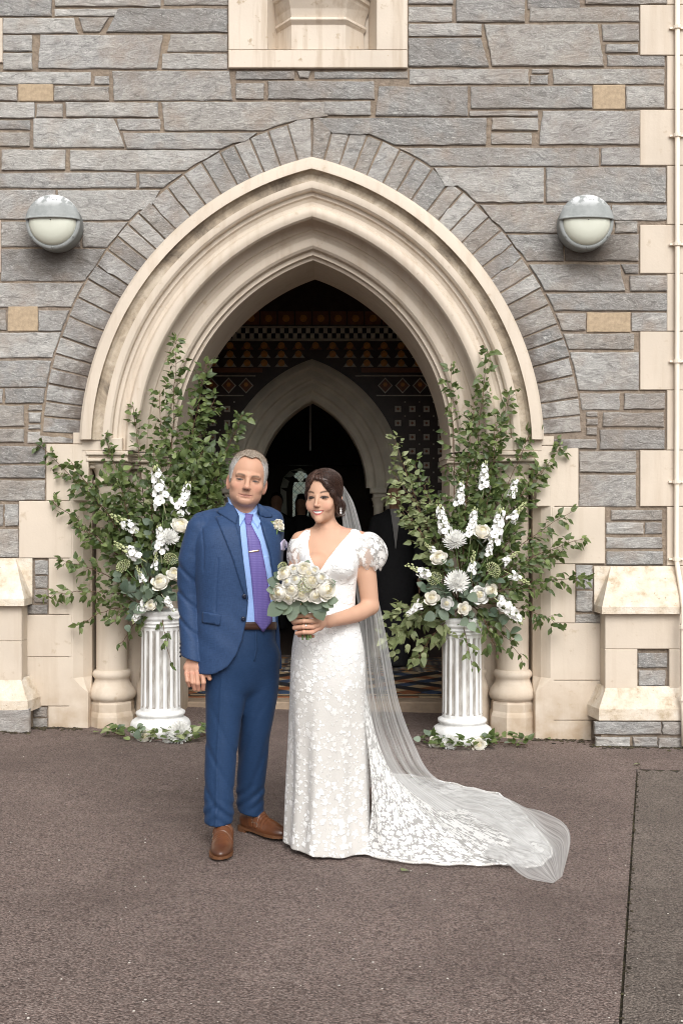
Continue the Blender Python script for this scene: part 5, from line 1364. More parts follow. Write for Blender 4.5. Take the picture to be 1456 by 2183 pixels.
def man_hair(p):
    q = mh.loc(p); az = np.abs(np.arctan2(q[:, 0], -q[:, 1])); d = mh.skull(q)
    hl = np.interp(az, [0, .25, .5, .72, .88, 1.0, 1.12, 1.32, 1.45, 1.6, 1.85, 2.1, 3.2], [.086, .091, .094, .082, .055, .022, -.012, -.030, -.022, .012, -.035, -.075, -.085])
    top = sstep(.05, .1, q[:, 2]) * .005; th = .0045 + top + .0012 * wob(q, 420, 8) + .0012 * wob(q, 190, 6, 8)
    return smax(d - th, (hl - q[:, 2] + .003 * wob(q, 300, 6, 4)) * .8, .006) * mh.k
def man_hair_col(P):
    q = mh.loc(P); k = sstep(.055, .095, q[:, 2]); c = mixc(np.tile(A((.40, .385, .365)), (len(P), 1)), k * .8, (.235, .175, .125)); return c * (1 + .28 * wob(q, 330, 8)[:, None] + .1 * wob(q * A((1, 1, .2)), 600, 6)[:, None])
rel(sdf_obj('hair', man_hair, O + A((-.12, -.13, -.11)), O + A((.12, .13, .15)), .002, HAIR_M, man, man_hair_col))
MHAIR = [o for o in man.children if o.name.startswith('hair')][0]
# jacket
CM = A((-.475, YM, 0)); RMT = Rm(17)
def ml(p): return (p - CM) @ RMT
def man_torso(p, o=0.0):
    q = ml(p)
    return loft(q, [.60, .70, .765, .85, 1.0, 1.1, 1.25, 1.35, 1.42, 1.46, 1.50, 1.53], [0] * 12, [.0] * 9 + [.01, .02, .02], [v + o for v in (.205, .207, .206, .202, .189, .187, .198, .200, .180, .135, .085, .05)], [v + o for v in (.14, .146, .147, .147, .140, .136, .140, .132, .115, .095, .075, .045)], 2.35)
OPEN = [(500, 1050), (507, 1088), (514, 1150), (522, 1215), (529, 1285), (526, 1320), (517, 1365), (505, 1395), (487, 1420), (462, 1434), (440, 1438), (440, 1500), (612, 1500), (604, 1430), (596, 1390), (590, 1330), (588, 1280), (584, 1230), (575, 1180), (561, 1135), (551, 1090), (552, 1050)]
OPENW = [(WX(a, YM - .12), WZ(b, YM - .12)) for a, b in OPEN]
def sleeve_l(p):
    d = tubes(p, [hp(427, 1128, -2.65), hp(409, 1195, -2.655), hp(405, 1265, -2.64), hp(408, 1340, -2.67), hp(411, 1412, -2.715)], [.062, .0605, .057, .053, .0495])
    z = p[:, 2]; arm = sstep(WZ(1150, -2.65), WZ(1230, -2.65), z)
    f = np.clip(np.sin((z + (p[:, 0] + .69) * .9) * 52 + 2.6 * wob(p, 10, 5)), 0, 1) ** 3 * .0065 * sstep(1.36, 1.22, z) * sstep(.86, .97, z) + .0008 * wob(p, 34, 6)
    return d + f
def sleeve_r(p): return chain(p, [hp(578, 1126, -2.57), hp(574, 1205, -2.45), hp(590, 1268, -2.38), hp(662, 1258, -2.43)], [.062, .058, .054, .048], .01) + .001 * wob(p, 30, 6)
def jacket_solid(p):
    d = man_torso(p) ; d = smin(d, chain(p, [hp(500, 1092, YM + .01), hp(430, 1115, YM)], [.045, .050], .02), .03); d = smin(d, chain(p, [hp(556, 1092, YM + .02), hp(582, 1108, -2.58)], [.045, .048], .02), .03)
    z = p[:, 2]; d = d + .0012 * wob(p, 22, 6) * sstep(1.4, 1.2, z)
    # soft tension lines from the button towards the hip
    d = d + .0012 * np.sin((z + (p[:, 0] + .5) * .8) * 55) * sstep(1.12, 1.02, z) * sstep(.80, .92, z)
    d = smin(d, sleeve_l(p), .012); d = smin(d, sleeve_r(p), .02)
    return d
CUFF_N = A((.30, 0, 1.0)); CUFF_P = A(hp(409, 1404, -2.71)); CUFF_N = CUFF_N / np.linalg.norm(CUFF_N)
def jacket(p):
    z = p[:, 2]; t = man_torso(p) + .0012 * wob(p, 22, 6)
    t = smin(t, chain(p, [hp(500, 1092, YM + .01), hp(430, 1115, YM)], [.045, .050], .02), .03); t = smin(t, chain(p, [hp(556, 1092, YM + .02), hp(582, 1108, -2.58)], [.045, .048], .02), .03)
    t = t + .0012 * np.sin((z + (p[:, 0] + .5) * .8) * 55) * sstep(1.12, 1.02, z) * sstep(.80, .92, z)
    t = np.maximum(t, WZ(1437, YM - .12) - z)
    t = smax(t, z - (1.515 + (p[:, 1] - YM) * .35), .01)
    op = np.maximum(poly2(p[:, 0], z, OPENW), p[:, 1] - (YM + .03)); t = np.maximum(t, -op)
    nk = cone(p, mh.wor((0, .022, -.07)), mh.wor((0, .034, -.20)), .066, .074); t = ssub(t, nk, .006)
    s_ = sleeve_l(p); s_ = smax(s_, ((CUFF_P - p) @ CUFF_N), .003)
    t = smin(t, s_, .004)
    if np.any(np.abs(t) < .05):      # armhole seam, front dart
        sd_ = np.full(len(p), 9.0, np.float32)
        for ln in (((425, 1091), (431, 1128), (437, 1170), (436, 1215)), ((468, 1190), (464, 1250), (462, 1302))):
            for (a0, b0), (a1, b1) in zip(ln, ln[1:]):
                x0_, z0_, x1_, z1_ = WX(a0, YM - .1), WZ(b0, YM - .1), WX(a1, YM - .1), WZ(b1, YM - .1); ex, ez = x1_ - x0_, z1_ - z0_
                h_ = np.clip(((p[:, 0] - x0_) * ex + (z - z0_) * ez) / (ex * ex + ez * ez), 0, 1); sd_ = np.minimum(sd_, np.hypot(p[:, 0] - x0_ - ex * h_, z - z0_ - ez * h_))
        t = t + .0035 * np.exp(-(sd_ / .0042) ** 2) * (p[:, 1] < YM)
    return smin(t, sleeve_r(p), .02)
JK = rel(sdf_obj('jacket', jacket, (-.80, -2.86, .74), (-.05, -2.28, 1.58), .0048, SUIT, man))
def shirt(p):
    t = man_torso(p, -.013) + .0025 * wob(p, 26, 6); t = np.maximum(t, 1.005 - p[:, 2] * 1.0) if False else np.maximum(t, WZ(1334, YM - .12) - p[:, 2])
    nk = cone(p, mh.wor((0, .020, -.105)), mh.wor((0, .034, -.20)), .063, .074); nk = np.maximum(nk, p[:, 2] - (1.474 + .078 * sstep(-.05, .025, p[:, 1] - YM))); return smin(t, nk, .018)
rel(sdf_obj('shirt', shirt, (-.70, -2.80, .96), (-.25, -2.44, 1.60), .005, SHIRT, man))
shirt_f = lambda p: shirt(p)
def collar_f(p): return smin(man_torso(p, -.013), cone(p, mh.wor((0, .020, -.09)), mh.wor((0, .034, -.20)), .062, .074), .018)
def jk_full(p):
    t = man_torso(p) + .0012 * wob(p, 22, 6)
    t = smin(t, chain(p, [hp(500, 1092, YM + .01), hp(430, 1115, YM)], [.045, .050], .02), .03); t = smin(t, chain(p, [hp(556, 1092, YM + .02), hp(582, 1108, -2.58)], [.045, .048], .02), .03)
    t = smin(t, cone(p, mh.wor((0, .022, -.10)), mh.wor((0, .034, -.20)), .070, .080), .02); return smin(t, sleeve_r(p), .02)
CO = patch('shirt_collar', collar_f, [(487, 1060), (498, 1080), (524, 1101), (518, 1112), (509, 1127), (502, 1116), (494, 1095)], .009, -2.9, -2.5, SHIRT, man, step=.007)
patch('shirt_collar', collar_f, [(533, 1101), (543, 1090), (551, 1074), (557, 1094), (558, 1108), (549, 1127), (541, 1116)], .009, -2.9, -2.5, SHIRT, man, step=.007)
tie_f = lambda p: man_torso(p, -.013)
tie = patch('tie', tie_f, [(524, 1119), (534, 1119), (541, 1132), (553, 1155), (562, 1200), (569, 1243), (576, 1300), (578, 1324), (560, 1347), (543, 1325), (541, 1290), (537, 1243), (532, 1200), (528, 1159)], .010, -2.9, -2.5, TIE, man, step=.010)
kn = patch('tie_knot', shirt, [(522, 1099), (537, 1099), (536, 1114), (533, 1121), (525, 1121), (522, 1112)], .014, -2.9, -2.5, TIE, tie, step=.006)
GOLD = plain('pale_gold', (.85, .68, .55), .25, .05, 10, Metallic=.9)
patch('tie_bar', lambda p: shirt(p) - .010, [(530, 1175), (552, 1171.5), (552.5, 1175), (530.5, 1178.5)], .003, -2.9, -2.5, GOLD, tie, step=.006)
patch('shirt_pocket', shirt, [(558, 1186), (572, 1184), (583, 1226), (583, 1240), (574, 1236), (565, 1215)], .0025, -2.9, -2.5, SHIRT, man, step=.010)
BELT = plain('belt_leather', (.05, .022, .014), .4, .2, 20)
patch('belt', lambda p: man_torso(p, -.016), [(517, 1326), (590, 1326), (590, 1342), (515, 1342)], .008, -2.9, -2.5, BELT, man, step=.010)
jk = lambda p: jacket(p)
patch('lapel', jk_full, [(461, 1104), (474, 1101), (503, 1120), (512, 1150), (521, 1212), (529, 1275), (527, 1282), (514, 1248), (496, 1190), (478, 1145)], .007, -2.9, -2.5, SUIT, JK, step=.009, thick=.006)
patch('collar', jk_full, [(487, 1072), (480, 1083), (463, 1092), (473, 1099), (503, 1119), (508, 1098), (500, 1080)], .009, -2.9, -2.5, SUIT, JK, step=.008, thick=.006)
patch('lapel', jk_full, [(553, 1100), (566, 1103), (580, 1104), (594, 1112), (601, 1140), (602, 1175), (599, 1215), (592, 1262), (586, 1240), (577, 1184), (563, 1138)], .007, -2.9, -2.45, SUIT, JK, step=.009, thick=.006)
patch('collar', jk_full, [(549, 1074), (556, 1078), (570, 1088), (580, 1098), (578, 1103), (566, 1103), (554, 1100)], .009, -2.9, -2.45, SUIT, JK, step=.008, thick=.006)
patch('pocket_flap', jk, [(434, 1304), (472, 1311), (469, 1333), (433, 1327)], .007, -2.9, -2.5, SUIT, JK, step=.009, thick=.006)
patch('breast_pocket', jk, [(592, 1170), (610, 1164), (611, 1172), (593, 1178)], .005, -2.9, -2.4, SUIT, JK, step=.007)
LILAC = cloth('lilac_silk', (.50, .44, .62), (.66, .60, .78), .5, 700, .2, .1)
patch('pocket_square', jk, [(595, 1158), (600, 1151), (604, 1149), (607, 1154), (611, 1159), (611, 1168), (606, 1172), (597, 1173)], .010, -2.9, -2.4, LILAC, JK, step=.005)
BTN = plain('navy_button', (.012, .016, .035), .25, .2, 20)
for (bx_, by_) in ((521, 1271), (519, 1319)):
    p, n_ = hitpt(jk, bx_, by_, -2.9, -2.5, .004); mb = MB(); mb.lathe([(0, .004), (.005, .005), (.0095, .004), (.011, .001), (.010, -.004)], 0, 0, 16); o = obj('button', mb.mesh('button', True), BTN, JK); o.matrix_basis = Matrix.Translation(p) @ zframe(n_)
for k in range(4):
    p, n_ = hitpt(jk, 386, 1372 + k * 9, -2.9, -2.5, .003); mb = MB(); mb.ball((0, 0, 0), (.006, .006, .003), 8, 4); o = obj('button', mb.mesh('button', True), BTN, JK); o.matrix_basis = Matrix.Translation(p) @ zframe(n_)
# trousers
def trousers(p):
    z = p[:, 2]; pel = loft(ml(p), [.64, .70, .76, .82, .90, 1.0, 1.03], [0] * 7, [0] * 7, [.03, .12, .155, .172, .176, .172, .170], [.03, .085, .108, .122, .128, .122, .12], 2.2)
    L_ = tubes(p, [hp(483, 1400, -2.64), hp(482, 1470, -2.645), hp(477, 1540, -2.655), hp(470, 1630, -2.67), hp(467, 1700, -2.68), hp(467, 1780, -2.685)], [.092, .094, .080, .0700, .0670, .0655])
    R_ = tubes(p, [hp(556, 1400, -2.59), hp(553, 1470, -2.57), hp(546, 1540, -2.55), hp(538, 1630, -2.50), hp(534, 1700, -2.46), hp(538, 1768, -2.45)], [.090, .088, .076, .0690, .0640, .0640])
    for k_, (xx, yy) in enumerate(((467, -2.68), (535, -2.46))):
        pass
    L_ = L_ + .004 * np.clip(np.sin(z * 30 + p[:, 0] * 62 + 2.4 * wob(p, 7, 5)), 0, 1) ** 3 * sstep(.75, .45, z) + .0035 * np.sin(z * 105 + np.abs(p[:, 0] + .557) * 110) * sstep(.24, .17, z) * sstep(.09, .15, z)
    R_ = R_ + .004 * np.clip(np.sin(z * 28 - p[:, 0] * 62 + 2.4 * wob(p, 8, 5, 4)), 0, 1) ** 3 * sstep(.75, .45, z) + .0035 * np.sin(z * 100 - (p[:, 0] + .38) * 90) * sstep(.26, .18, z) * sstep(.10, .16, z)
    # pressed crease
    cl = np.interp(z, [.1, .4, .75], [-.555, -.552, -.53]); L_ = L_ - .006 * np.exp(-((p[:, 0] - cl) / .007) ** 2) * (p[:, 1] < -2.68)
    L_ = smax(L_, WZ(1752, -2.70) - z + (p[:, 1] + 2.68) * .16, .004); R_ = smax(R_, WZ(1741, -2.48) - z - (p[:, 0] + .385) * .25 + .0 * z, .004)
    d = smin(pel, L_, .025); d = smin(d, R_, .022); return d + .0008 * wob(p, 24, 6)
TROUS = cloth('blue_trousers', (.009, .031, .083), (.017, .045, .112), .62, sheen=.03)
rel(sdf_obj('trousers', trousers, (-.72, -2.80, .02), (-.24, -2.34, 1.04), .0052, TROUS, man))
patch('fly_seam', trousers, [(544, 1345), (548, 1345), (549, 1385), (543, 1410), (540, 1408), (545, 1384)], .003, -2.9, -2.5, TROUS, man, step=.008)
# shoes
t = NT('tan_leather'); v = t.coord('Object'); n = t.noise(v, 18, 4); xx = t.n('SeparateXYZ', Vector=v).outputs[0]
LEATH = t.fin(t.mix(t.ramp(xx, (.20, 0), (.27, .55)), t.ramp(n, (.3, (.095, .033, .013)), (.7, (.155, .056, .022))), (.035, .014, .008)), .30, t.bump(t.noise(v, 60, 3), .08, .003), .5)
SOLE = plain('leather_sole', (.13, .055, .024), .5, .15, 20)
def shoe(name, heel, toe, parent):
    h3 = Vector(heel); t3 = Vector(toe); ang = math.atan2(t3.y - h3.y, t3.x - h3.x); k = (t3 - h3).length / .30
    def up(q):
        d = smin(ell(q, (.045, 0, .045), (.046, .036, .042)), cone(q, (.06, 0, .07), (.10, 0, .075), .036, .037), .03)
        d = smin(d, cone(q, (.10, 0, .066), (.19, .002, .036), .036, .034), .03); d = smin(d, ell(q, (.205, .002, .026), (.092, .047, .034)), .03)
        d = smin(d, ell(q, (.13, 0, .03), (.09, .039, .032)), .02); d = np.maximum(d, .016 - q[:, 2]); d = smax(d, q[:, 2] - (.105 - .0 * q[:, 0]), .004)
        d = d + .0012 * np.sin(q[:, 0] * 330 + q[:, 1] * 40) * sstep(.145, .16, q[:, 0]) * sstep(.20, .185, q[:, 0]) * sstep(.03, .045, q[:, 2])
        return d
    T = obj(name, None, None, parent); T.empty_display_size = .05
    M = Matrix.Translation(h3 - Vector(parent.location)) @ Matrix.Rotation(ang, 4, 'Z') @ Matrix.Scale(k, 4); T.matrix_basis = M
    P, Q = surface(up, (-.02, -.07, -.002), (.32, .07, .13), .0032); obj('upper', np_mesh('upper', P, Q), LEATH, T)
    for (x0, x1, sk) in ((.094, .120, .25), (.128, .152, .25)):
        def st(q):
            xs = q[:, 0] - sk * (q[:, 1]) * .35; return np.maximum(np.maximum(up(q) - .0035, np.maximum(x0 - xs, xs - x1)), .034 - q[:, 2])
        P, Q = surface(st, (.07, -.07, .02), (.18, .07, .12), .0026); obj('strap', np_mesh('strap', P, Q), LEATH, T)
        mb = MB()
        yb = -.043; zb = .062 if x0 < .1 else .050
        for (a, b) in (((x0, zb - .006), (x1, zb - .006)), ((x1, zb - .006), (x1, zb + .008)), ((x1, zb + .008), (x0, zb + .008)), ((x0, zb + .008), (x0, zb - .006))): mb.tube([(a[0], yb, a[1]), (b[0], yb, b[1])], .0016, 5)
        mb.build('buckle', GOLD, T)
    out = [(-.006, 0), (.0, .026), (.02, .038), (.06, .037), (.11, .036), (.16, .046), (.20, .053), (.245, .051), (.28, .036), (.298, .012), (.300, -.006), (.29, -.028), (.26, -.047), (.21, -.053), (.16, -.045), (.11, -.036), (.06, -.037), (.02, -.038), (.0, -.026)]
    n = len(out); mb = MB(); P = [[(x, y, z) for x, y in out] for z in (.008, .010, .018, .020)]
    mb.grid(P, closed_v=True); mb.add(P[0], [tuple(range(n))]); mb.add(P[-1], [tuple(range(n))]); mb.build('sole', SOLE, T)
    hl = [(x, y) for x, y in out if x < .07]; hl = sorted(hl, key=lambda a: math.atan2(a[1], a[0] - .03)); mb = MB(); P = [[(x, y, z) for x, y in hl] for z in (-.004, .010)]; mb.grid(P, closed_v=True); mb.add(P[0], [tuple(range(len(hl)))]); mb.build('heel', SOLE, T)
    return T
a = G(468, 1836, .006); shoe('shoe', (a.x - .006, a.y + .300, g(a.x) + .004), (a.x, a.y, g(a.x) + .004), man)
shoe('shoe', tuple(Vector((-.475, -2.385, g(-.47) + .004))), tuple(Vector((-.252, -2.585, g(-.25) + .006))), man)

# boutonniere, pinned on the lapel
p, n_ = hitpt(jk, 590, 1120, -2.9, -2.4, .014)
bt = thing('boutonniere', 'cream flower boutonniere pinned to the man\'s lapel', 'flower', p)
bm = zframe((.15, -1, .25))
for (dx, dz, s) in ((-.004, .010, .016), (.012, -.006, .017), (-.012, -.006, .013), (.010, .014, .012)): put(ROSES[0], 'rosebud', bt, Vector((dx, -.006, dz)), zframe((dx * 30, -1, .3)), s)
mb = MB(); mb.tube([(0, -.004, -.008), (-.004, -.006, -.030), (-.006, -.004, -.046)], .0032, 6); mb.build('stem', STEMG, bt)
for (dx, dz, d) in ((-.018, .006, (-1, -.2, .5)), (.010, -.020, (1, -.2, -.5)), (-.004, -.02, (-.6, -.3, -1))): o = obj('leaf', BL[0], None, bt); o.matrix_basis = Matrix.Translation((dx * .6, .0, dz)) @ frame(d, 0, (0, -1, 0)) @ Matrix.Scale(.026, 4)

# ------------------------------------------------------------------ the bride
YW = -2.68
bride = thing('person', 'bride in a white lace gown holding a bouquet beside the man', 'person', (-.06, YW, g(-.06)))
wh = Head(W(689, 1060, YW), Rm(-18, 3, -1), .985, False)
wz = lambda py: WZ(py, YW); wx_ = lambda px: WX(px, YW)
ZS = [-.03, .03, .10, .25, .43, .60, .75, .87, .98, 1.08, 1.16, 1.26, 1.33, 1.385, 1.42]
def gown_loft(p, o=0.0):
    return loft(p, ZS, [-.060, -.060, -.060, -.060, -.060, -.061, -.061, -.061, -.062, -.056, -.054, -.053, -.052, -.052, -.054], [YW + v for v in (.0, .0, .0, .0, .0, .0, .0, .0, .0, .0, .0, .0, .01, .02, .03)],
                [v + o for v in (.190, .187, .183, .177, .172, .170, .169, .163, .145, .117, .119, .134, .144, .135, .11)], [v + o for v in (.175, .170, .162, .150, .145, .145, .142, .136, .115, .092, .096, .105, .092, .070, .055)], 2.15)
def bust(p, o):
    d = None
    for (cx, cy) in ((-.112, -.088), (-.002, -.078)):
        e = ell(p, (cx, YW + cy, 1.262), (.062 + o, .056 + o, .064 + o)); d = e if d is None else smin(d, e, .012)
    return d
sh_r = hp(768, 1152, YW + .01); el_r = hp(789, 1292, YW - .0); wr_r = hp(701, 1325, YW - .215); sh_l = hp(640, 1152, YW + .02); el_l = hp(624, 1282, YW + .0); wr_l = hp(633, 1322, YW - .20)
def lady_skin(p):
    d = wh.skin(p)
    d = smin(d, cone(p, wh.wor((0, .034, -.14)), (-.056, YW + .02, 1.40), .042, .048), .03)
    ch = smin(gown_loft(p, -.009), bust(p, -.008), .03); ch = np.maximum(ch, 1.12 - p[:, 2])
    d = smin(d, ch, .03)
    d = smin(d, chain(p, [(-.058, YW + .025, 1.415), (.045, YW + .02, 1.375)], [.036, .036]), .03); d = smin(d, chain(p, [(-.058, YW + .025, 1.415), (-.155, YW + .025, 1.375)], [.036, .034]), .03)
    d = smin(d, tubes(p, [sh_r, hp(781, 1225, YW + .005), el_r], [.042, .045, .0385]), .02); d = smin(d, tubes(p, [el_r, hp(760, 1309, YW - .07), wr_r], [.0385, .037, .025]), .014)
    d = smin(d, chain(p, [sh_l, el_l, wr_l], [.040, .037, .025], .015), .015)
    # left hand (nearer the camera) round the stems
    kn = hp(682, 1326, YW - .262); h = cone(p, wr_r, kn, .0245, .022); h = smin(h, ell(p, hp(681, 1328, YW - .262), (.024, .016, .034)), .012); d = smin(d, h, .012)
    for i, (x0, x1, x2, yy, r_) in enumerate(((676, 652, 634, 1311, .0096), (675, 648, 628, 1323, .0100), (673, 647, 628, 1335.5, .0098), (671, 648, 633, 1347, .0090))):
        f = chain(p, [hp(681, 1318 + i * 7, YW - .268), hp(x0 - 6, yy + 1, YW - .296), hp(x1, yy + 1, YW - .318), hp(x2, yy + 3, YW - .292), hp(x2 + 6, yy + 4, YW - .262)], [r_ * 1.1, r_ * 1.05, r_, r_ * .95, r_ * .8], .003); d = smin(d, f, .0035)
    th = chain(p, [hp(684, 1314, YW - .265), hp(668, 1303, YW - .285), hp(655, 1299, YW - .285)], [.012, .0095, .0075], .004); d = smin(d, th, .006)
    # right hand behind the stems
    h = cone(p, wr_l, hp(640, 1336, YW - .245), .023, .020); d = smin(d, h, .01)
    for i in range(4):
        yy = 1320 + i * 11.5; f = chain(p, [hp(638, yy, YW - .245), hp(655, yy + 1, YW - .232), hp(668, yy + 2, YW - .24)], [.009, .0085, .007], .003); d = smin(d, f, .004)
    d = smin(d, chain(p, [hp(636, 1322, YW - .25), hp(640, 1306, YW - .27)], [.011, .0085]), .006)
    return d
def lady_col(P):
    c = wh.colour(P); z = P[:, 2]; k = sstep(1.43, 1.38, z); c2 = np.tile(A((.545, .325, .222)), (len(P), 1)); c2 = mixc(c2, sstep(1.06, 1.0, z) * .35, (.60, .31, .23)); c2 *= (1 + .04 * wob(P, 60, 6)[:, None])
    cl = np.exp(-((P[:, 0] + .060) / .006) ** 2) * sstep(1.30, 1.25, z) * (P[:, 1] < YW - .05); c2 = mixc(c2, cl * .3, (.42, .2, .14))
    c = c * (1 - k[:, None]) + c2 * k[:, None]; return c
O = wh.O; P_, Q_ = surface(lady_skin, (-.27, -3.04, .95), (.17, -2.53, 1.70), .0023)
rel(obj('body', np_mesh('body', P_, Q_, True, lady_col(P_)), SKIN, bride))
# hair
def lady_hair(p):
    q = wh.loc(p); x, y, z = q.T; az = np.arctan2(x, -y); part = -.018
    hl = np.interp(az, [-3.2, -2.0, -1.5, -1.2, -1.0, -.75, -.45, -.2, .1, .45, .75, .95, 1.12, 1.3, 1.6, 2.2, 3.2], [-.09, -.08, -.055, -.03, .008, .042, .066, .083, .079, .062, .034, .006, -.022, -.030, -.025, -.08, -.09])
    flow = np.sin((az * 30 + z * 50) + 1.2 * wob(q, 12, 4)) * .0007 + .0009 * wob(q * A((1, 1, .45)), 260, 6)
    th = .007 + .012 * sstep(.03, .10, z) + .005 * sstep(-.01, .05, x)
    cap = smax(wh.skull(q) - th - flow, (hl - z) * .75, .012)
    part_g = np.exp(-((x - part - .1 * (z - .1)) / .004) ** 2) * (y < .02) * (z > .07) * .007; cap = cap + part_g
    r_ = chain(q, [(part + .012, -.045, .094), (.040, -.060, .054), (.061, -.045, .020), (.072, -.015, -.018), (.072, .030, -.040), (.045, .085, -.055)], [.006, .011, .013, .016, .020, .026], .02)
    l_ = chain(q, [(part - .008, -.045, .094), (-.045, -.055, .050), (-.061, -.038, .018), (-.070, .0, -.012), (-.068, .05, -.035)], [.004, .006, .008, .010, .013], .02)
    bun = ell(q, (.022, .092, -.055), (.050, .038, .042)); sw = np.sin(np.arctan2(z + .06, x - .02) * 5 + 30 * np.hypot(z + .06, x - .02) * 3) * .003
    d = smin(cap, smin(r_, l_, .02) + flow * 1.5, .012); d = smin(d, bun + sw, .02); return d * wh.k
def lady_hair_col(P):
    q = wh.loc(P); f = wob(q * A((1, 1, .35)), 240, 8); k = sstep(.02, .11, q[:, 2]); c = np.tile(A((.026, .013, .010)), (len(P), 1)); az_ = np.arctan2(q[:, 0], -q[:, 1]); f = .5 * f + .5 * np.sin(az_ * 46 + q[:, 2] * 70 + 2 * wob(q, 16, 4)); c = mixc(c, (.30 + .45 * f) * (.35 + .65 * k), (.12, .056, .036)); return np.clip(c, .01, 1)
HAIR_W = mat_tint('brown_hair', .42, 0, .15, 420, .4)
hair = rel(sdf_obj('hair', lady_hair, O + A((-.12, -.13, -.13)), O + A((.12, .17, .15)), .0021, HAIR_W, bride, lady_hair_col))
mb = MB(); rr_ = random.Random(6)
def strand(pts, r0): mb.tube([Vector(wh.wor(A(q)[None])[0].tolist()) for q in pts], [r0 * (1 - .6 * i / (len(pts) - 1)) for i in range(len(pts))], 5)
strand([(.068, -.016, -.015), (.071, -.018, -.045), (.068, -.018, -.068), (.076, -.012, -.083), (.092, -.010, -.088), (.104, -.010, -.082), (.100, -.008, -.072)], .0045)
strand([(.072, .0, -.02), (.085, .0, -.05), (.098, .0, -.052), (.096, -.004, -.044)], .002); strand([(-.068, -.03, .0), (-.071, -.036, -.03), (-.066, -.034, -.055)], .002)
for k in range(14):
    a = rr_.uniform(-2.2, 2.2); 0 and strand([(.075 * math.sin(a) * .6, .0, .115), (.09 * math.sin(a), .03, .10 + rr_.uniform(0, .015)), (.095 * math.sin(a), .06, .05)], .0006)
mm = mb.mesh('hair_strand', True); at = mm.color_attributes.new('tint', 'FLOAT_COLOR', 'POINT'); at.data.foreach_set('color', [.045, .022, .014, 1] * len(mm.vertices)); rel(obj('hair_strand', mm, HAIR_W, bride))
def grow(name, fn, head, start, dirf, n, step, r0, mat, parent, cols, k=1.0, lift=.0008):
    "strands traced over a surface: one part"
    p = start.astype(np.float32); tr_ = [p.copy()]
    for i in range(n):
        N = normals(fn, p); t_ = dirf(p, i); t_ = t_ - N * (t_ * N).sum(1, keepdims=True) * k; t_ /= np.linalg.norm(t_, axis=1, keepdims=True) + 1e-6
        p = p + t_ * step
        if k >= 1: p = p - N * (fn(p) - lift)[:, None]
        tr_.append(p.astype(np.float32).copy()); p = p.astype(np.float32)
    mb = MB(); cc = []
    for j in range(len(start)):
        n0 = len(mb.v); mb.tube([Vector(q[j].tolist()) for q in tr_], [r0 * (1 - .7 * i / n) for i in range(n + 1)], 3, False); cc += [(*cols[j], 1.0)] * (len(mb.v) - n0)
    m = mb.mesh(name, True); at = m.color_attributes.new('tint', 'FLOAT_COLOR', 'POINT'); at.data.foreach_set('color', [x for c_ in cc for x in c_]); o = rel(obj(name, m, mat, parent)); o['kind'] = 'stuff'; return o
rg = np.random.RandomState(4)
def pick(hair_o, head, cond, n):
    me = hair_o.data; V = np.zeros(len(me.vertices) * 3, np.float32); me.vertices.foreach_get('co', V); V = V.reshape(-1, 3); q = head.loc(V); V = V[cond(q)]; return V[rg.choice(len(V), min(n, len(V)), replace=False)]
st = pick(hair, wh, lambda q: (q[:, 2] > .035) & (q[:, 1] < .05), 520); bunp = wh.wor((.022, .092, -.05)); sgn = np.sign(wh.loc(st)[:, 0] + .018)[:, None]; sidev = wh.M[:, 0][None] * sgn
def wflow(p, i):
    d = bunp - p; d /= np.linalg.norm(d, axis=1, keepdims=True) + 1e-6; f = max(0, 1 - i / 10); return d * (1 - .6 * f) + sidev * f + A((0, 0, -.25)) * (1 - f)
cl_ = A((.028, .014, .010))[None] * (1 + 2.2 * rg.rand(len(st), 1) ** 2)
grow('hair_strands', lady_hair, wh, st, wflow, 16, .009, .0010, HAIR_W, bride, cl_.tolist())
PEARL = plain('pearl', (.80, .78, .76), .2, .03, 10, spec=.6)
ep = Vector(wh.wor(A((.080, .008, -.052))[None])[0].tolist()); mb = MB(); mb.ball(ep, .0055, 8, 6); mb.ball(ep - Vector((0, 0, .011)), (.005, .005, .007), 8, 6); mb.ball(ep - Vector((0, 0, .022)), (.0045, .0045, .006), 8, 6); rel(mb.build('earring', PEARL, bride, True))

sm_ = pick(MHAIR, mh, lambda q: (q[:, 2] > -.06) & ((np.abs(q[:, 0]) > .05) | (q[:, 2] > .085)), 1500); qm = mh.loc(sm_); nm_ = normals(man_hair, sm_)
jit = rg.normal(0, .35, sm_.shape).astype(np.float32); up_ = mh.M[:, 2][None]
def mflow(p, i): return nm_ * .22 + jit * .55 + up_ * np.where(qm[:, 2:3] > .07, .1, -.5) + mh.M[:, 1][None] * np.where(qm[:, 2:3] > .07, -.6, .5)
kk = sstep(.055, .095, qm[:, 2])[:, None]; cm_ = (A((.46, .45, .43))[None] * (1 - kk) + A((.25, .19, .135))[None] * kk) * (.6 + .8 * rg.rand(len(sm_), 1))
grow('hair_strands', man_hair, mh, sm_, mflow, 2, .0038, .0007, HAIR_M, man, cm_.tolist(), 0.0)
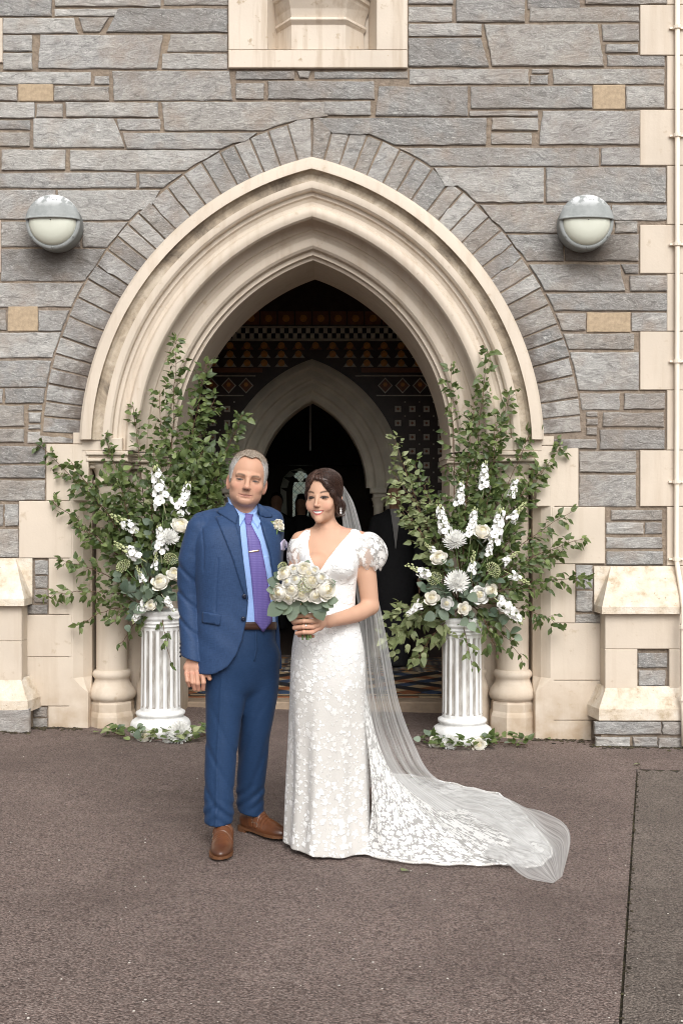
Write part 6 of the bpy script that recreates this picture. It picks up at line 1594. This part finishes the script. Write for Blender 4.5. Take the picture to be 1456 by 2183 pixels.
# gown
def flower_mask(t, vec, scale, size, petals=5, dim='2D', keep=.0):
    vo = t.n('TexVoronoi', {'feature': 'F1', 'voronoi_dimensions': dim}, Vector=vec, Scale=scale, Randomness=.8)
    sv = t.n('VectorMath', {'operation': 'SCALE'}, i0=vec); sv.inputs['Scale'].default_value = scale if False else 1.0
    dv = t.n('VectorMath', {'operation': 'SUBTRACT'}, i0=vec, i1=vo.outputs['Position']).outputs[0]; sp = t.n('SeparateXYZ', Vector=dv).outputs
    an = t.math('ARCTAN2', sp[1] if dim == '2D' else sp[2], sp[0]); rnd = t.n('SeparateColor', Color=vo.outputs['Color']).outputs
    pe = t.math('MULTIPLY_ADD', t.math('COSINE', t.math('ADD', t.math('MULTIPLY', an, float(petals)), t.math('MULTIPLY', rnd[0], 6.0))), .13, .84)
    rad = t.math('MULTIPLY', t.math('MULTIPLY', pe, size), t.math('MULTIPLY_ADD', rnd[1], .7, .65))
    m = t.math('SUBTRACT', rad, vo.outputs['Distance']); f = t.math('MULTIPLY', t.math('SMOOTH_MIN', t.math('MULTIPLY', m, 14.0), 1.0, .3), 1.0, clamp=True)
    if keep: f = t.math('MULTIPLY', f, t.math('GREATER_THAN', rnd[2], keep))
    return f
def mat_gown():
    t = NT('lace_gown'); v = t.coord('Object'); nd = t.n('VectorMath', {'operation': 'ADD'}, i0=v, i1=t.n('VectorMath', {'operation': 'SCALE'}, i0=t.n('TexNoise', Vector=v, Scale=30.0).outputs[1]).outputs[0])
    nd.inputs[1].links[0].from_node.inputs['Scale'].default_value = .022; vv = nd.outputs[0]
    z = t.n('SeparateXYZ', Vector=t.n('NewGeometry').outputs['Position']).outputs[2]
    big = flower_mask(t, vv, 32.0, .50, 5, '3D'); small = flower_mask(t, vv, 58.0, .36, 5, '3D', .25)
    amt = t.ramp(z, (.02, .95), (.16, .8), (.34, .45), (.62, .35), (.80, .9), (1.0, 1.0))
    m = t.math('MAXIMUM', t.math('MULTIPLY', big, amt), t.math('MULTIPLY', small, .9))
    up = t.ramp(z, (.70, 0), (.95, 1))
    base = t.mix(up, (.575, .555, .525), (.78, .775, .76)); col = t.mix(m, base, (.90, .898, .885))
    h = t.math('ADD', t.math('MULTIPLY', m, 1.0), t.math('MULTIPLY', t.noise(v, 150, 3), .35)); nrm = t.bump(h, .55, .006)
    return t.fin(col, .6, nrm, .3, Sheen_Weight=.2)
GOWN = mat_gown()
VN = [(WX(a, YW - .1), WZ(b, YW - .1)) for a, b in ((662, 1095), (660, 1142), (656, 1160), (660, 1184), (677, 1217), (682, 1217), (700, 1190), (724, 1160), (748, 1134), (757, 1095))]
def gown(p):
    z = p[:, 2]; d = smin(gown_loft(p), bust(p, .0), .03); az = np.arctan2(p[:, 0] + .06, -(p[:, 1] - YW))
    fold = (np.sin(az * 9 + 1.2 + 1.5 * wob(p * A((1, 1, .15)), 12, 5)) * .008 + np.sin(az * 4 - .6) * .009) * sstep(.85, .2, z); d = d + fold + .0016 * wob(p, 50, 6) * sstep(.9, 1.0, z)
    # straps up to the shoulders
    d = smin(d, chain(p, [hp(738, 1153, YW + .005), hp(757, 1153, YW + .01), hp(771, 1158, YW + .01)], [.031, .048, .050]), .02); d = smin(d, chain(p, [hp(660, 1156, YW + .01), hp(649, 1157, YW + .015), hp(641, 1160, YW + .02)], [.031, .046, .047]), .02)
    v = np.maximum(poly2(p[:, 0], z, VN), p[:, 1] - (YW + .02)); d = np.maximum(d, -v); d = np.maximum(d, z - 1.432)
    nk = cone(p, wh.wor((0, .034, -.14)), (-.056, YW + .02, 1.38), .055, .062); d = ssub(d, nk, .01); hem = g(0) - .005
    return np.maximum(d, hem + .014 + .02 * np.clip((-.0 - p[:, 0]) / .2, 0, 1) - z)
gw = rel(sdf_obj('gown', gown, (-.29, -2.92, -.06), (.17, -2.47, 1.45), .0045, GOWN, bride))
patch('neckline_trim', gown, [(657, 1150), (660, 1150), (663, 1180), (679, 1213), (681, 1218), (676, 1218), (659, 1185), (655, 1164)], .003, -2.95, -2.5, GOWN, gw, step=.006) if False else None
def mat_lace(name, base_a, scale, size, top=0.0):
    t = NT(name); uv = t.n('TexCoord').outputs['UV']; big = flower_mask(t, uv, scale, size, 5); sm = flower_mask(t, t.n('Mapping', Vector=uv, Location=(3.3, 1.7, 0)).outputs[0], scale * 2.3, .42, 4, '2D', .25); m = t.math('MAXIMUM', big, sm)
    t.fin(t.mix(m, (.78, .77, .75), (.88, .875, .86)), .6, t.bump(m, .4, .004), .3)
    tr = t.n('BsdfTransparent', Color=(1, 1, 1)); tl = t.n('BsdfTranslucent', Color=(.85, .85, .83)); s1 = t.n('MixShader', Fac=.3, i1=t.b.outputs[0], i2=tl.outputs[0])
    a = t.math('MULTIPLY_ADD', m, 1 - base_a, base_a, clamp=True)
    if top: a = t.math('MAXIMUM', a, t.ramp(t.math('MULTIPLY', t.n('SeparateXYZ', Vector=uv).outputs[1], 1 / top), (.35, 1.0), (.8, 0)))
    mx = t.n('MixShader', Fac=a, i1=tr.outputs[0], i2=s1.outputs[0]); t.t.links.new(mx.outputs[0], t.out.inputs[0]); return t.m
SLV = mat_lace('sleeve_lace', .40, 25.0, .48, .10); TRL = mat_lace('train_lace', .50, 23.0, .56)
def uvmesh(name, P, us, vs, mat, parent):
    "grid of points with uv in metres"
    mb = MB(); mb.grid(P); m = mb.mesh(name, True); uvl = m.uv_layers.new(name='UVMap'); nn = len(P[0])
    for lp in m.loops:
        i, j = divmod(lp.vertex_index, nn); uvl.data[lp.index].uv = (us[i][j], vs[i][j])
    return rel(obj(name, m, mat, parent))
def sleeve(cpx, cpy, cy, r, cutline, seed):
    c = A(hp(cpx, cpy, cy)); n1, n2 = 40, 26; P, U, V_ = [], [], []; rr_ = random.Random(seed)
    for i in range(n2 + 1):
        th = math.pi * (.02 + .74 * i / n2); row, u_, v_ = [], [], []
        for k in range(n1 + 1):
            a = 2 * math.pi * k / n1; gath = 1 + .05 * math.sin(a * 9 + seed) * math.sin(th) * (.3 + .7 * i / n2) + .03 * math.sin(a * 5 + 2 + th * 4)
            if i >= n2 - 3: gath *= 1 + .05 * math.sin(a * 14) * (i - n2 + 3) / 3
            s = math.sin(th) * gath; row.append((c[0] + r[0] * s * math.cos(a), c[1] + r[1] * s * math.sin(a), c[2] + r[2] * math.cos(th) + (.010 * math.sin(a * 9 + 1) if i >= n2 - 1 else 0) + cutline * r[0] * s * math.cos(a) * (i / n2)))
            u_.append(a * .085); v_.append(th * .085)
        P.append(row); U.append(u_); V_.append(v_)
    return uvmesh('puff_sleeve', P, U, V_, SLV, gw)
sleeve(784, 1178, YW + .01, (.086, .080, .094), -.10, 1); sleeve(640, 1180, YW + .03, (.060, .072, .092), .05, 2)
# train
hem_px = [(760, 1828), (782, 1829), (838, 1842), (930, 1850), (1040, 1851), (1091, 1850), (1123, 1858), (1155, 1850), (1176, 1830), (1174, 1815), (1151, 1783), (1105, 1730), (1061, 1698), (1008, 1688), (962, 1676), (925, 1668), (880, 1660), (830, 1655)]
HP = [G(*q) for q in hem_px]
def along(pts, n):
    L = [0]
    for a, b in zip(pts, pts[1:]): L.append(L[-1] + (b - a).length)
    out = []
    for i in range(n + 1):
        s = L[-1] * i / n; k = max(j for j in range(len(L)) if L[j] <= s + 1e-9); k = min(k, len(pts) - 2); f = (s - L[k]) / max(1e-9, L[k + 1] - L[k]); out.append(pts[k].lerp(pts[k + 1], f))
    return out, L[-1]
NH = 110; hem, hl_ = along(HP, NH); NV = 46; P, U, V_ = [], [], []
for i in range(NV + 1):
    v = i / NV; row, u_, v_ = [], [], []
    for j, h in enumerate(hem):
        u = j / NH; ang = R(60 + 110 * u) ; ztop = .74 - .10 * abs(u - .4)
        top = Vector((-.06 + .165 * math.sin(ang), YW - .135 * math.cos(ang) * 1.0, ztop)); low = Vector((-.06 + .20 * math.sin(ang) + .05, YW - .17 * math.cos(ang), .10))
        ctrl = low + (h - low) * .12; ctrl.z = .04
        b = top * (1 - v) ** 3 + low.lerp(top, .35) * 3 * v * (1 - v) ** 2 + ctrl * 3 * v * v * (1 - v) + h * v ** 3
        gz = g(b.x) + .006; fl = sstep(.25, .6, v) * (1 - v ** 6)
        fold = (.020 * math.sin(u * 26 + v * 3) + .014 * math.sin(u * 11 - v * 5 + 1)) * fl * (1 - .5 * v); b.z = max(b.z + fold * .9 + .012 * fl, gz + .003 + (.010 + fold * .35) * (fl > .01))
        sag = .012 * math.sin(u * 40 + 2) * (1 - v) * v * 3; b.x += sag; b.y += sag * .6
        if i >= NV - 1: b.z += .006 * (.5 + .5 * math.sin(u * 120))
        row.append(b); u_.append(u * hl_ * (.35 + .65 * v)); v_.append(v * 1.1)
    P.append(row); U.append(u_); V_.append(v_)
tr = uvmesh('train', P, U, V_, TRL, gw)
mb = MB(); mb.tube([p + Vector((0, 0, .004)) for p in P[-1]], .006, 5); rel(mb.build('scalloped_hem', GOWN, gw, True))
# veil
def mat_veil():
    t = NT('tulle_veil'); uv = t.n('TexCoord').outputs['UV']; n = t.noise(t.n('Mapping', Vector=uv, Scale=(1, .06, 1)).outputs[0], 42, 4, .6); ly = t.n('LayerWeight', Blend=.35).outputs[1]
    a = t.math('ADD', t.ramp(n, (.35, .16), (.62, .46), (.8, .68)), t.math('MULTIPLY', ly, .35), clamp=True)
    d = t.n('BsdfDiffuse', Color=(.80, .80, .79)); tl = t.n('BsdfTranslucent', Color=(.80, .80, .79)); s1 = t.n('MixShader', Fac=.45, i1=d.outputs[0], i2=tl.outputs[0]); tr_ = t.n('BsdfTransparent', Color=(1, 1, 1))
    mx = t.n('MixShader', Fac=a, i1=tr_.outputs[0], i2=s1.outputs[0]); t.t.links.new(mx.outputs[0], t.out.inputs[0]); return t.m
VEIL = mat_veil()
inn = [W(727, 1046, -2.60), W(728, 1090, -2.58), W(735, 1150, -2.55), W(752, 1230, -2.54), W(764, 1310, -2.54), W(766, 1400, -2.54), W(772, 1480, -2.55), W(782, 1560, -2.56), W(815, 1640, -2.60), W(880, 1715, -2.66), G(960, 1790, .03), G(1040, 1845, .012), G(1075, 1862, .010), G(1110, 1872, .008), G(1178, 1884, .008)]
out = [W(733, 1036, -2.58), W(752, 1068, -2.50), W(768, 1120, -2.45), W(787, 1210, -2.42), W(812, 1300, -2.40), W(832, 1400, -2.38), W(852, 1500, -2.34), W(884, 1585, -2.26), W(922, 1652, -2.18), G(985, 1682, .03), G(1060, 1694, .05), G(1120, 1722, .04), G(1165, 1752, .02), G(1214, 1780, .02), G(1198, 1868, .012)]
NVv = 90
ia, _ = along(inn, NVv); oa, Lo = along(out, NVv); NU = 56; P, U, V_ = [], [], []
# keep rows paired by parameter of the polyline rather than by length
def par(pts, n):
    r_ = []
    for i in range(n + 1):
        f = i / n * (len(pts) - 1); k = min(int(f), len(pts) - 2); t_ = f - k
        p0, p1, p2, p3 = pts[max(k - 1, 0)], pts[k], pts[k + 1], pts[min(k + 2, len(pts) - 1)]
        r_.append(.5 * ((2 * p1) + (p2 - p0) * t_ + (2 * p0 - 5 * p1 + 4 * p2 - p3) * t_ * t_ + (3 * p1 - p0 - 3 * p2 + p3) * t_ ** 3))
    return r_
ia, oa = par(inn, NVv), par(out, NVv)
for i in range(NVv + 1):
    v = i / NVv; row, u_, v_ = [], [], []
    for j in range(NU + 1):
        u = j / NU; b = ia[i].lerp(oa[i], u); hang = sstep(.72, .55, v) * sstep(.0, .08, v); amp = .022 * hang * (.4 + v)
        b.y += amp * (math.sin(u * 34 + 1.5 * math.sin(v * 5)) + .6 * math.sin(u * 15 + v * 7)); b.x += amp * .5 * math.sin(u * 27 + 2)
        if hang < .99:
            gz = g(b.x) + .010; on = 1 - hang; x_in = sstep(.98, .80, v) * .030
            b.z = max(b.z, gz + on * (x_in + .010 + .010 * math.sin(u * 19 + v * 30) + .012 * math.sin(u * 7 - v * 21)) * sstep(1.0, .93, v) * 1.0)
            if b.z < gz: b.z = gz
        row.append(b); u_.append(u * 1.0); v_.append(v * 2.6)
    P.append(row); U.append(u_); V_.append(v_)
uvmesh('veil', P, U, V_, VEIL, bride)
# shoe tip under the hem
mb = MB(); q = G(684, 1812, .01); mb.ball((q.x, q.y + .03, g(q.x) + .016), (.035, .045, .018), 12, 6); rel(mb.build('shoe', plain('white_satin', (.78, .76, .73), .35, .03), bride, True))
rp_, rn_ = hitpt(lady_skin, 652, 1334, -3.1, -2.8, .001); mb = MB(); mb.ball(rp_, .0042, 8, 6); rel(mb.build('ring', plain('diamond', (.85, .85, .86), .08, .02, 10, spec=.9), bride, True))

# ------------------------------------------------------------------ bouquet
YB = YW - .285
bc = W(648, 1285, YB); bq = thing('bouquet', 'white rose bouquet with eucalyptus leaves held in the bride\'s hands', 'bouquet', bc)
rb_ = random.Random(31)
def BP(px, py, dy=0.0): return W(px, py, YB + dy) - bc
def dome(px, py): return -.085 * max(0, 1 - ((px - 645) / 78) ** 2 - ((py - 1245) / 60) ** 2) ** .5 - .01 if abs(px - 645) < 78 else -.01
for kind, px, py, rp in (('r', 595, 1263, 19), ('r', 606, 1222, 17), ('r', 622, 1256, 19), ('r', 648, 1212, 18), ('r', 665, 1237, 22), ('r', 697, 1256, 26), ('r', 673, 1269, 18), ('r', 615, 1273, 15), ('r', 643, 1266, 17), ('u', 651, 1248, 18), ('u', 602, 1208, 12), ('w', 630, 1234, 15), ('w', 685, 1232, 16), ('w', 627, 1213, 13), ('w', 670, 1216, 13), ('r', 583, 1270, 12), ('w', 612, 1240, 13), ('r', 658, 1222, 14)):
    p = BP(px, py, dome(px, py)); d = Vector(((px - 645) / 60, -1.1, (1250 - py) / 60 + .15)); m = {'r': ROSES[rb_.randrange(3)], 'w': WROSE[0], 'u': UMB[0]}[kind]
    put(m, {'r': 'rose', 'w': 'ranunculus', 'u': 'umbel_flower'}[kind], bq, p, zframe(d, rb_.uniform(0, 6)), rp / 530)
    mb = MB(); mb.tube([p - d.normalized() * .01, BP(652, 1300) + Vector((rb_.gauss(0, .006), rb_.gauss(0, .006), 0))], .0028, 5); mb.build('stem', STEMG, bq)
mb = MB()
for k in range(16):
    a = rb_.uniform(0, 6.28); r0 = rb_.uniform(.002, .017); dx, dy = r0 * math.cos(a), r0 * math.sin(a); mb.tube([BP(649, 1295) + Vector((dx * 1.6, dy * 1.6, 0)), BP(651, 1330) + Vector((dx, dy, 0)), BP(655 + dx * 500, 1360 + rb_.uniform(-4, 5)) + Vector((dx * .6, dy, 0))], .0032, 5)
mb.build('stem_bundle', STEMG, bq)
for (px, py, s, dx, dz) in ((610, 1236, .034, -.3, .6), (640, 1228, .034, .2, .7), (676, 1222, .036, .5, .6), (660, 1262, .034, .6, -.4), (606, 1258, .034, -.6, .3), (632, 1250, .034, .3, .5), (690, 1246, .034, .6, .5), (592, 1226, .040, -.8, .6), (655, 1203, .038, .2, 1), (586, 1300, .080, -.8, -.5), (602, 1290, .056, -1, -.1), (631, 1283, .046, -.2, -.6), (630, 1298, .058, -.3, -.8), (657, 1283, .05, .3, -.5), (668, 1296, .056, .4, -.8), (683, 1308, .062, .5, -.9), (676, 1290, .05, .7, -.4), (699, 1286, .056, 1, -.3), (710, 1280, .046, 1, .1), (583, 1240, .056, -1, .4), (581, 1257, .052, -1, .1), (704, 1243, .048, 1, .5), (622, 1312, .052, -.3, -1), (650, 1300, .05, .0, -1), (690, 1295, .05, .8, -.5), (612, 1300, .055, -.7, -.7)):
    d = Vector((dx, -.25, dz)).normalized(); p = BP(px, py, -.055) - d * s * .5; o = obj('leaf', EL[rb_.randrange(2)], None, bq); o.matrix_basis = Matrix.Translation(p) @ frame(d, rb_.gauss(0, .2), (rb_.gauss(0, .25), -1, .45)) @ Matrix.Diagonal((s, s * 1.15, s, 1))

# ------------------------------------------------------------------ guests in the shade of the church
def guest(label, px, Y, h, sz, tie=False, bun=False, seed=0):
    x = WX(px, Y); T = thing('person', label, 'person', (x, Y, FL - .012)); k = h / 1.75; z0 = FL - .012
    def body(p):
        q = (p - A((x, Y, z0))) / k; d = ell(q, (0, -.01, 1.63), (.075, .095, .115)); d = smin(d, cone(q, (0, .01, 1.55), (0, .02, 1.42), .052, .06), .03)
        d = smin(d, ell(q, (0, -.10, 1.62), (.014, .02, .02)), .01); d = smin(d, ell(q, (0, .02, 1.3), (.15, .08, .15)), .05)
        for s in (-1, 1):
            d = smin(d, chain(q, [(s * .17, .01, 1.38), (s * .235, .03, 1.1), (s * .225, -.06, .86)], [.05, .04, .028], .02), .03); d = smin(d, ell(q, (s * .225, -.075, .80), (.022, .035, .05)), .02)
            for f in range(4): d = smin(d, cone(q, (s * .225, -.10 + f * .017, .78), (s * .222, -.10 + f * .015, .71), .009, .007), .004)
            d = smin(d, cone(q, (s * .225, -.10, .82), (s * .215, -.125, .76), .010, .008), .006)
        return np.maximum(d, (.60 - q[:, 2])) * k
    def col(P): return np.tile(A((.42, .24, .16)), (len(P), 1)) * (1 + .06 * wob(P, 60, 5)[:, None])
    b = sdf_obj('body', body, (x - .32, Y - .25, z0 + .6 * k), (x + .32, Y + .25, z0 + 1.85 * k), .007, SKIN, T, col); rel(b)
    def hair_(p):
        q = (p - A((x, Y, z0))) / k; d = np.maximum(ell(q, (0, .0, 1.645), (.083, .100, .118)), np.minimum(1.66 - q[:, 2] + (q[:, 1] + .03) * -1.2, q[:, 1] * 0 + 1)) ; d = smax(d, 1.55 - q[:, 2], .02)
        if bun: d = smin(d, ell(q, (0, .06, 1.74), (.06, .06, .05)), .03); d = smin(d, ell(q, (0, .07, 1.55), (.085, .05, .12)), .04)
        return d * k
    rel(sdf_obj('hair', hair_, (x - .15, Y - .2, z0 + 1.4 * k), (x + .15, Y + .2, z0 + 1.9 * k), .008, plain('dark_hair', (.02, .014, .01), .5, .2, 60), T))
    def suit(p):
        q = (p - A((x, Y, z0))) / k; d = loft(q, [.02, .4, .78, .92, 1.1, 1.3, 1.42, 1.5], [0] * 8, [0] * 8, [.13, .15, .19, .19, .175, .2, .17, .07], [.1, .1, .125, .125, .12, .13, .1, .06], 2.3)
        for s in (-1, 1): d = smin(d, chain(q, [(s * .165, .01, 1.38), (s * .24, .03, 1.1), (s * .225, -.055, .88)], [.068, .058, .05], .02), .03)
        gap = cone(q, (0, -.1, .1), (0, 0, .7), .03, .004); d = ssub(d, gap, .02) if not bun else d
        if tie: d = np.maximum(d, -np.maximum(poly2(q[:, 0], q[:, 2], [(-.05, 1.52), (0, 1.12), (.05, 1.52)]), q[:, 1] + .02))
        return d * k
    rel(sdf_obj('dark_suit' if not bun else 'dark_dress', suit, (x - .34, Y - .25, z0), (x + .34, Y + .25, z0 + 1.58 * k), .010, plain('dark_cloth', (.012, .012, .014), .8, .2, 40), T))
    if tie:
        def sh_(p):
            q = (p - A((x, Y, z0))) / k; return np.maximum(loft(q, [1.0, 1.1, 1.3, 1.42, 1.5], [0] * 5, [0] * 5, [.15, .155, .18, .15, .06], [.11, .108, .118, .09, .055], 2.3), q[:, 2] - 1.5) * k
        rel(sdf_obj('shirt', sh_, (x - .25, Y - .2, z0 + k), (x + .25, Y + .2, z0 + 1.56 * k), .008, plain('grey_shirt', (.30, .29, .28), .7, .05), T))
    return T
guest('guest in a dark suit with grey shirt standing in the porch behind the bride', 842, 2.9, 1.74, 0, True)
guest('guest silhouetted below the leaded window with hair up', 642, 6.6, 1.66, 0, False, True)
guest('guest in shadow behind the man\'s shoulder', 590, 6.3, 1.70, 0)
